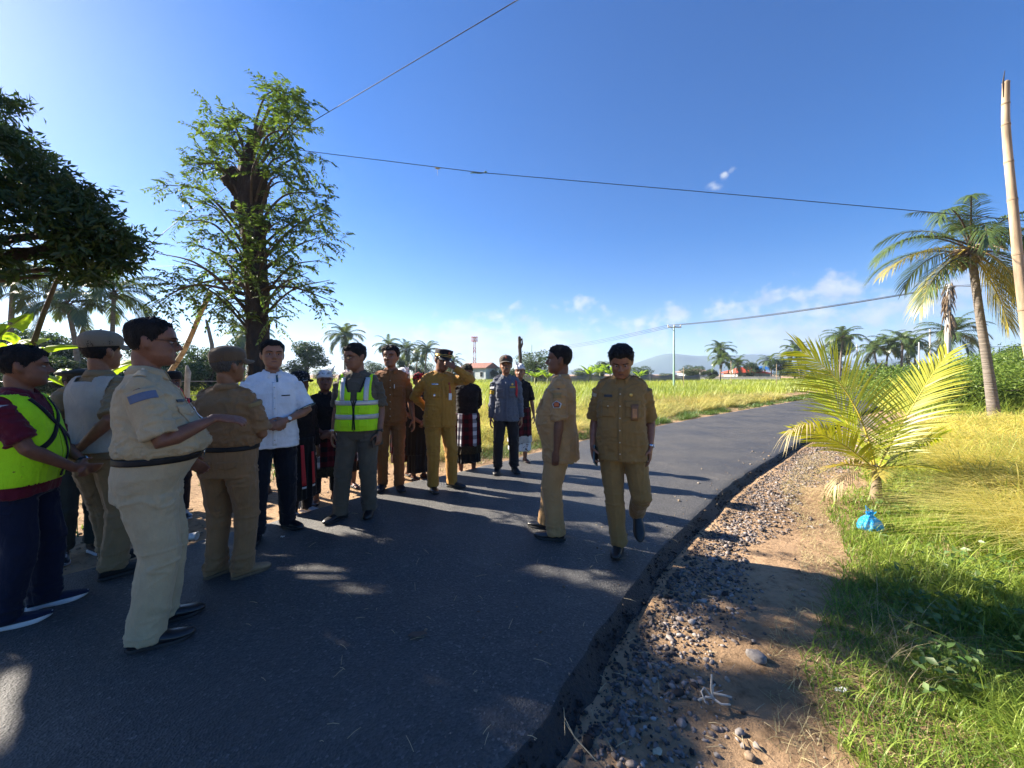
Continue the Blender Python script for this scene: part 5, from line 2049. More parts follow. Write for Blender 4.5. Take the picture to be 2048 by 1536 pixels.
# ---- man in lime vest at the left edge
p = Person('vestleft', 'man in lime safety vest over maroon shirt and jeans, hands clasped, at left edge', 44, 1238, 693, 62, w=1.06, belly=.45, head=(24, 2, 0), skin=(.17, .085, .055), jaw=1.1, fat=.7,
           armR=dict(t=(-.05, -.27, .97), d=(.75, -.6, -.25), pn=(.3, .6, .2), curl=.35, pole=(-1, .25, -.3)), armL=dict(t=(.08, -.26, .985), d=(-.7, -.5, -.4), pn=(-.1, .8, -.1), curl=.7, pole=(.7, .6, -.4)),
           legR=dict(t=(-.12, .02, 0), yaw=20), legL=dict(t=(.11, -.05, 0), yaw=22))
p.trousers(K_navy, loose=1.02, stack=.8)
p.shirt(K_maroon, hem=.82, sleeve='short', off=.016)
p.hair(front=.168, thick=.012)
p.shoes(K_navyshoe, K_whitesole, 'dress', .028)
vs = p.vest(K_neon, None, off=.026, hem=.90, neck=(1.30, .075), front_open=.002, arm_x=.172)
p.path_strip([(-.085, 1.44), (-.045, 1.33), (0, 1.265), (.07, 1.19), (.155, 1.12)], .030, m_blackcloth)
p.path_strip([(.085, 1.44), (.045, 1.33), (0, 1.265), (-.08, 1.17), (-.17, 1.10)], .030, m_blackcloth)
p.path_strip([(0.015, 1.26), (.045, 1.15), (.05, 1.05), (.03, .91)], .024, m_blackcloth)
p.band(1.365, 1.41, m_refl, a0=-100, a1=-70); p.band(1.12, 1.16, m_refl, a0=-140, a1=-100)
p.watch(1, m_black_lea, m_steel)

# ---- soldier with the badge on his beret
p = Person('soldier', 'guard in dark olive uniform and badged beret behind the man in lime vest', 158, 1096, 717, 12, w=1.05, hat_h=.022, head=(18, 0, 0), skin=(.17, .09, .06), jaw=1.08,
           armR=dict(t=(-.10, .17, .93), pole=(-.8, .5, -.2), d=(.6, .2, -.5), pn=(0, 1, 0)), armL=dict(t=(.10, .17, .93), pole=(.8, .5, -.2), d=(-.6, .2, -.5), pn=(0, 1, 0)), vox=.009)
p.trousers(K_dkolive, loose=1.12, cuff=.12)
p.shirt(K_dkolive, hem=.86, sleeve='long')
p.placket(K_dkolive, .88, 1.38)
p.pocket(.10, 1.28, K_dkolive); p.pocket(-.10, 1.28, K_dkolive)
p.epaulette(K_dkolive)
p.hair(front=.15); p.beret(K_dkolive)
p.shoes(m_black_lea, K_whitesole, 'boot', lace=K_whitesole)

# ---- man in cap and grey waistcoat
p = Person('capvest', 'man in khaki cap and light grey waistcoat seen from behind, beside big man', 204, 1150, 662, 128, w=1.06, belly=.3, hat_h=.024, skin=(.20, .105, .065),
           armR=dict(t=(-.09, .20, .98), pole=(-.9, .4, -.1), d=(.6, .3, -.3), pn=(0, 1, 0)), armL=dict(t=(.06, .20, .98), pole=(.9, .4, -.1), d=(-.6, .3, -.3), pn=(0, 1, 0)),
           legR=dict(t=(-.13, .03, 0), yaw=-28), legL=dict(t=(.12, -.16, 0), yaw=-20))
p.trousers(K_khaki3, loose=1.08, stack=1.0, cuff=.06)
p.shirt(K_khaki3, hem=.88, sleeve='short', sleeve_len=.75)
p.hair(front=.15); p.cap(mat_cloth('khaki cap cloth', (.20, .165, .115)))
p.shoes(mat_simple('black suede', (.012, .012, .013), .8, .2), None, 'boot')
p.vest(K_vestgrey, None, off=.032, hem=.93, neck=(1.15, .09), arm_x=.162, front_open=.01, amp=.007)
p.watch(1, m_black_lea, m_steel)

# ---- big man in beige uniform with glasses, arm raised
p = Person('bigman', 'big man in beige uniform and glasses pointing with his raised hand', 300, 1276, 638, 82, w=1.13, belly=1.05, head=(2, 3, 0), skin=(.165, .085, .06), jaw=1.12, fat=.8, vox=.0065, hairmat=m_hair, head_s=1.12,
           armR=dict(t=(-.14, -.29, 1.215), d=(.05, -1, -.12), pn=(.45, .1, -.8), curl=.45, spread=.1, thumb=.3, pole=(-.5, .6, -.9)),
           armL=dict(t=(.20, -.12, .95), curl=.5), legR=dict(t=(-.11, .0, 0), yaw=-6), legL=dict(t=(.115, -.03, 0), yaw=6))
p.trousers(K_beige2, waist=1.02, loose=1.03, stack=.35, cuff=.045)
p.shirt(K_beige, hem=1.028, tuck=True, sleeve='short', off=.018, sleeve_len=.72, armoff=.024)
p.belt(z=1.012)
p.hair(front=.186, temple=.165, thick=.010, side_bulge=.004)
p.glasses()
p.shoes(m_black_lea, None, 'dress')
p.epaulette(K_beige, K_wht_btn)
p.placket(K_beige, 1.02, 1.42, K_wht_btn)
p.pocket(-.10, 1.29, K_beige, button=K_wht_btn); p.pocket(.10, 1.29, K_beige)
p.fpatch('name_plate', -.145, -.075, 1.315, 1.330, K_darktag, off=.007)
p.arm_patch(-1, .10, .24, .055, K_blue_patch, outer=(-1, -.1, .25), name='shoulder_tab')
o = p.fpatch('lanyard', .018, .034, 1.30, 1.40, K_red, off=.008)
mb = MB(); mb.ball(p.front(.028, 1.31, .010), (.02 * p.s, .006 * p.s, .02 * p.s), 12); mb.build('red_rosette', K_red, o)
p.fpatch('id_card', .006, .058, 1.20, 1.275, m_white, off=.012)

# ---- second guard, mostly hidden
p = Person('guard', 'guard in plain black beret and navy uniform half hidden behind big man', 343, 1025, 725, 8, w=1.05, hat_h=.022, skin=(.14, .07, .05), vox=.009, jaw=1.08)
p.trousers(K_night, cuff=.12); p.shirt(mat_cloth('navy uniform', (.012, .015, .035)), hem=.86, sleeve='long')
p.hair(front=.15); p.beret(mat_cloth('black beret felt', (.02, .017, .015)), badge=False)
p.shoes(m_black_lea, K_whitesole, 'boot', lace=K_whitesole)
p.arm_patch(1, .12, .34, .045, K_blue_patch, outer=(.5, -1, 0))
p.fpatch('lanyard', -.05, -.02, 1.28, 1.40, K_red, off=.008)
p.fpatch('pocket_radio', .06, .11, 1.22, 1.34, m_glassframe, off=.02, th=.03)

# ---- man in brown uniform and cap seen from behind
p = Person('browncap', 'man in brown uniform, brown cap and tan boots seen from behind', 456, 1155, 692, 146, w=1.10, belly=.45, hat_h=.026, head=(-22, 0, 0), skin=(.20, .105, .06), hairmat=m_hair_grey,
           armR=dict(t=(-.03, -.20, 1.05), d=(.9, -.2, -.1), pn=(0, 1, 0), pole=(-1, .55, -.3), curl=.5), armL=dict(t=(.05, -.22, 1.02), d=(-.9, -.2, -.1), pn=(0, 1, 0), pole=(1, .55, -.3)),
           legR=dict(t=(-.115, .0, 0), yaw=-42), legL=dict(t=(.11, -.02, 0), yaw=-30))
p.trousers(K_brown, waist=1.03, loose=1.06, stack=1.0, cuff=.055)
p.shirt(K_brown, hem=1.028, tuck=True, sleeve='short', sleeve_len=.72, amp=.009)
p.belt(buckle=False)
p.hair(front=.15, nape=.055); p.cap(mat_cloth('brown cap cloth', (.12, .082, .048)))
p.epaulette(K_brown)
p.shoes(K_tanlea, mat_simple('brown sole', (.13, .09, .055), .8), 'boot')
p.arm_patch(-1, .06, .16, .06, mat_cloth('dull gold tab', (.30, .22, .10)), outer=(-1, .5, .3), name='shoulder_tab')
for x in (-.085, .085):
    G = []
    for i in range(6):
        row = []
        for j in range(7):
            q = p.v(x - .06 + .12 * j / 6, 0, .93 - .05 * i / 5 - (.012 * (1 - abs(j / 3 - 1)) if i > 3 else 0))
            h = p.tr_bvh.ray_cast(Vector((q.x, 1, q.z)), Vector((0, -1, 0)))[0]
            row.append((h if h is not None else q) + Vector((0, .004, 0)))
        G.append(row)
    grid_obj('pocket_flap', G, K_brown, p.tr_o, .004)

# ---- man in white shirt
p = Person('white', 'man in untucked white shirt and dark trousers, hands clasped, before tall tree', 545, 1066, 682, 6, w=1.04, belly=.25, head=(2, 0, 0), skin=(.27, .145, .095), jaw=1.04, fat=.3, vox=.0065,
           armR=dict(t=(-.075, -.20, 1.045), d=(.8, -.35, -.35), pn=(.1, 1, .1), curl=.55, pole=(-1, .4, -.3)), armL=dict(t=(.085, -.215, 1.06), d=(-.8, -.3, -.35), pn=(0, 1, -.2), curl=.6, pole=(1, .4, -.3)),
           legR=dict(t=(-.13, -.08, 0), yaw=-14), legL=dict(t=(.13, .06, 0), yaw=30))
p.trousers(K_night, loose=1.08, stack=.7)
p.shirt(K_white, amp=.0045, hem=.80, sleeve='short', sleeve_len=.74, armoff=.024, off=.02, flare=.02)
p.placket(K_white, .83, 1.40, K_wht_btn)
p.fpatch('pocket_welt', .055, .125, 1.272, 1.282, K_night, off=.004, skew=0)
m_cuff = mat_cloth('dark teal cuff', (.02, .10, .14))
for sd in (1, -1):
    el, wr, d, pn, A = p.arm[sd]; a_ = p.sh[sd]
    mb = MB()
    c0, c1 = a_.lerp(el, .885), a_.lerp(el, .905)
    mb.tube([c0, c1], [(.089 * p.s, .089 * p.s)] * 2, 24, up=pn, round_end=False, cap=True); mb.build('sleeve_lining', m_cuff, p.shirt_o)
p.hair(front=.178, temple=.16, thick=.012, quiff=.006)
p.shoes(m_black_lea, None, 'dress'); p.watch(1, m_steel, m_white)
mb = MB()
p.fpatch('collar_lining', .018, .034, 1.40, 1.47, m_cuff, off=.006)

# ---- bystander in black behind the white shirt
p = Person('blackcap', 'bystander in black printed cap and red striped black skirt behind white shirt man', 600, 1016, 727, 40, hat_h=.024, skin=(.12, .06, .04), vox=.0095)
redstripe = plaid_mat('black skirt with red stripes', [], dark=(.010, .009, .010), red=(.010, .009, .010))
p.shirt(K_batikshirt, hem=.88, sleeve='long'); p.trousers(K_night, loose=.9)
s_ = p.sarong(m_blackcloth, .98, .22)
for a0, zt in ((-62, .84), (-30, .9), (8, .8)):
    G = []
    for i in range(12):
        z = zt - (zt - .40) * i / 11
        row = []
        for j in range(4):
            th = R(a0 + 5 * i / 11 + (10 + 4 * i / 11) * j / 3)
            hw, hd, yc = p.torso_prof(max(z, .86))
            row.append(p.v((hw + .05) * math.sin(th), yc - (hd + .055) * math.cos(th), z))
        G.append(row)
    o = grid_obj('red_stripe', G, K_red, s_, .003)
    grid_obj('white_hem_stripe', [[q + Vector((0, 0, -.012 - .02 * i)) for q in G[-1]] for i in range(2)], K_whitecloth, s_, .003)
p.hair(front=.15); p.cap(K_blackknit)
p.shoes(mat_simple('white trainer', (.45, .45, .46), .6), K_whitesole)

# ---- men in head cloths
def balinese(key, label, px, yf, ytop, a, head_mat, shirt_mat, bands, sar_mat, low=.42, low_mat=None, vox=.0095, under=None, group=None, **k):
    p = Person(key, label, px, yf, ytop, a, hat_h=.022, vox=vox, barefoot=True, **k)
    p.shirt(shirt_mat, hem=.86, sleeve=k.get('sleeve', 'short'), sleeve_len=.74)
    if under is not None:
        p.trousers(under, cuff=.16, loose=.92, stack=.3)
    p.sarong(sar_mat, 1.0, k.get('sar_z', .26), .026, 'sarong', taper=k.get('taper', .96))
    p.sarong(bands, 1.0, low, .040, 'overcloth', taper=1.0)
    if low_mat is not None:
        q = p.sarong(low_mat, low + .012, low - .12, .043, 'overcloth_hem')
    p.hair(front=.178, temple=.165)
    p.udeng(head_mat, k.get('tips', (.07, .05)), k.get('knot', 10))
    for sd in (1, -1):      # sandals
        L_ = p.leg[sd][3]
        y = R(L_.get('yaw', sd * 12)); f = Vector((math.sin(y), -math.cos(y), 0)); t = Vector(L_['t']) * p.s
        r_ = Vector((math.cos(y), math.sin(y), 0))
        mb = MB()
        out_ = [t + (f * (.055 + .135 * math.cos(b)) + r_ * (.048 * math.sin(b))) * p.s for b in [2 * math.pi * j / 24 for j in range(24)]]
        mb.rings([[q + Vector((0, 0, .001)) for q in out_], [q + Vector((0, 0, .014)) for q in out_]])
        o = mb.build('sandal', m_rubber, p.root)
        mb = MB()
        for s2 in (-1, 1):
            mb.tube([t + f * .13 * p.s + Vector((0, 0, .045 * p.s)), t + (f * .075 + r_ * s2 * .046) * p.s + Vector((0, 0, .040 * p.s)), t + (f * .03 + r_ * s2 * .048) * p.s + Vector((0, 0, .012))], [(.009, .004)] * 3, 8, up=(0, 0, 1))
        mb.build('sandal_strap', k.get('strap', m_black_lea), o)
    return p


# bands: u runs anticlockwise from the person's left; the front lies near u = .19 * 4.71 = .895
def bands_at(*deg):
    return [(.19 * math.radians(270 + d0), .19 * math.radians(270 + d1)) for d0, d1 in deg]


plaidA = plaid_mat('checked overcloth', bands_at((-42, -18), (34, 58)))
plaidB = plaid_mat('checked overcloth two', bands_at((-50, -24), (22, 48)))
plaidC = plaid_mat('checked overcloth three', bands_at((-32, -4)))
K_brownhem = mat_print('brown patterned hem', (.045, .035, .018), (.02, .015, .01), 40)
clasp = dict(armR=dict(t=(-.05, -.20, .98), d=(.8, -.3, -.5), pn=(.1, 1, 0), curl=.5, pole=(-1, .4, -.4)), armL=dict(t=(.06, -.215, .99), d=(-.8, -.3, -.5), pn=(0, 1, 0), curl=.5, pole=(1, .4, -.4)))
behind = dict(armR=dict(t=(-.05, .19, .95), pole=(-.9, .4, -.2), d=(.7, .2, -.4), pn=(0, 1, 0)), armL=dict(t=(.05, .2, .95), pole=(.9, .4, -.2), d=(-.7, .2, -.4), pn=(0, 1, 0)))

balinese('plaidman', 'man in white head cloth, black shirt and checked overcloth with clasped hands', 650, 993, 726, 4, K_whitecloth, K_batikshirt, plaidA, m_blackcloth, .50, K_brownhem, under=K_night, skin=(.15, .075, .055), w=1.06, jaw=1.1, fat=.6,
         legR=dict(t=(-.11, -.03, 0), yaw=-25), legL=dict(t=(.12, .05, 0), yaw=20), sar_z=.38, strap=m_steel, tips=(.03, .085), knot=38, **clasp)
balinese('hiddenA', 'man in pinkish white head cloth peering from behind the striped vest man', 693, 966, 730, 10, K_pinkcloth, K_batikshirt, plaidA, m_blackcloth, skin=(.14, .07, .05), tips=(.08, .05), **behind)

# ---- man in lime vest with silver stripes
p = Person('vestman', 'man in lime vest with silver stripes, glasses and olive clothes looking aside', 716, 1032, 688, -14, w=1.06, belly=.25, head=(-38, 10, 0), skin=(.22, .115, .075), vox=.0065, jaw=1.05, fat=.4,
           armR=dict(t=(-0.235, -0.03, 0.87), curl=.6), armL=dict(t=(0.235, -0.08, 0.87), d=(-.05, -.25, -1), pn=(-.8, .5, 0), curl=.95, thumb=.8),
           legR=dict(t=(-.15, -.07, 0), yaw=-34), legL=dict(t=(.11, .03, 0), yaw=4))
p.trousers(K_olive, loose=1.12, stack=.8, crease=False)
p.shirt(K_olive, hem=.88, sleeve='short', sleeve_len=.74, armoff=.024)
p.hair(front=.172, thick=.014, quiff=.010); p.glasses()
p.shoes(m_black_lea, None, 'dress')
p.vest(K_neon, None, off=.033, hem=.895, neck=(1.14, .13), arm_x=.158, front_open=.006)
p.path_strip([(-.10, 1.445), (-.075, 1.36), (-.04, 1.25), (-.008, 1.14), (-.006, 1.02), (-.012, .91)], .010, m_blackcloth, name='trim')
p.path_strip([(.10, 1.445), (.075, 1.36), (.04, 1.25), (.008, 1.14), (.006, 1.02), (.012, .91)], .010, m_blackcloth, name='trim')
for z in (1.155, 1.015):
    p.band(z, z + .048, m_refl, a0=4, a1=356, off=.005)
for sx in (-1, 1):
    p.path_strip([(sx * .118, 1.435), (sx * .116, 1.33), (sx * .112, 1.20)], .046, m_refl, name='reflective_strip')
    p.fpatch('vest_pocket', sx * .045 if sx > 0 else -.135, sx * .135 if sx > 0 else -.045, 1.075, 1.145, K_neon, off=.006, th=.006)
    p.fpatch('vest_pocket', sx * .045 if sx > 0 else -.135, sx * .135 if sx > 0 else -.045, .94, 1.005, K_neon, off=.006, th=.006)
    p.fpatch('vest_pocket', sx * .030 if sx > 0 else -.09, sx * .09 if sx > 0 else -.030, 1.215, 1.285, K_neon, off=.006, th=.006)
p.watch(1, m_black_lea, m_glassframe); p.watch(-1, m_steel, m_steel)
held_box(p, 1, (.075, .15, .014), [K_brownphone], 'wallet_case', 'dark brown wallet case in the left hand of the striped vest man', 'phone case', along=.10, out=.022, roll=R(70))

# ---- tall man in rust brown behind the vest
p = Person('rust', 'slim man in rust brown shirt and trousers behind the striped vest man', 782, 978, 693, -4, w=.98, head=(-14, 0, 0), skin=(.22, .115, .075), vox=.008,
           armL=dict(t=(.27, .0, .86), curl=.6), legR=dict(t=(-.10, .02, 0), yaw=-12), legL=dict(t=(.10, -.05, 0), yaw=18))
p.trousers(K_rust, loose=1.0, stack=.6)
p.shirt(K_rust, hem=.84, sleeve='short', sleeve_len=.86, armoff=.02)
p.placket(K_rust, .88, 1.40, K_wht_btn); p.pocket(.09, 1.28, K_rust)
p.fpatch('pen', .045, .052, 1.26, 1.31, m_white, off=.010)
p.hair(front=.176, temple=.165, thick=.014, quiff=.008, side_bulge=.012)
p.shoes(mat_simple('black shoe', (.012, .012, .016), .5), None)

balinese('hiddenB', 'man in white head cloth almost hidden behind the rust brown shirt', 806, 946, 727, 25, K_whitecloth, mat_cloth('white hidden shirt', (.5, .5, .52)), plaidA, mat_cloth('brown skirt', (.09, .03, .02)), skin=(.14, .07, .05), **behind)
balinese('hiddenC', 'man in red and black head cloth and black skirt behind ochre uniform', 838, 948, 735, 20, K_redblack, m_blackcloth, mat_cloth('black overcloth', (.010, .009, .009)), m_blackcloth, skin=(.10, .05, .035), tips=(.03, .05), sar_z=.12, legR=dict(t=(-.09, 0, 0), yaw=10), legL=dict(t=(.09, 0, 0), yaw=30), **clasp)

# ---- official in ochre, hand at his face
p = Person('ochre', 'official in ochre uniform and braided dark cap touching his face', 880, 978, 692, 14, w=1.04, belly=.2, hat_h=.045, head=(16, 12, 6), skin=(.17, .085, .055), vox=.007, jaw=1.05, fat=.3,
           armR=dict(t=(-.12, .20, 1.0), pole=(-1, .5, -.1), d=(.7, .3, -.3), pn=(0, 1, 0)),
           armL=dict(t=(.135, -.21, 1.545), d=(-.75, .1, .45), pn=(-.2, 1, .1), curl=.7, pole=(1, -.1, -.75)),
           legR=dict(t=(-.10, -.05, 0), yaw=-4), legL=dict(t=(.155, .0, 0), yaw=44))
p.trousers(K_gold, loose=1.06, stack=.4, cuff=.06)
p.shirt(K_gold, hem=.80, sleeve='long', off=.022)
p.placket(K_gold, .82, 1.40)
p.pocket(-.095, 1.30, K_gold); p.pocket(.095, 1.30, K_gold, flap=True)
p.epaulette(K_gold)
p.fpatch('name_plate', -.135, -.055, 1.335, 1.348, m_steel, off=.007)
mb = MB(); mb.ball(p.front(-.105, 1.20, .008), (.018 * p.s, .005, .018 * p.s), 14); mb.build('badge', m_steel, p.shirt_o)
mb = MB(); mb.ball(p.front(.085, 1.345, .010), (.014 * p.s, .005, .02 * p.s), 12); mb.build('badge', mat_simple('red enamel', (.25, .04, .02), .4), p.shirt_o)
p.fpatch('id_card', .070, .110, 1.14, 1.225, m_white, off=.016); p.fpatch('lanyard', .084, .096, 1.225, 1.32, K_red, off=.013)
p.hair(front=.15); p.kepi(mat_cloth('black navy felt', (.016, .015, .022)), m_gold)
p.shoes(m_black_lea, None)

balinese('darkudeng', 'man in dark batik head cloth, black shirt and checked overcloth, hands behind back', 934, 938, 717, 4, K_darkbatik, K_batikshirt, plaidB, m_blackcloth, .47, K_brownhem, skin=(.20, .095, .065), w=1.0, sleeve='long', tips=(.03, .05), knot=20, sar_z=.20,
         legR=dict(t=(-.10, -.03, 0), yaw=-8), legL=dict(t=(.11, .03, 0), yaw=40), **behind)

# ---- guard in slate grey
p = Person('greyman', 'guard in slate grey shirt, black trousers and brown cap standing straight', 1012, 946, 710, 3, w=1.0, hat_h=.026, head=(-2, 0, 0), skin=(.22, .12, .08), vox=.008,
           armR=dict(t=(-0.235, -0.01, 0.83), curl=.6), armL=dict(t=(0.235, -0.01, 0.83), curl=.6), legR=dict(t=(-.13, 0, 0), yaw=-12), legL=dict(t=(.13, .02, 0), yaw=16))
p.trousers(mat_cloth('black cargo cloth', (.022, .020, .022)), loose=1.1, stack=1.0, cuff=.10, crease=False)
p.shirt(K_grey, hem=.80, sleeve='long', off=.02)
p.placket(K_grey, .82, 1.40)
p.pocket(-.095, 1.29, K_grey); p.pocket(.095, 1.29, K_grey); p.epaulette(K_grey)
p.fpatch('name_plate', .05, .14, 1.305, 1.33, K_yel_patch, off=.009)
mb = MB(); mb.ball(p.front(.09, 1.36, .006), (.016 * p.s, .004, .018 * p.s), 12); mb.build('badge', m_gold, p.shirt_o)
mb = MB()
el, wr, d, pn, A = p.arm[1]
c = [p.sh[1] + Vector((-.02, -.02, .065)), p.sh[1] + Vector((-.03, -.085, .0)), p.front(.15, 1.28, .02), p.front(.145, 1.20, .02), p.front(.16, 1.16, .02), p.sh[1] + Vector((.0, -.085, -.10)), p.sh[1] + Vector((-.015, -.085, .02))]
mb.tube(c, [.008] * len(c), 8); mb.build('red_cord', K_red, p.shirt_o)
p.arm_patch(-1, .22, .36, .04, m_white, outer=(-.6, -1, 0)); p.arm_patch(-1, .42, .62, .04, K_yel_patch, outer=(-.6, -1, 0))
p.hair(front=.15); p.cap(mat_cloth('grey brown cap', (.075, .06, .05)), None, mat_simple('orange emblem', (.45, .10, .04), .5))
p.shoes(mat_simple('worn black boot', (.014, .014, .015), .5, .3), None, 'boot')
mb = MB()
mb.tube([p.hp((-.028, -.092, .062)), p.hp((0, -.101, .066)), p.hp((.028, -.092, .062))], [(.003, .004), (.004, .006), (.003, .004)], 8, up=(0, 0, 1)); mb.build('moustache', m_hair_grey, p.root)

balinese('whiteudeng', 'man in white head cloth, black shirt and white patterned skirt by the field', 1040, 922, 727, -6, K_whitecloth, K_batikshirt, plaidC, K_whitebatik, .47, mat_simple('pale hem band', (.42, .41, .38), .8), skin=(.22, .115, .08), w=.94, tips=(.085, .06), knot=-20, sar_z=.20,
         armL=dict(t=(.26, .0, .84), curl=.6), legR=dict(t=(-.12, .03, 0), yaw=-15), legL=dict(t=(.10, -.05, 0), yaw=30))

# ---- khaki man seen in profile on the road
p = Person('profile', 'heavy man in tan uniform standing in profile on the road facing left', 1120, 1072, 692, -98, w=1.12, belly=.75, head=(4, 2, 0), skin=(.145, .075, .05), vox=.0065, jaw=1.12, fat=.8,
           armL=dict(t=(0.235, -0.00, 0.83), d=(.0, -.12, -1), pn=(-1, .25, 0), curl=.75, pole=(.3, 1, -.2)), legL=dict(t=(.11, -.02, 0), yaw=0), legR=dict(t=(-.11, -.14, 0), yaw=-8))
p.trousers(K_tan, loose=1.08, stack=.6, cuff=.05)
p.shirt(K_tan, hem=.72, sleeve='short', sleeve_len=.80, off=.022, armoff=.024, flare=.010)
p.placket(K_tan, .76, 1.40, K_wht_btn)
p.pocket(.10, 1.28, K_tan, button=K_wht_btn); p.epaulette(K_tan, K_wht_btn)
o = p.arm_patch(1, .38, .60, .046, mat_simple('white patch border', (.6, .6, .62), .7), outer=(1, -.1, .0), pent=True)
p.arm_patch(1, .40, .58, .036, mat_simple('navy patch field', (.02, .02, .05), .7), outer=(1, -.1, .0), off=.007, pent=True, name='badge_field').parent = o
p.arm_patch(1, .43, .55, .022, mat_simple('orange patch figure', (.6, .16, .05), .7), outer=(1, -.1, .0), off=.010, name='badge_figure').parent = o
p.arm_patch(1, .14, .30, .042, mat_cloth('woven tab', (.30, .22, .10)), outer=(1, -.1, .2), name='shoulder_tab')
p.hair(front=.178, temple=.165, thick=.011)
p.shoes(m_black_lea, None)

# ---- khaki man walking with a phone
p = Person('walker', 'man in brown khaki walking with head bowed, phone in hand, one foot lifted', 1243, 1102, 697, -4, w=1.06, belly=.35, head=(2, 30, 0), skin=(.235, .125, .085), vox=.0065, jaw=1.08, fat=.5, H=1.70,
           armR=dict(t=(-0.235, -0.09, 0.90), d=(.12, -.45, -1), pn=(1, -.25, .05), curl=.75, thumb=.9), armL=dict(t=(0.235, -0.02, 0.90), d=(.0, -.1, -1), pn=(-1, .1, 0), curl=.55),
           legR=dict(t=(-.02, -.02, 0), yaw=-6, pole=(-.05, -1, 0)), legL=dict(t=(.115, .30, .17), yaw=14, pitch=50, pole=(.25, -1, 0)))
p.trousers(K_tan2, loose=1.06, stack=.5, cuff=.06)
p.shirt(K_tan2, hem=.795, sleeve='short', sleeve_len=.80, off=.020, armoff=.024, flare=.022)
p.placket(K_tan2, .81, 1.40, K_wht_btn)
p.pocket(-.098, 1.285, K_tan2, button=K_wht_btn); p.pocket(.098, 1.285, K_tan2)
p.epaulette(K_tan2, K_wht_btn)
o = p.fpatch('name_plate', -.135, -.065, 1.325, 1.345, K_darktag, off=.008)
mb = MB(); mb.ball(p.front(.085, 1.345, .006), (.014 * p.s, .004, .014 * p.s), 12); mb.build('badge', m_gold, p.shirt_o)
h_ = p.fpatch('card_holder', .088, .142, 1.14, 1.27, K_brown_holder, off=.016, th=.006); p.fpatch('holder_window', .098, .132, 1.16, 1.235, mat_simple('orange card', (.45, .2, .07), .4), h_, off=.021)
p.arm_patch(-1, .12, .22, .05, mat_cloth('pale tab', (.42, .36, .26)), outer=(-1, -.5, .2), name='shoulder_tab')
p.hair(front=.176, thick=.016, quiff=.016)
p.shoes(mat_simple('black leather shoe', (.012, .012, .013), .4, .3, 30, .3, 90), None, 'dress', .026)
p.watch(1, m_steel, m_white)
held_box(p, -1, (.078, .158, .010), [K_phone, K_glass], 'phone', 'grey green phone held low in the right hand of the walking man', 'phone', along=.085, out=.024, roll=R(-14))
# ================================================================== trees, palms, plants
m_bark = mat_simple('dark furrowed bark', (.036, .028, .022), .9, .5, 9, 1.0, 22, stretch=(1, 1, .22), bdist=.05)
m_palmtrunk = mat_simple('ringed grey palm trunk', (.17, .145, .12), .9, .35, 5, 1.0, 9, stretch=(.3, .3, 3.5), bdist=.05)
m_twig = mat_simple('twig', (.075, .055, .038), .85, .3, 20)
m_leaf_tree = mat_leaf('neem leaf', (.032, .085, .018), (.13, .20, .05), .46, .45, (1.4, 1.3, .7), .05)
m_leaf_dark = mat_leaf('dark glossy leaf', (.016, .040, .010), (.045, .085, .018), .25, .5, (1.3, 1.3, .7), .035)
m_leaf_far = mat_leaf('far leaves', (.022, .050, .018), (.075, .12, .035), .3, .55, (1.2, 1.2, .7), .05)
m_leaf_bush = mat_leaf('bush leaves', (.06, .125, .02), (.21, .28, .055), .42, .5, (1.2, 1.2, .7), .02)
m_palmleaf = mat_leaf('palm leaflet', (.035, .075, .02), (.12, .17, .04), .3, .4, (1.3, 1.2, .6), .08)
m_palmgold = mat_leaf('yellowing palm leaflet', (.25, .24, .05), (.50, .42, .10), .4, .45, (1.2, 1.1, .6), .06)
m_youngpalm = mat_leaf('young palm leaflet', (.19, .27, .012), (.52, .48, .03), .45, .4, (1.2, 1.15, .5), .07)
m_banana = mat_leaf('banana leaf', (.10, .22, .02), (.26, .40, .04), .5, .4, (1.5, 1.4, .5), .06)
m_stalk = mat_simple('yellow leaf stalk', (.45, .36, .05), .5, .2)
m_deadfrond = mat_simple('dead brown frond', (.20, .145, .095), .9, .35, 18, .6, 50)
m_nut = mat_simple('young coconut', (.10, .085, .03), .6, .3)


class Leaves:
    def __init__(s): s.V, s.F, s.T, s.n = [], [], [], 0

    def add(s, V, q, t):
        s.V.append(V); s.F.append(q + s.n); s.T.append(t); s.n += len(V)

    def build(s, name, mat, parent):
        return mesh_obj(name, np.concatenate(s.V), np.concatenate(s.F), mat, parent, attr=np.concatenate(s.T), smooth=False)


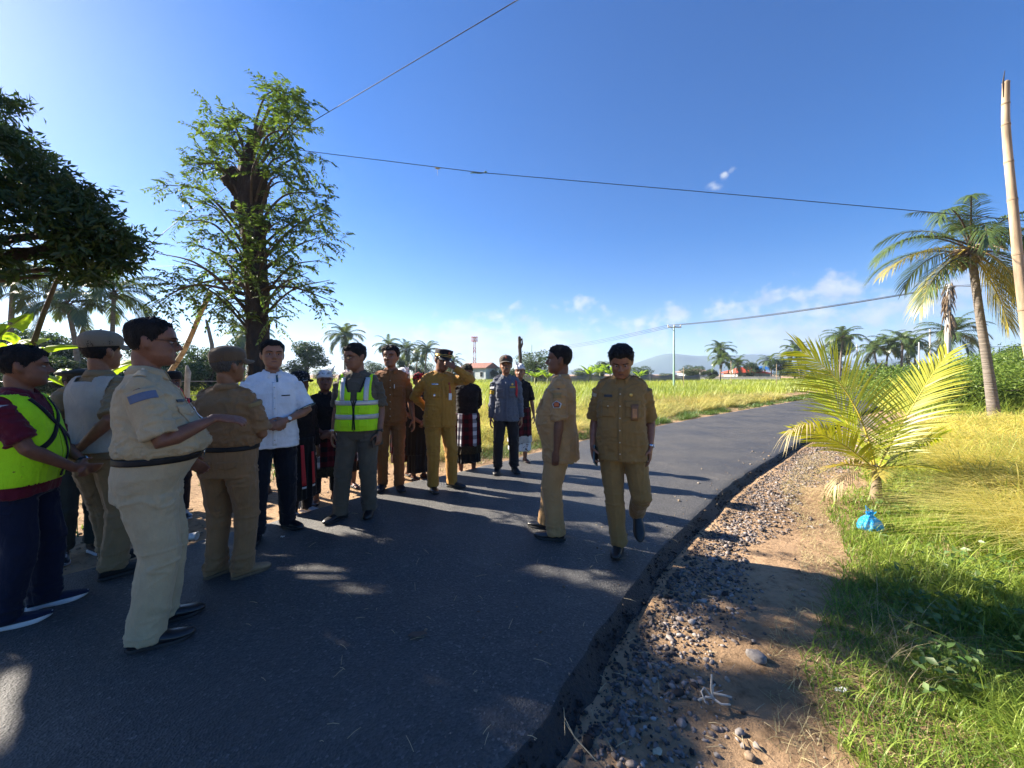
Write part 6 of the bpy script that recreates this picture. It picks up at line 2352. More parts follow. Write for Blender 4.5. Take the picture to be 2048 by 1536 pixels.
def frond(L, stalk, org, az, el, length, droop, n=46, ll=.55, lw=.035, hang=.5, g=nr, tint=(.2, .8), twist=0.0, vshape=.35, r0=.022, bare=.16, tipf=.35, ragged=0.0, roll=0.0):
    """feather leaf: arching midrib, a row of narrow leaflets on either side"""
    h = np.array([math.cos(az), math.sin(az), 0]); sidev = np.array([-math.sin(az), math.cos(az), 0])
    N_ = 18
    pts = []
    p = np.array(org, float); e = el
    for i in range(N_ + 1):
        pts.append(p.copy())
        p = p + (h * math.cos(e) + np.array([0, 0, math.sin(e)])) * length / N_
        e -= droop / N_ * (0.5 + 1.2 * i / N_)
    pts = np.array(pts)
    stalk.tube([Vector(q) for q in pts[::2]], [(r0 * (1 - .85 * i / 9), r0 * (1 - .85 * i / 9) * .7) for i in range(len(pts[::2]))], 6, up=(0, 0, 1), round_end=False)
    t = np.linspace(bare, .995, n)
    idx = t * N_; i0 = np.minimum(idx.astype(int), N_ - 1); f = (idx - i0)[:, None]
    base = pts[i0] * (1 - f) + pts[i0 + 1] * f
    tan = pts[i0 + 1] - pts[i0]; tan /= np.linalg.norm(tan, axis=1)[:, None]
    upv = np.cross(tan, sidev); upv /= np.linalg.norm(upv, axis=1)[:, None]
    upv = np.where(upv[:, 2:3] < 0, -upv, upv) if abs(el) < 1.4 else upv
    sidev = np.repeat(sidev[None], n, 0)
    if roll:
        rl = roll * np.clip(t * 2.2, 0, 1)[:, None]
        sidev, upv = sidev * np.cos(rl) + upv * np.sin(rl), upv * np.cos(rl) - sidev * np.sin(rl)
    for sd in (1, -1):
        prof = np.clip(np.sin(np.pi * (t * .86 + .12)) ** .6, tipf, 1)
        LL = ll * prof * g.uniform(.85, 1.1, n)
        if ragged: LL = LL * np.where(g.uniform(0, 1, n) < ragged, g.uniform(.2, .6, n), 1)
        d = sidev * (sd * (1 - .45 * t))[:, None] + tan * (.45 + .75 * t)[:, None] + upv * vshape + g.normal(0, .06, (n, 3))
        d /= np.linalg.norm(d, axis=1)[:, None]
        V = np.zeros((n, 4, 2, 3))
        wv_ = tan * .5 + upv * .5 * sd * 0 + np.cross(d, upv) * .5
        wv_ = np.cross(d, upv); wv_ /= np.linalg.norm(wv_, axis=1)[:, None]
        for k in range(4):
            u = k / 3
            c = base + d * (LL * u)[:, None]
            c[:, 2] -= hang * LL * u ** 2 * (.6 + .5 * g.uniform(0, 1, n) * 0 + .3)
            w = lw * np.interp(u, [0, .25, .7, 1], [.55, 1, .75, .06]) * .5
            V[:, k, 0] = c - wv_ * w; V[:, k, 1] = c + wv_ * w
        V = V.reshape(-1, 3)
        b = (np.arange(n) * 8)[:, None]
        q = np.concatenate([b + np.array([[2 * i, 2 * i + 1, 2 * i + 3, 2 * i + 2]]) for i in range(3)], 0)
        L.add(V, q, np.repeat(g.uniform(*tint, n), 8))


def trunk_mesh(pts, rad, parent, mat, n=14, name='trunk'):
    mb = MB()
    P_ = catmull(pts, 6)
    rr = np.interp(np.linspace(0, 1, len(P_)), np.linspace(0, 1, len(rad)), rad)
    mb.tube([Vector(q) for q in P_], list(rr), n, up=(1, 0, 0))
    return mb.build(name, mat, parent)


# ---------------------------------------------------------------- far palms: a few kinds, then copies
def make_palm(H, crown_r, seed, n_fr=22, lean=.06, gold=3):
    g = np.random.default_rng(seed)
    root = bpy.data.objects.new('coconut_palm', None); COL.objects.link(root)
    lx = lean * H
    trunk_mesh([(0, 0, -.2), (lx * .1, 0, H * .3), (lx * .45, 0, H * .7), (lx, 0, H)], [.17, .14, .12, .10], root, m_palmtrunk, 10)
    L, st = Leaves(), MB()
    for i in range(n_fr):
        el = np.interp(i / n_fr, [0, .35, .75, 1], [1.25, .75, .2, -.55]) + g.normal(0, .1)
        az = i * 2.4 + g.normal(0, .2)
        frond(L, st, (lx, 0, H), az, el, crown_r * g.uniform(.9, 1.1), 1.3 + .3 * g.uniform(), 40, crown_r * .30, .055, .75, g, (.1, .9), r0=.03)
    crown = L.build('crown', m_palmleaf, root)
    st.build('frond_stalk', m_twig, crown)
    mb = MB()
    for i in range(9):
        a = i * .7; mb.ball((lx + .13 * math.cos(a), .13 * math.sin(a), H - .18 - .08 * (i % 3)), (.11, .11, .14), 8)
    mb.build('coconut_bunch', m_nut, crown)
    return root


kinds = [make_palm(9.0, 2.7, 1, 22, .05), make_palm(8.0, 2.6, 2, 18, -.08), make_palm(10.0, 2.9, 3, 24, .10)]
PALMS = [  # px, py of the crown centre, depth, kind, scale tweak, label
    (28, 548, 22, 0, 'far palm at the left edge of the photo under the dark tree'),
    (135, 610, 21, 1, 'palm with thick crown above the guard in badged beret'),
    (228, 585, 23, 2, 'palm on a slim bare trunk above the khaki cap'),
    (690, 672, 46, 0, 'lone palm above the head of the striped vest man'),
    (776, 692, 60, 1, 'low palm just above the rust brown man'),
    (812, 700, 62, 2, 'small palm midway between rust brown man and ochre cap'),
    (854, 700, 58, 0, 'palm at the left of the braided dark cap'),
    (835, 718, 64, 1, 'shortest palm above the red and black head cloth'),
    (906, 722, 70, 1, 'far palm behind the cap of the ochre official'),
    (495, 668, 40, 2, 'palm partly hidden behind the tall tree trunk'),
    (1440, 700, 62, 0, 'tall lone palm left of the red roofed house'),
    (1445, 722, 60, 1, 'low palm below the tall lone palm by the red roof'),
    (1475, 728, 74, 2, 'little palm touching the left end of the red roof'),
    (1540, 722, 72, 1, 'palm right behind the blue pavilion roof'),
    (1590, 700, 66, 2, 'ragged palm right of the blue pavilion'),
    (1686, 675, 52, 0, 'palm standing before a tall dark conifer shaped tree'),
    (1748, 700, 48, 1, 'lowest palm of the grove behind the young coconut'),
    (1778, 690, 50, 2, 'dark palm second from the left in the grove'),
    (1806, 683, 47, 0, 'tallest palm of the grove behind the young coconut'),
    (1828, 696, 50, 1, 'pale palm in the grove just left of the concrete pole'),
    (1905, 668, 34, 2, 'palm behind the concrete pole, right of the grove'),
]
used = set()
for px, py, Y, k, label in PALMS:
    proto = kinds[k]
    Hh = {0: 9.0, 1: 8.0, 2: 10.0}[k]
    lx = {0: .05, 1: -.08, 2: .10}[k] * Hh
    top = at(px, py, Y)
    sc_ = 1.0
    o = proto if k not in used else copy_tree(proto)
    used.add(k)
    a = rng.uniform(0, 6.28)
    base_z = -.1
    # crowns keep their size, trunks are sunk or stretched to meet the right height
    f = (top.z - base_z) / Hh
    cs = float(np.interp(f, [.3, .9], [.9, 1.15]))
    cs = max(cs * .92, f)
    o.scale = (cs, cs, cs)
    o.rotation_euler = (0, 0, a)
    o.location = (top.x - lx * math.cos(a) * cs, top.y - lx * math.sin(a) * cs, top.z - Hh * cs)
    tag(o, label, 'palm', 'coconut palms in the distance')


# ---------------------------------------------------------------- far leafy trees
def make_tree(H, W, seed, mat=m_leaf_far, nl=5600, leaf=.30, shape='round', trunk=.22):
    g = np.random.default_rng(seed)
    root = bpy.data.objects.new('leafy_tree', None); COL.objects.link(root)
    mb = MB()
    mb.tube([(0, 0, -.3), (.05, 0, H * .25), (0, .05, H * .5), (.05, 0, H * .8)], [trunk, trunk * .8, trunk * .55, trunk * .2], 8)
    blobs = []
    nb = 16
    for i in range(nb):
        a = g.uniform(0, 6.28); u = g.uniform(0, 1)
        z = H * (.32 + .62 * u)
        rr = W * .5 * (math.sin(math.pi * (.12 + .85 * u)) if shape == 'round' else (1.05 - u) * .9)
        c = np.array([rr * .68 * math.cos(a), rr * .68 * math.sin(a), z])
        blobs.append((c, W * g.uniform(.15, .25)))
        mb.tube([(0, 0, z * .62), tuple(c * np.array([.5, .5, .9])), tuple(c)], [trunk * .35, trunk * .22, trunk * .06], 6)
    mb.build('trunk', m_bark, root)
    C = []
    for c, r_ in blobs:
        d = rand_dirs(nl // nb, g) * (g.uniform(.35, 1, (nl // nb, 1)) ** .5)
        C.append(c + d * r_ * np.array([1.15, 1.15, .85]))
    C = np.concatenate(C)
    D = rand_dirs(len(C), g); D[:, 2] -= .25
    Nn = rand_dirs(len(C), g); Nn[:, 2] = np.abs(Nn[:, 2]) + .4
    V, q, t = leaf_cards(C, D, Nn, g.uniform(.6, 1.3, len(C)) * leaf, g.uniform(.35, .6, len(C)) * leaf, np.clip(g.beta(2, 2, len(C)) + .25 * fbm(C * .8, 2), 0, 1))
    mesh_obj('crown', V, q, mat, root, attr=t, smooth=False)
    return root


tk = {'a': (make_tree(7, 6.4, 21), 7.0), 'b': (make_tree(7, 5.2, 22), 7.0), 'c': (make_tree(9, 4.6, 23, shape='cone', nl=5200), 9.0), 'd': (make_tree(3.2, 4.8, 24, m_leaf_bush, 6500, .15), 3.2)}
TREES = [  # px centre, py top, depth, kind, label
    (15, 640, 26, 'a', 'dark tree at the left edge behind the lime vest'), (95, 668, 27, 'b', 'dark tree between lime vest man and badged beret'), (160, 676, 28, 'a', 'broad dark tree behind the badged beret'),
    (285, 690, 30, 'b', 'dark tree behind the big man with glasses'), (395, 682, 30, 'a', 'bushy tree behind leaning bamboo, left of the brown cap'), (440, 700, 34, 'b', 'lower tree just above the brown cap'),
    (485, 658, 42, 'c', 'thin pale tree hugging the left side of the tall trunk'), (612, 682, 38, 'b', 'full round tree right of the white shirt man'), (650, 735, 55, 'a', 'low tree behind the white head cloth of the clasped man'),
    (745, 720, 66, 'a', 'low dark tree behind glasses of the striped vest man'), (800, 712, 70, 'b', 'tree under the small palms by the rust brown man'), (845, 722, 72, 'a', 'low tree behind the red and black head cloth'), (905, 730, 75, 'b', 'low tree behind the raised hand of the ochre official'),
    (1000, 732, 72, 'a', 'low tree between white house and slate grey guard'), (1072, 697, 46, 'a', 'big round tree behind the shoulder of the profile man'), (1035, 735, 60, 'b', 'shrubby tree behind the man in white patterned skirt'),
    (1165, 735, 64, 'a', 'low tree left of the banana clump'), (1205, 722, 60, 'b', 'tree behind the banana clump'), (1282, 730, 62, 'a', 'dome shaped tree right of the walking man'), (1330, 745, 80, 'a', 'small far bush left of the green pole'),
    (1385, 728, 66, 'a', 'dome shaped tree right of the green pole'), (1420, 738, 70, 'b', 'low tree at the foot of the tall lone palm'), (1500, 724, 80, 'b', 'tree rising behind the red roof'), (1560, 716, 70, 'b', 'tree right of the blue pavilion'),
    (1590, 722, 74, 'a', 'broad tree between blue pavilion and young coconut'), (1640, 735, 70, 'a', 'low dark tree behind the left frond of young coconut'), (1680, 660, 60, 'c', 'tall dark tapering tree behind its palm'), (1720, 738, 62, 'a', 'low tree right of the tapering tree'),
    (1762, 725, 55, 'b', 'dark tree under the grove, left part'), (1810, 720, 54, 'a', 'dark tree under the grove, right part'), (1850, 728, 52, 'b', 'dark tree at the right end of the grove'), (1880, 738, 45, 'a', 'low tree at the foot of the concrete pole'),
    (2035, 690, 30, 'b', 'tree top at the right edge above the bushes'), (-70, 620, 24, 'a', 'dark tree outside the left end of the group'), (55, 700, 22, 'b', 'low dark tree just right of the lime vest man head'), (-20, 690, 17, 'a', 'dark tree beyond the left edge behind the banana plant'), (120, 712, 17, 'b', 'low dense tree right behind the badged beret'), (250, 722, 18, 'a', 'low dense tree behind the collar of the big man'), (420, 722, 19, 'b', 'low dense tree behind the brown cap'), (345, 728, 20, 'a', 'low dense tree behind the plain black beret'), (225, 715, 24, 'a', 'low dark tree between the two khaki heads at left'), (340, 705, 26, 'b', 'low dark tree above the plain black beret'), (530, 715, 40, 'a', 'low dark tree behind the white shirt man'), (700, 735, 70, 'b', 'low far tree left of the striped vest man glasses'), (950, 738, 90, 'a', 'low far tree at the foot of the lattice mast'), (1240, 742, 80, 'a', 'low far tree behind the head of the walking man'), (1460, 742, 90, 'b', 'far tree line left of the red roof'), (1625, 742, 85, 'a', 'far tree line right of the blue pavilion'),
]
used = set()
for px, py, Y, k, label in TREES:
    proto, Hh = tk[k]
    o = proto if k not in used else copy_tree(proto)
    used.add(k)
    top = at(px, py, Y)
    f = (top.z + .1) / Hh
    wf = f ** .6
    o.scale = (wf, wf, f)
    o.rotation_euler = (0, 0, rng.uniform(0, 6.28))
    o.location = (top.x, top.y, -.1)
    tag(o, label, 'tree', 'leafy trees in the distance')

# bank of bushes on the right, beyond the ripe rice
BUSHES = [(1780, 722, 19, 'bush nearest the road on the green bank'), (1840, 742, 16, 'small bush on the bank before the concrete pole'), (1870, 715, 20, 'bush at the foot of the concrete pole'), (1925, 728, 15, 'bush left of the leaning palm trunk'), (1945, 708, 20, 'taller bush behind the leaning palm trunk'),
          (2015, 712, 16, 'bush right of the leaning palm trunk'), (2060, 692, 18, 'big bush at the right edge of the photo'), (2110, 715, 14, 'bush beyond the right edge'), (1990, 690, 24, 'far bush showing above the others'), (1815, 735, 26, 'far low bush by the bend of the road')]
proto, Hh = tk['d']
for i, (px, py, Y, label) in enumerate(BUSHES):
    o = proto if i == 0 else copy_tree(proto)
    o.name = 'bush'
    top = at(px, py + 12, Y)
    f = (top.z + .2) / Hh
    o.scale = (.8 + .25 * f, .8 + .25 * f, f); o.rotation_euler = (0, 0, rng.uniform(0, 6.28)); o.location = (top.x, top.y, -.2)
    tag(o, label, 'bush', 'bushes on the green bank')
xy = pts_in([(13.5, 12.6), (19, 21), (24, 25), (40, 30), (40, 12), (24, 11.5)], 26000)
n = len(xy); d = np.hypot(xy[:, 0], xy[:, 1])
sward('bank_grass', 'tall rough grass covering the green bank on the right', m_grass, xy, nr.uniform(.4, 1.15, n), .011 * np.maximum(1, d / 14), nr.uniform(.1, .6, n), nr.uniform(.1, .6, n), nr.uniform(.2, 1, n), k=3)
xy = pts_in([(22, 18.5), (48, 44), (110, 104), (160, 100), (60, 26), (40, 20)], 16000)
n = len(xy); d = np.hypot(xy[:, 0], xy[:, 1])
sward('far_grass', 'green crops right of the far road', m_rice_green, xy, nr.uniform(.4, .8, n), .012 * np.maximum(1, d / 9), nr.uniform(.1, .5, n), nr.uniform(.1, .5, n), nr.uniform(.2, 1, n), k=2)

# ---------------------------------------------------------------- the leaning coconut palm on the right
Y0 = 12.2
g = np.random.default_rng(77)
root = thing('coconut_palm', 'large coconut palm with curved trunk at right, yellow fronds hanging', 'palm', (0, 0, 0), 0)
base = at(1988, 800, Y0); base.z = 0
cr = at(1942, 500, Y0)
q1 = at(1975, 730, Y0); q2 = at(1958, 620, Y0)
trunk_mesh([(base.x + .05, base.y, -.2), tuple(q1), tuple(q2), tuple(cr)], [.15, .115, .10, .095], root, m_palmtrunk, 16)
specs = [  # az (0 = right, pi = left), elevation, length, droop, golden?
    (math.pi, .35, 3.4, 1.3, 0), (math.pi * .93, .05, 3.0, .9, 2), (math.pi * 1.07, -.25, 3.1, 1.0, 0), (math.pi * .97, -.62, 2.6, .8, 1), (-.25, -1.05, 2.6, .35, 1), (-.9, -1.15, 2.4, .3, 1), (math.pi * .9, .62, 3.0, 1.8, 0), (math.pi * 1.1, .95, 2.9, 2.0, 0),
    (2.2, 1.05, 2.7, 1.7, 0), (1.7, 1.35, 2.6, 1.2, 0), (1.0, 1.25, 2.6, 1.7, 0), (.5, 1.0, 2.8, 2.0, 0), (.15, .65, 2.9, 1.7, 0), (-.2, .35, 3.0, 1.5, 0), (.25, .05, 2.9, 1.1, 0), (-.3, -.75, 2.7, .6, 1), (-1.1, -.85, 2.5, .6, 1),
    (-.9, .5, 2.8, 1.8, 0), (-1.7, .8, 2.7, 2.0, 0), (-2.3, .45, 2.8, 1.7, 0), (4.4, .1, 2.7, 1.4, 0), (.05, -.35, 2.7, .9, 0), (2.6, .4, 2.8, 1.6, 0), (1.5, .3, 2.6, 1.6, 0), (3.9, 1.1, 2.5, 1.6, 0), (.8, .6, 2.7, 1.7, 0)]
for az, el, ln, dr_, gold in specs:
    L, st = Leaves(), MB()
    frond(L, st, cr + Vector((0, 0, rng.uniform(-.15, .2))), az + g.normal(0, .06), el, ln, dr_, 58, .80, .026, .75 if gold != 1 else .95, g, (.1, .9), r0=.035, bare=.2, ragged=.2)
    o = L.build('frond', (m_palmleaf, m_palmgold, m_palmleaf)[gold] if gold != 2 else m_palmgold, root)
    if gold: o['label'] = 'yellowing frond hanging down'
    st.build('frond_stalk', m_stalk if gold else m_twig, o)
mb = MB()
for i in range(14):
    a = i * 1.3; rr = .13 + .04 * (i % 3)
    mb.ball(cr + Vector((rr * math.cos(a), rr * math.sin(a), -.22 - .10 * (i % 4))), (.09, .09, .12), 10)
mb.build('coconut_bunch', m_nut, root)
mb = MB()
for i in range(26):
    a = g.uniform(0, 6.28); l = g.uniform(.4, .9)
    d = Vector((math.cos(a), math.sin(a), g.uniform(-1.0, .5)))
    mb.tube([cr + d * .1, cr + d * l * .6, cr + d * l + Vector((0, 0, -.25 * l))], [(.05, .02), (.03, .012), (.01, .005)], 6)
mb.build('dead_sheath', m_deadfrond, root)

# ---------------------------------------------------------------- young coconut by the verge
Y0 = 4.62
b0 = gp(1752, 985, 0)
b0 = Vector((b0.x, b0.y, float(ground_z(np.array([[b0.x, b0.y, 0]]))[0])))
root = thing('young_coconut_palm', 'young coconut palm with yellow green fronds rising from the verge', 'palm', b0)
mb = MB()
mb.tube([(0, 0, -.05), (0, 0, .08), (.01, 0, .22), (-.005, 0, .42)], [.075, .060, .045, .03], 12)
mb.build('stem', m_deadfrond, root)
g = np.random.default_rng(5)
yp = [  # azimuth, elevation, length, droop, leaflet length, tint range, material, roll
    (math.pi * .985, 1.38, 1.85, .85, .72, (.15, .75), m_youngpalm, 1.25), (.12, 1.02, 1.85, .16, .55, (.3, .95), m_youngpalm, .35), (.2, .50, 1.15, .35, .55, (.0, .5), m_youngpalm, -.9), (math.pi * .96, .80, 1.10, .75, .42, (.35, .9), m_youngpalm, .8),
    (math.pi * 1.03, .35, .72, .75, .30, (.5, 1), m_palmgold, .5), (2.0, 1.15, 1.35, .4, .6, (.0, .5), m_youngpalm, .9), (-.6, .45, .6, .8, .30, (.4, .9), m_youngpalm, 0), (4.0, .5, .55, 1.0, .28, (.5, 1), m_palmgold, 0)]
for az, el, ln, dr_, ll, tn, mt, rl_ in yp:
    L, st = Leaves(), MB()
    frond(L, st, (0, 0, .36), az, el, ln * .95, dr_, 54 if ln > 1 else 26, ll, .019, .2, g, tn, r0=.016, bare=.13, vshape=.18, tipf=.5, roll=rl_)
    o = L.build('frond', mt, root)
    st.build('frond_stalk', m_stalk, o)
# withered brown ends on the low left frond
L, st = Leaves(), MB()
frond(L, st, (-.75, .02, .95), math.pi * .97, -.1, .38, 1.2, 12, .26, .012, 1.2, g, (0, 1), r0=.006, bare=.02, ragged=.3)
L.build('withered_tip', m_dry, root)
L, st = Leaves(), MB()
frond(L, st, (-.12, -.05, .34), math.pi * 1.02, .3, .55, 1.6, 20, .24, .008, 1.3, g, (.3, 1), r0=.005, bare=.3, ragged=.3)
L.build('withered_frond', m_dry, root)

# ---------------------------------------------------------------- the tall lopped tree
Yt = 4.85
g = np.random.default_rng(31)
b0 = Vector(((515 - CX) / F * Yt, Yt, -.08))
root = thing('lopped_tree', 'tall lopped tree with thick dark trunk and sparse airy regrowth', 'tree', b0)
rel = lambda px, py, dy=0: (at(px, py, Yt + dy) - b0)
mb = MB()
tp = [(.0, 0, -.1), (.0, 0, .12), tuple(rel(516, 745)), tuple(rel(516, 640)), tuple(rel(512, 540)), tuple(rel(502, 450)), tuple(rel(497, 395))]
P_ = catmull(tp, 8)
rads = np.interp(np.linspace(0, 1, len(P_)), [0, .06, .18, .35, .55, .75, .9, 1], [.22, .155, .128, .116, .122, .118, .135, .115])
rings = []
for i, (q, r_) in enumerate(zip(P_, rads)):
    row = []
    for j in range(40):
        a = 2 * math.pi * j / 40
        k = 1 + .06 * math.sin(9 * a + q[2] * 1.5) + .09 * float(fbm(np.array([[math.cos(a) * 2.2, math.sin(a) * 2.2, q[2] * 2.5]]), 3)[0])
        row.append((q[0] + r_ * k * math.cos(a), q[1] + r_ * k * math.sin(a), q[2]))
    rings.append(row)
mb.rings(rings)
for (px0, py0, px1, py1, r_, dy) in [(490, 400, 462, 342, .10, .05), (500, 395, 499, 320, .115, .0), (505, 400, 522, 345, .09, -.06), (478, 385, 452, 358, .075, -.1), (497, 330, 503, 262, .05, 0), (515, 420, 535, 375, .05, .1), (495, 440, 470, 410, .06, .05), (515, 470, 534, 448, .06, .02)]:
    a, b_ = rel(px0, py0), rel(px1, py1, dy)
    mb.tube([a, a.lerp(b_, .5), b_], [r_, r_ * .95, r_ * .8], 12)
V, Fc, Nn = remesh(mb, .022, 1)
V = np_disp(V, Nn, .018, (7, 7, 2.2), 3); V = np_disp(V, Nn, .012, (22, 22, 5), 8, ridge=True)
mesh_obj('trunk', V, Fc, m_bark, root)
# limbs: from the trunk out to where the photograph shows tufts of leaf
tips = [(560, 150, .0), (590, 175, .2), (545, 190, -.3), (612, 215, .1), (520, 215, .3), (575, 230, -.4), (600, 260, .3), (430, 230, .1), (450, 260, -.3), (405, 255, .2), (470, 290, .4), (425, 300, -.2), (540, 285, .2), (585, 300, -.2), (615, 320, .3), (395, 345, .1), (380, 330, -.2), (440, 345, .3), (335, 370, .1), (372, 395, -.3), (560, 350, -.4), (600, 370, .3), (635, 385, .1), (660, 415, -.2), (640, 440, .3), (590, 430, -.3),
        (352, 440, .0), (400, 430, .4), (430, 470, -.3), (390, 490, .2), (310, 505, .1), (345, 520, -.2), (370, 560, .3), (330, 590, .0), (305, 612, -.1), (365, 605, .2), (400, 560, -.4), (425, 600, .3), (400, 635, .0), (440, 540, .4), (455, 620, -.2), (470, 580, -.5), (490, 520, -.5), (530, 500, -.5), (560, 470, -.4), (600, 490, .3), (640, 520, .0), (655, 470, .2), (615, 545, -.3), (660, 560, .2), (625, 600, .1), (670, 605, -.1), (580, 560, .3), (560, 600, -.4), (565, 530, .4), (500, 480, .6), (460, 500, .6), (540, 430, .6), (480, 440, -.6), (520, 560, .6), (440, 420, -.5), (470, 650, .1), (550, 640, .2), (515, 300, -.4), (490, 250, .1), (555, 250, .4), (600, 205, -.2), (575, 165, -.1), (460, 225, .2), (415, 320, .0)]
LV, tw = Leaves(), MB()
GAPS = [(gp(px, py), r_) for px, py, r_ in [(30, 1430, .22), (95, 1318, .10), (575, 1105, .16), (650, 1165, .22), (735, 1180, .12), (1150, 1150, .20), (1215, 1170, .14), (1345, 1250, .20), (1450, 1160, .16), (850, 1010, .12), (690, 1048, .16), (620, 1135, .12), (1300, 1105, .14), (1560, 1330, .16), (1700, 1420, .35), (1560, 1480, .25), (1850, 1460, .4), (1480, 1110, .2)]]
GAPM = np.array([[q.x, q.y, r_] for q, r_ in GAPS])
SH = np.array([-S.x / S.z, -S.y / S.z])


def in_gap(w, few=False):
    '''True where a leaf at w would block one of the openings that let sun flecks through'''
    x, y = w[0] + SH[0] * w[2], w[1] + SH[1] * w[2]
    u = (x - GAPM[:, 0]) * .91 - (y - GAPM[:, 1]) * .41; v_ = (x - GAPM[:, 0]) * .41 + (y - GAPM[:, 1]) * .91
    k = slice(2, 10) if few else slice(None)
    return bool((((u / 1.9) ** 2 + v_ ** 2) < GAPM[:, 2] ** 2)[k].any())


def spray(org, d, ln, n, g, size=1.0):
    if in_gap(np.array(org) + np.array(b0)): return
    """a pinnate twig: leaflets in two ranks, nodding"""
    d = d / np.linalg.norm(d)
    s_ = np.cross(d, [0, 0, 1.0]); s_ /= np.linalg.norm(s_) + 1e-9
    t = np.linspace(.12, 1, n)
    C = org + d * (ln * t)[:, None]; C[:, 2] -= .35 * ln * t ** 2
    for sd in (1, -1):
        D = d * .55 + s_ * sd * .85 + np.array([0, 0, -.35]) + g.normal(0, .16, (n, 3))
        Nn = np.array([0, 0, 1.0]) + g.normal(0, .45, (n, 3))
        V, q, ti = leaf_cards(C, D, Nn, g.uniform(.7, 1.15, n) * .066 * size, g.uniform(.75, 1.1, n) * .027 * size, np.clip(g.beta(2, 2, n), 0, 1))
        LV.add(V, q, ti)
    tw.tube([Vector(org), Vector(C[n // 2]), Vector(C[-1])], [.0022, .0018, .001], 4, round_end=False)


for px, py, dy in tips:
    py = py + (26 if py < 260 else 12 if py < 330 else 0)
    e = np.array(rel(px, py, dy * 1.25))
    zz = float(np.clip(e[2] - (.55 + .35 * abs(e[0])) * .8, .9 * 2.0, 4.3))
    if py > 560: zz = float(np.clip(e[2] + .15, 1.5, 2.6))
    s_ = np.array([np.interp(zz, [0, 4.2], [0, -.1]), 0, zz])
    mid = (s_ + e) / 2 + np.array([0, 0, .12 + (.15 if py < 400 else .05)]) + g.normal(0, .05, 3)
    P_ = catmull([tuple(s_), tuple(mid), tuple(e)], 8)
    ln = np.linalg.norm(e - s_)
    tw.tube([Vector(q) for q in P_], [max(.004, .022 * min(1, ln) * (1 - .85 * i / (len(P_) - 1))) for i in range(len(P_))], 6)
    # side shoots all along the outer two thirds
    m_ = int(6 + 5.5 * min(ln, 1.6))
    for k in range(m_):
        u = g.uniform(.45, 1.0) ** .7
        q = P_[int(u * (len(P_) - 1))]
        d = (e - s_) / ln * .6 + g.normal(0, .65, 3); d[2] -= .1
        L_ = g.uniform(.10, .30)
        d /= np.linalg.norm(d)
        o_ = q + d * g.uniform(0, .16)
        spray(o_, d, L_, int(4 + L_ * 14), g)
        if g.uniform() < .5:
            spray(o_ + d * L_ * .5, d + g.normal(0, .7, 3), L_ * .8, int(4 + L_ * 12), g)
# denser leaf round the trunk half way up
for k in range(130):
    px, py = 500 + 52 * np.clip(g.normal(), -1.7, 1.7), 530 + 62 * np.clip(g.normal(), -1.7, 1.7)
    if py > 640: continue
    q = np.array(rel(px, py, g.normal(0, .33)))
    spray(q, rand_dirs(1, g)[0], g.uniform(.12, .26), 8, g, 1.1)
for k in range(55):
    px, py = 580 + 40 * np.clip(g.normal(), -1.5, 1.5), 420 + 75 * np.clip(g.normal(), -1.5, 1.5)
    spray(np.array(rel(px, py, g.normal(0, .3))), rand_dirs(1, g)[0], g.uniform(.12, .26), 8, g, 1.0)
for k in range(22):
    px, py = 560 + 30 * np.clip(g.normal(), -1.5, 1.5), 245 + 40 * np.clip(g.normal(), -1.5, 1.5)
    spray(np.array(rel(px, py, g.normal(0, .22))), rand_dirs(1, g)[0], g.uniform(.12, .26), 8, g, 1.0)
cr_ = LV.build('crown', m_leaf_tree, root)
tw.build('branch', m_twig, cr_)
# a creeper strand hangs from the crown
mb = MB(); mb.tube([rel(553, 600), rel(552, 640), rel(553, 655)], [.006, .005, .012], 6); mb.build('hanging_vine', m_twig, root)

# ---------------------------------------------------------------- dark dense tree at the left
g = np.random.default_rng(41)
b0 = Vector((-7.9, 4.9, -.08))
root = thing('dense_tree', 'dense dark leafy tree overhanging from the left edge', 'tree', b0)
blobs = []
for px, py, Y, r_ in [(20, 330, 5.6, .55), (60, 400, 5.3, .5), (130, 415, 5.2, .42), (190, 380, 5.2, .28), (100, 470, 5.0, .6), (180, 460, 5.1, .55), (225, 450, 5.2, .38), (240, 500, 5.3, .30), (150, 515, 5.0, .42), (60, 500, 4.8, .5), (0, 460, 5.0, .7), (10, 250, 5.8, .45), (-40, 300, 5.7, .7), (205, 530, 5.2, .26), (262, 480, 5.3, .16), (30, 215, 5.9, .22), (55, 290, 5.6, .34), (150, 350, 5.3, .26), (100, 345, 5.4, .34), (205, 415, 5.3, .34), (170, 545, 5.1, .18), (250, 530, 5.3, .14)]:
    q = at(px, py, Y); blobs.append((np.array(q - b0), r_))
for i in range(46):      # the part of the crown beyond the edge of the picture
    a = g.uniform(0, 6.28); rr = 3.0 * math.sqrt(g.uniform())
    blobs.append((np.array([rr * math.cos(a) - .3, rr * math.sin(a) * .8 - 1.6, g.uniform(3.1, 6.4) - .25 * rr]), g.uniform(.5, .85)))
NV = 22
def outside(c, r_):
    q = c + np.array(b0)
    return q[1] > .6 and q[0] + r_ * 1.2 < -1.34 * (q[1] + r_)
blobs = blobs[:NV] + [(c, r_) for c, r_ in blobs[NV:] if outside(c, r_)]
for x, y, z, r_ in [(-.77, .74, 4.05, .6), (.7, 0, 4.65, .62), (-.6, -2.4, 3.6, .8), (.2, -3.0, 3.9, .7), (1.0, -3.6, 4.3, .6), (-1.6, -3.2, 3.8, .8), (-2.6, -1.6, 4.2, .9), (.4, -3.4, 4.3, .7)]:  # added leaf clumps out of view, some placed only to shade sunlit road spots
    blobs.append((np.array([x, y, z]), r_))
LV2 = Leaves()
mb = MB()
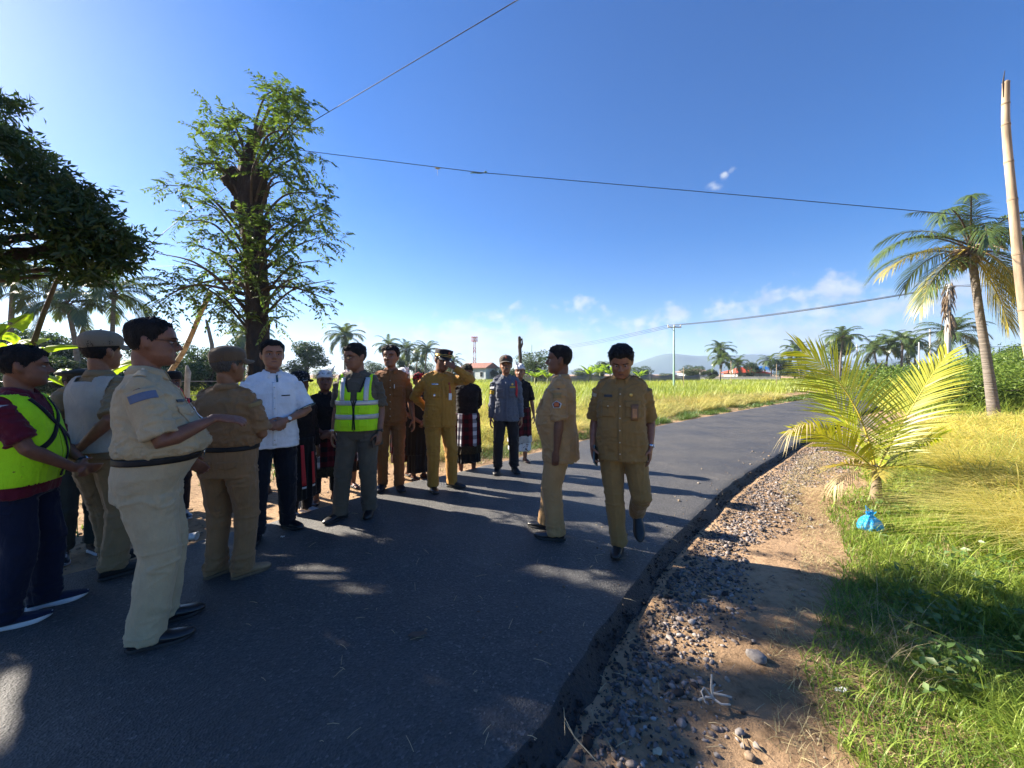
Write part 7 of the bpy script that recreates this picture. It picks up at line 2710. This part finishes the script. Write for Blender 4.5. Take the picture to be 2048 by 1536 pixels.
mb.tube([(0, 0, -.2), (.05, 0, .6), (0, .05, 1.8), (.2, 0, 3.2)], [.30, .22, .19, .14], 16)
for bi, (c, r_) in enumerate(blobs):
    if g.uniform() < .75:
        mb.tube([(.1, 0, 2.2 + g.uniform(0, .9)), tuple(c * np.array([.5, .5, .85]) + np.array([0, 0, .3])), tuple(c)], [.07, .045, .012], 8)
    nro = int(150 * (r_ / .5) ** 1.7)
    d = rand_dirs(nro, g) * (g.uniform(.15, 1, (nro, 1)) ** .45)
    C = c + d * r_ * np.array([1, 1, .85])
    out = d / np.linalg.norm(d, axis=1)[:, None]
    for i in range(nro):     # whorl of long leaves at each twig end
        if in_gap(C[i] + np.array(b0), bi < NV): continue
        ax = out[i] * .8 + np.array([0, 0, .25]) + g.normal(0, .3, 3); ax /= np.linalg.norm(ax)
        s_ = np.cross(ax, g.normal(size=3)); s_ /= np.linalg.norm(s_); t_ = np.cross(ax, s_)
        k = int(g.integers(5, 9))
        D = ax * g.uniform(.1, .9, (k, 1)) + .95 * rand_dirs(k, g) + .3 * s_
        D[:, 2] -= .35
        V, q, ti = leaf_cards(C[i] + g.normal(0, .035, (k, 3)), D, np.repeat(ax[None], k, 0) + g.normal(0, .2, (k, 3)), g.uniform(.09, .15, k), g.uniform(.026, .04, k), np.clip(g.beta(2, 2.4, k), 0, 1))
        LV2.add(V, q, ti)
V, Fc, Nn = remesh(mb, .03, 1)
mesh_obj('trunk', np_disp(V, Nn, .02, (6, 6, 2), 2), Fc, m_bark, root)
LV2.build('crown', m_leaf_dark, root)


# ---------------------------------------------------------------- banana plants
def banana_leaf(L, stalk, org, az, el, ln, wd, droop, g, tint, torn=.25):
    h = np.array([math.cos(az), math.sin(az), 0]); sidev = np.array([-math.sin(az), math.cos(az), 0])
    n = 26
    pts = []; p = np.array(org, float); e = el
    for i in range(n + 1):
        pts.append(p.copy()); p = p + (h * math.cos(e) + np.array([0, 0, math.sin(e)])) * ln / n; e -= droop / n * (.3 + 1.4 * i / n)
    pts = np.array(pts)
    stalk.tube([Vector(q) for q in pts[::3]], [.028 * (1 - .8 * i / 8) for i in range(len(pts[::3]))], 6)
    for sd in (1, -1):
        V = []
        for i in range(n + 1):
            t = i / n
            w = wd * .5 * (math.sin(math.pi * min(1, max(0, (t - .12) / .88)) ** .75)) ** .6 if t > .12 else .004
            w *= g.uniform(.9, 1.05)
            up = .22 * w
            for k in range(5):
                u = k / 4
                V.append(pts[i] + sidev * sd * w * u + np.array([0, 0, up * math.sin(u * 2.2) - .45 * w * u * u]))
        F_ = []
        for i in range(n):
            if g.uniform() < torn * .5 and i > 6: continue
            for k in range(4):
                F_.append((i * 5 + k, i * 5 + k + 1, i * 5 + k + 6, i * 5 + k + 5))
        L.add(np.array(V), np.array(F_), np.full(len(V), g.uniform(*tint)))


def banana(name, base, specs, label, group=None, scale=1.0, stem_h=1.2):
    g = np.random.default_rng(hash_str(label) % 9999)
    root = thing(name, label, 'banana plant', base, 0, group)
    mb = MB(); mb.tube([(0, 0, -.1), (0, 0, stem_h * .5), (.02, 0, stem_h)], [.10 * scale, .085 * scale, .05 * scale], 12); mb.build('stem', mat_simple('banana stem', (.16, .17, .06), .6, .4, 6, stretch=(2, 2, .3)), root)
    for az, el, ln, wd, dr_, tn in specs:
        L, st = Leaves(), MB()
        banana_leaf(L, st, (0, 0, stem_h * .95), az, el, ln * scale, wd * scale, dr_, g, tn)
        o = L.build('leaf', m_banana, root)
        st.build('midrib', mat_simple('banana midrib', (.28, .33, .08), .5), o)
    return root


banana('banana_plant', at(0, 900, 4.6) * 1 + Vector((-.35, 0, -.0)) - Vector((0, 0, at(0, 900, 4.6).z + .08)), [(.15, 1.15, 1.05, .40, .7, (.6, 1)), (.55, .75, 1.1, .36, 1.0, (.5, .9)), (-.1, .55, 1.2, .34, .75, (.6, 1)), (3.0, .8, 1.2, .4, 1.2, (.3, .8)), (4.4, .9, 1.0, .36, 1.2, (.2, .6)), (1.7, .9, 1.1, .36, 1.0, (.2, .7)), (-.9, .7, .9, .34, 1.1, (.2, .6)), (.3, 1.4, .9, .3, .3, (.7, 1))],
       'banana plant with bright sunlit leaves at left above lime vest man', stem_h=1.55)
banana('banana_plant', Vector((-5.75, 5.1, -.08)), [(.2, .75, .75, .26, .55, (.6, 1)), (-.3, .4, .6, .2, .6, (.5, 1)), (2.6, .7, .9, .28, 1.0, (.4, .9)), (1.2, .9, .9, .28, .9, (.3, .8)), (4.2, .8, .8, .26, 1.0, (.3, .7)), (5.4, .7, .8, .26, 1.0, (.3, .7))], 'smaller banana plant behind the guard in badged beret', stem_h=1.35)
star = lambda n, e, ln, wd, g: [(i * 6.28 / n + g.uniform(-.3, .3), e + g.uniform(-.3, .3), ln * g.uniform(.8, 1.15), wd, 1.1, (.3, .9)) for i in range(n)]
for k, (px, Y, sc_, lab) in enumerate([(1180, 54, 1.5, 'banana plant at the left of the clump behind profile man'), (1200, 56, 1.7, 'tallest banana plant between the two khaki men'), (1220, 53, 1.5, 'banana plant at the right of the clump by the walking man'), (1070, 40, 1.2, 'banana plant under the big round tree'), (1095, 42, 1.1, 'small banana plant left of the profile man'), (1280, 56, 1.2, 'banana plant below the dome shaped tree'),
                                       (1962, 18, .9, 'banana plant behind the leaning palm trunk'), (2020, 19, .9, 'banana plant among the bushes at right')]):
    b_ = gp(px, HY + F * CAM_H / Y); b_.z = -.1
    banana('banana_plant', b_, star(9, .85, 1.5, .42, np.random.default_rng(k)), lab, 'far banana plants', sc_, 1.0 * sc_)
# ================================================================== buildings, poles, wires
m_wallw = mat_simple('pale blue white plaster', (.46, .52, .55), .8, .12, 2)
m_wallg = mat_simple('bare grey block wall', (.30, .30, .30), .9, .2, 1.5, .4, 12)
m_tile_brown = mat_simple('brown roof tiles', (.23, .10, .07), .8, .25, 3, .8, 14, bdist=.05)
m_tile_red = mat_simple('red roof tiles', (.55, .07, .03), .7, .2, 3, .8, 14, bdist=.05)
m_blue_roof = mat_simple('blue sheet roof', (.03, .16, .45), .5, .1)
m_darkwin = mat_simple('dark window', (.03, .035, .04), .15, .2)
m_winframe = mat_simple('window frame', (.5, .52, .52), .6, .1)
m_conc = mat_simple('weathered concrete', (.48, .47, .45), .85, .15, 3, .4, 30)
m_galv = mat_simple('galvanised steel', (.35, .36, .37), .5, .15, metal=.4)
m_wire = mat_simple('black cable', (.02, .02, .022), .6)
m_greenpole = mat_simple('pale green painted pole', (.28, .46, .36), .6, .2, 3)
m_redpaint = mat_simple('red mast paint', (.42, .17, .14), .6)
m_whitepaint = mat_simple('white mast paint', (.65, .65, .66), .6)
m_bamboo = mat_simple('weathered bamboo', (.36, .265, .17), .75, .5, 7, .5, 25, stretch=(2, 2, .25))
m_deadwood = mat_simple('dead wood', (.06, .045, .035), .9, .4, 12, .8, 20)


def house(name, label, base, rz, w_, d, h, wall, roofm, roof_h, eave=.4, hip=True, wins=(), door=None):
    root = thing(name, label, 'house', base, rz)
    mb = MB(); mb.box((0, 0, h / 2 - .1), (w_, d, h + .2)); wo_ = mb.build('wall', wall, root, smooth=False)
    mb = MB()
    W2, D2 = w_ / 2 + eave, d / 2 + eave
    rl = max(0, W2 - D2) if hip else W2
    z0 = h
    mb.add([(-W2, -D2, z0), (W2, -D2, z0), (W2, D2, z0), (-W2, D2, z0), (-rl, 0, z0 + roof_h), (rl, 0, z0 + roof_h), (-W2, -D2, z0 + .12), (W2, -D2, z0 + .12), (W2, D2, z0 + .12), (-W2, D2, z0 + .12)],
           [(3, 2, 1, 0), (0, 1, 7, 6), (1, 2, 8, 7), (2, 3, 9, 8), (3, 0, 6, 9), (6, 7, 5, 4), (8, 9, 4, 5), (7, 8, 5), (9, 6, 4)])
    mb.build('roof', roofm, root, smooth=False)
    for (x, z, ww, hh) in wins:
        mb = MB(); mb.box((x, -d / 2 - .02, z), (ww, .06, hh)); f_ = mb.build('window', m_winframe, root, smooth=False)
        mb = MB(); mb.box((x, -d / 2 - .055, z), (ww * .84, .02, hh * .86)); mb.build('pane', m_darkwin, f_, smooth=False)
    return root


Yh = 74
c = gp(958, HY + F * CAM_H / Yh); c.z = -.1
r_ = house('house', 'two storey white house with brown gable roof below the lattice mast', c, R(-38), 6.5, 3.4, 2.6, m_wallw, m_tile_brown, 1.1, .3, False, [(-2.2, 1.5, .7, 1.0), (0, 1.5, .7, 1.0), (2.2, 1.5, .7, 1.0)])
mb = MB(); mb.add([(3.26, -1.7, 2.59), (3.26, 1.7, 2.59), (3.26, 0, 3.55), (3.2, -1.7, 2.59), (3.2, 1.7, 2.59), (3.2, 0, 3.55)], [(0, 1, 2), (5, 4, 3), (0, 2, 5, 3), (1, 4, 5, 2), (0, 3, 4, 1)]); mb.build('gable', m_wallw, r_, smooth=False)
mb = MB(); mb.box((3.28, .2, 1.9), (.05, .8, 1.0)); f_ = mb.build('window', m_winframe, r_, smooth=False)
mb = MB(); mb.box((3.31, .2, 1.9), (.03, .64, .84)); mb.build('pane', m_darkwin, f_, smooth=False)
c = gp(1488, HY + F * CAM_H / 82); c.z = -.1
house('house', 'low grey house with bright red hipped roof across the green rice', c, R(6), 6.2, 4.4, 1.75, m_wallg, m_tile_red, 1.25, .45, True, [(-1.6, .95, .9, .7), (.2, .95, .9, .7), (2.0, .95, .9, .7)])
c = gp(1515, HY + F * CAM_H / 87); c.z = -.1
house('house', 'lower wing with dull red roof right of the bright red roof', c, R(6), 3.6, 3.4, 1.6, m_wallg, mat_simple('faded red tiles', (.33, .09, .06), .8, .3, 3), .8, .3, True, [(-.6, .9, .8, .6)])
c = gp(1526, HY + F * CAM_H / 90); c.z = -.1
root = thing('pavilion', 'open blue roofed pavilion on posts beside the red roofs', 'pavilion', c, .1)
mb = MB()
mb.add([(-2.1, -1.6, 2.55), (2.1, -1.6, 2.55), (2.1, 1.6, 2.55), (-2.1, 1.6, 2.55), (-.6, 0, 3.35), (.6, 0, 3.35)], [(3, 2, 1, 0), (0, 1, 5, 4), (1, 2, 5), (2, 3, 4, 5), (3, 0, 4)]); mb.build('roof', m_blue_roof, root, smooth=False)
for x in (-1.7, 1.7):
    for y in (-1.3, 1.3):
        mb = MB(); mb.tube([(x, y, -.1), (x, y, 2.6)], [.08, .08], 8); mb.build('post', m_conc, root)
mb = MB(); mb.box((0, 0, .5), (3.6, 2.8, 1.0)); mb.build('base', m_wallg, root, smooth=False)
c = gp(1668, HY + F * CAM_H / 90); c.z = -.1
house('house', 'far pale house with grey roof behind the left frond of young coconut', c, R(-8), 7, 4, 2.2, m_wallw, mat_simple('grey roof', (.25, .24, .24), .8), 1.0, .4, True, [(-2, 1.2, .9, .9), (1.5, 1.2, .9, .9)])
c = gp(1388, HY + F * CAM_H / 100); c.z = -.1
house('house', 'tiny far house under the dome shaped tree right of the green pole', c, R(4), 7, 4, 2.0, m_wallw, mat_simple('far dull roof', (.3, .2, .16), .8), .9, .4, True, [(0, 1.1, .9, .8)])

# low grey wall and net fence at the end of the field
root = thing('boundary_wall', 'long low grey block wall at the far end of the field', 'wall', (0, 0, 0))
a, b_ = gp(1400, HY + F * CAM_H / 76), gp(1560, HY + F * CAM_H / 68)
d = (b_ - a).normalized(); ang = math.atan2(d.y, d.x); L_ = (b_ - a).length
mb = MB(); mb.box((a + b_) / 2 + Vector((0, 0, .35)), (L_, .2, 1.1), rot=Matrix.Rotation(ang, 3, 'Z')); mb.build('panel', m_wallg, root, smooth=False)
mb = MB(); mb.box((a + b_) / 2 + Vector((0, 0, .93)), (L_ + .1, .28, .06), rot=Matrix.Rotation(ang, 3, 'Z')); mb.build('coping', m_conc, root, smooth=False)
m_net, nt2, out = nodes('grey net')
b2 = N(nt2, 'ShaderNodeBsdfDiffuse'); b2.inputs[0].default_value = (.20, .20, .21, 1)
tr = N(nt2, 'ShaderNodeBsdfTransparent'); ms = N(nt2, 'ShaderNodeMixShader'); ms.inputs[0].default_value = .72
nt2.links.new(tr.outputs[0], ms.inputs[1]); nt2.links.new(b2.outputs[0], ms.inputs[2]); nt2.links.new(ms.outputs[0], out.inputs[0])
root = thing('net_fence', 'grey net fence on thin posts between the fields behind the two khaki men', 'fence', (0, 0, 0))
pts = [gp(px, HY + F * CAM_H / Y) for px, Y in ((1040, 50), (1110, 52), (1180, 54), (1240, 56), (1300, 58), (1345, 60), (1400, 62))]
for i, (p, q) in enumerate(zip(pts[:-1], pts[1:])):
    G = []
    for k in range(3):
        row = []
        for j in range(9):
            u = j / 8
            z = (-.1, .8, 1.45 - .30 * math.sin(math.pi * u))[k]
            v_ = p.lerp(q, u); row.append((v_.x, v_.y, z))
        G.append(row)
    grid_obj('net_panel', G, m_net, root, .01)
for p in pts:
    mb = MB(); mb.tube([p + Vector((0, 0, -.1)), p + Vector((0, 0, 1.7))], [.05, .045], 8); mb.build('post', m_conc, root)

# wire fence on the left
root = thing('wire_fence', 'thin wire fence on grey posts behind the lime vest man', 'fence', (0, 0, 0))
pts = [Vector((-14, 8.2, 0)), Vector((-11.5, 8.4, 0)), Vector((-9, 8.8, 0)), Vector((-6.6, 9.2, 0))]
for p in pts:
    mb = MB(); mb.tube([p + Vector((0, 0, -.1)), p + Vector((0, 0, 1.35))], [.04, .035], 8); mb.build('post', m_conc, root)
for z in (.6, .95, 1.28):
    mb = MB(); mb.tube([p + Vector((0, 0, z)) for p in pts], [.006] * 4, 6, round_end=False); mb.build('wire', m_galv, root)

# lattice mast
Ym = 110
c = gp(949, HY + F * CAM_H / Ym); c.z = -.2
root = thing('lattice_mast', 'red and white lattice telecom mast above the white house', 'mast', c)
Hm = at(949, 674, Ym).z + .2
secs = 8
for i in range(secs):
    z0, z1 = Hm * i / secs, Hm * (i + 1) / secs
    w0, w1 = 1.0 - .06 * i, 1.0 - .06 * (i + 1)
    mb = MB()
    cs = [(-1, -1), (1, -1), (1, 1), (-1, 1)]
    for k in range(4):
        (x, y), (x2, y2) = cs[k], cs[(k + 1) % 4]
        mb.tube([(x * w0 * .5, y * w0 * .5, z0), (x * w1 * .5, y * w1 * .5, z1)], [.07, .07], 5, round_end=False)
        mb.tube([(x * w0 * .5, y * w0 * .5, z0), (x2 * w1 * .5, y2 * w1 * .5, z1)], [.04, .04], 4, round_end=False)
        mb.tube([(x2 * w0 * .5, y2 * w0 * .5, z0), (x * w1 * .5, y * w1 * .5, z1)], [.04, .04], 4, round_end=False)
        mb.tube([(x * w1 * .5, y * w1 * .5, z1), (x2 * w1 * .5, y2 * w1 * .5, z1)], [.045, .045], 4, round_end=False)
    mb.build('mast_section', m_redpaint if i % 2 == 1 else m_whitepaint, root)
mb = MB()
for z in (Hm - 1.2, Hm - .05):
    mb.box((0, 0, z), (1.7, 1.7, .10))
for k in range(8):
    a = k * math.pi / 4; mb.tube([(.9 * math.cos(a), .9 * math.sin(a), Hm - 1.3), (.9 * math.cos(a), .9 * math.sin(a), Hm + .2)], [.05, .05], 6)
mb.build('antenna_ring', m_redpaint, root)

# power poles
def insulators(root, xs, z, y=0):
    for x in xs:
        mb = MB(); mb.tube([(x, y, z), (x, y, z + .14), (x, y, z + .18)], [.05, .07, .03], 8); mb.build('insulator', m_conc, root)


Yp = 36.0
c = gp(1348, HY + F * CAM_H / Yp); c.z = -.2
root = thing('utility_pole', 'pale green utility pole with crossarm and three insulators in the rice', 'pole', c)
Hp = at(1348, 652, Yp).z + .2
mb = MB(); mb.tube([(0, 0, 0), (0, 0, Hp * .55), (0, 0, Hp)], [.10, .08, .065], 12); mb.build('shaft', m_greenpole, root)
mb = MB(); mb.box((0, -.09, Hp - .12), (1.25, .09, .10)); mb.tube([(-.3, -.05, Hp - .14), (0, -.05, Hp - .55)], [.025, .025], 6); mb.build('crossarm', m_galv, root)
insulators(root, (-.58, 0, .58), Hp - .06, -.09)
cable_at = [c + Vector((x, -.09, Hp + .08)) for x in (-.58, 0, .58)]
Yc = 21.0
c2 = gp(1893, HY + F * CAM_H / Yc); c2.z = -.2
root = thing('utility_pole', 'pale concrete pole wrapped in dead creeper below the coconut palm', 'pole', c2)
Hc = at(1897, 570, Yc).z + .2
mb = MB(); mb.tube([(0, 0, 0), (.07, 0, Hc * .5), (.14, 0, Hc)], [.15, .125, .10], 14); mb.build('shaft', m_conc, root)
g = np.random.default_rng(9)
mb = MB()
for k in range(90):
    a = g.uniform(0, 6.28); z = Hc * g.uniform(.62, 1.02); l = g.uniform(.25, .9)
    o_ = Vector((.12 + .12 * math.cos(a), .12 * math.sin(a), z)); d_ = Vector((math.cos(a) * .25, math.sin(a) * .25, -1))
    mb.tube([o_, o_ + d_ * l * .5 + Vector((.05 * math.cos(a), 0, .0)), o_ + d_ * l], [(.04, .015), (.035, .012), (.01, .005)], 5)
mb.build('dead_creeper', m_deadfrond, root)
mb = MB(); mb.box((.14, -.12, Hc - .15), (.34, .09, .08)); mb.build('crossarm', m_galv, root)
cable_at2 = [c2 + Vector((.14 + x, -.12, Hc - .10 + .12 * abs(x))) for x in (-.15, 0, .15)]
for px, py0, py1, Y, lab, mt, r0 in [(1714, 690, 752, 60, 'thin grey concrete pole left of the palm grove', m_conc, .10), (1860, 658, 752, 40, 'short white pole just left of the concrete pole', m_conc, .09), (1838, 685, 752, 44, 'shorter pale pole standing in the grove', m_conc, .08), (1063, 690, 755, 50, 'thin pale green pole before the big round tree', m_greenpole, .07), (1378, 732, 756, 68, 'short white stake right of the green pole', m_conc, .08), (1655, 738, 758, 70, 'short grey stake behind the left frond', m_conc, .08), (1462, 722, 765, 38, 'thin pale bamboo stake standing in the green rice', m_bamboo, .03), (1367, 735, 765, 36, 'thin stake next to the green utility pole', m_bamboo, .03), (1553, 728, 760, 40, 'thin stake in the rice below the blue pavilion', m_bamboo, .03)]:
    c = gp(px, HY + F * CAM_H / Y); c.z = -.15
    t_ = at(px, py0, Y)
    mb = MB(); mb.tube([(0, 0, 0), (.01, 0, t_.z * .5), (0, 0, t_.z + .15)], [r0, r0 * .85, r0 * .75], 10)
    o = mb.build('post', mt); o.location = c; tag(o, lab, 'pole')

# broken dead tree stem
c = gp(1040, HY + F * CAM_H / 22); c.z = -.1
mb = MB()
T_ = lambda px, py: at(px, py, 22) - c
mb.tube([(0, 0, 0), T_(1041, 720), T_(1039, 690), T_(1039, 674)], [.10, .09, .10, .085], 10)
mb.tube([T_(1041, 697), T_(1045, 688), T_(1044, 677)], [.05, .045, .03], 8)
V, Fc, Nn = remesh(mb, .02, 1)
o = mesh_obj('dead_tree', np_disp(V, Nn, .015, (6, 6, 3)), Fc, m_deadwood); o.location = c
tag(o, 'broken dead tree stem with a hooked fork behind white head cloth', 'tree stump')
c = gp(376, HY + F * CAM_H / 7.5); c.z = -.1
mb = MB(); T_ = lambda px, py: at(px, py, 7.5) - c
mb.tube([(0, 0, 0), T_(374, 770), T_(376, 745), T_(374, 732)], [.05, .045, .05, .02], 9)
o = mb.build('wooden_post', mat_simple('pale weathered wood', (.33, .31, .28), .9, .3, 8)); o.location = c
tag(o, 'pale splintered wooden post between big man and brown cap', 'post')


def bamboo(name, pts, rad, label, nodes_=9, split=False):
    root = thing(name, label, 'bamboo pole', pts[0])
    P_ = catmull([tuple(Vector(p) - Vector(pts[0])) for p in pts], 30)
    n = len(P_)
    rr = []
    for i in range(n):
        u = i / (n - 1)
        fr = (u * nodes_) % 1.0
        bump = math.exp(-(min(fr, 1 - fr) / .035) ** 2)
        rr.append(np.interp(u, [0, 1], rad) * (1 + .10 * bump))
    mb = MB(); mb.tube([Vector(q) for q in P_], rr, 16, up=(1, 0, 0)); mb.build('culm', m_bamboo, root)
    for k in range(1, nodes_):
        u = k / nodes_; i = int(u * (n - 1))
        q = Vector(P_[i]); t_ = (Vector(P_[min(i + 1, n - 1)]) - Vector(P_[max(i - 1, 0)])).normalized() * .008
        r_ = np.interp(u, [0, 1], rad) * 1.09
        mb = MB(); mb.tube([q - t_, q + t_], [r_, r_], 16, up=(1, 0, 0), round_end=False); mb.build('node_ring', mat_simple('bamboo node', (.16, .105, .06), .8), root)
    return root, P_


# pole of the festival ornament at the right edge, planted in the verge
bp_ = [Vector((5.55, 3.55, .0)), at(2075, 760, 3.75), at(2048, 620, 3.8), at(2025, 400, 3.85), at(2012, 250, 3.9), at(2012, 165, 3.9)]
root, P_ = bamboo('bamboo_pole', bp_, (.046, .026), 'tall weathered bamboo pole leaning in at the right edge', 10)
mb = MB()
tpp = Vector(P_[-1])
mb.tube([tpp + Vector((-.02, 0, -.15)), tpp + Vector((-.03, 0, .0)), tpp + Vector((-.012, 0, .12))], [(.012, .006), (.010, .004), (.003, .002)], 6)
mb.build('split_tip', m_deadwood, root)
# bamboo prop leaning against the lopped tree
bamboo('bamboo_prop', [at(300, 800, 6.2) * 1, at(366, 705, 5.9), at(405, 618, 5.6), at(422, 585, 5.4)], (.036, .028), 'long bamboo prop leaning into the lopped tree from the left', 7)
mb = MB()
tp = [at(62, 700, 5.2), at(90, 620, 5.2), at(112, 565, 5.15), at(132, 530, 5.1)]
mb.tube(tp, [.030, .026, .022, .015], 8)
tag(mb.build('dead_branch', m_deadwood), 'thin dark dead branch hanging below the dense tree at left', 'branch')
c = gp(424, HY + F * CAM_H / 26); c.z = -.1
mb = MB(); mb.tube([(0, 0, 0), at(424, 690, 26) - c, at(416, 655, 26) - c, at(412, 640, 26) - c], [.14, .12, .10, .06], 9)
o = mb.build('dead_palm', m_palmtrunk); o.location = c; tag(o, 'bare headless palm stem right of the bamboo prop', 'tree stump')


def cable(pts, r_, label, sag=0.0, name='power_cable', group=None):
    mb = MB()
    P_ = []
    for p, q in zip(pts[:-1], pts[1:]):
        for i in range(24):
            u = i / 24
            v_ = Vector(p).lerp(Vector(q), u); v_.z -= sag * 4 * u * (1 - u); P_.append(v_)
    P_.append(Vector(pts[-1]))
    mb.tube(P_, [r_] * len(P_), 6, up=(0, 0, 1), round_end=False)
    return tag(mb.build(name, m_wire), label, 'cable', group)


# near wires tied to the lopped tree
cable([at(560, 285, 5.3), at(622, 245, 5.0), at(1035, 0, 3.1), at(1160, -75, 2.6)], .0042, 'thin wire rising steeply from the lopped tree to the upper edge', .0)
cable([at(520, 330, 5.3), at(380, 420, 5.4), at(292, 494, 5.5), at(200, 570, 5.6)], .004, 'thin wire slanting down left from the lopped tree', .01)
cable([at(585, 298, 5.4), at(620, 303, 5.4), at(960, 345, 5.0), at(1500, 392, 4.5), at(2048, 441, 4.2), at(2300, 462, 4.0)], .0042, 'long thin wire crossing the sky from lopped tree to right edge', .0)
cable([at(180, 533, 6.2), at(300, 533, 6.0), at(400, 530, 5.6), at(500, 520, 5.4)], .003, 'short level wire between dense tree and lopped tree', .005)
# scraps caught on the wire
for px, py, lab, mt in [(875, 336, 'scrap of grey string snagged on the long thin wire', m_straw), (956, 345, 'green and white ribbon snagged on the long thin wire', mat_simple('faded green ribbon', (.12, .22, .18), .7, .4, 60))]:
    p = at(px, py, 5.08)
    mb = MB()
    if px < 900:
        mb.tube([p + Vector((-.03, 0, .0)), p + Vector((.0, 0, -.006)), p + Vector((.04, 0, -.008))], [(.008, .004), (.014, .006), (.004, .003)], 7)
        mb.tube([p, p + Vector((-.002, 0, -.05)), p + Vector((.004, 0, -.10))], [.002, .002, .001], 5)
    else:
        mb.tube([p + Vector((-.10, 0, -.01)), p + Vector((-.05, 0, .002)), p + Vector((.02, 0, -.008)), p + Vector((.08, 0, -.004))], [(.006, .004), (.012, .005), (.012, .005), (.006, .003)], 7)
        mb.ball(p + Vector((.10, 0, .008)), (.02, .008, .014), 8)
    tag(mb.build('ribbon', mt), lab, 'ribbon')
# mains on the poles
far_l = [at(1165 + 0, 688, 70) + Vector((x, 0, 0)) for x in (-.6, 0, .6)]
for k, nm in enumerate(('front', 'middle', 'rear')):
    cable([at(1100, 694, 95) + Vector((k * .5, 0, -.5 * k * .6)), cable_at[k]], .016, ['upper', 'middle', 'lower'][k] + ' cable from the green pole to far left', .35, group='power lines')
    cable([cable_at[k], cable_at2[k]], .016, ['upper', 'middle', 'lower'][k] + ' cable sagging from green pole to the concrete pole', .25, group='power lines')
    cable([cable_at2[k], at(2200, 520 + 12 * k, 15)], .012, ['upper', 'middle', 'lower'][k] + ' cable running from concrete pole past the right edge', .2, group='power lines')
cable([at(1880, 694, 60), at(2120, 690, 55)], .03, 'far cable behind the leaning palm trunk', .1)
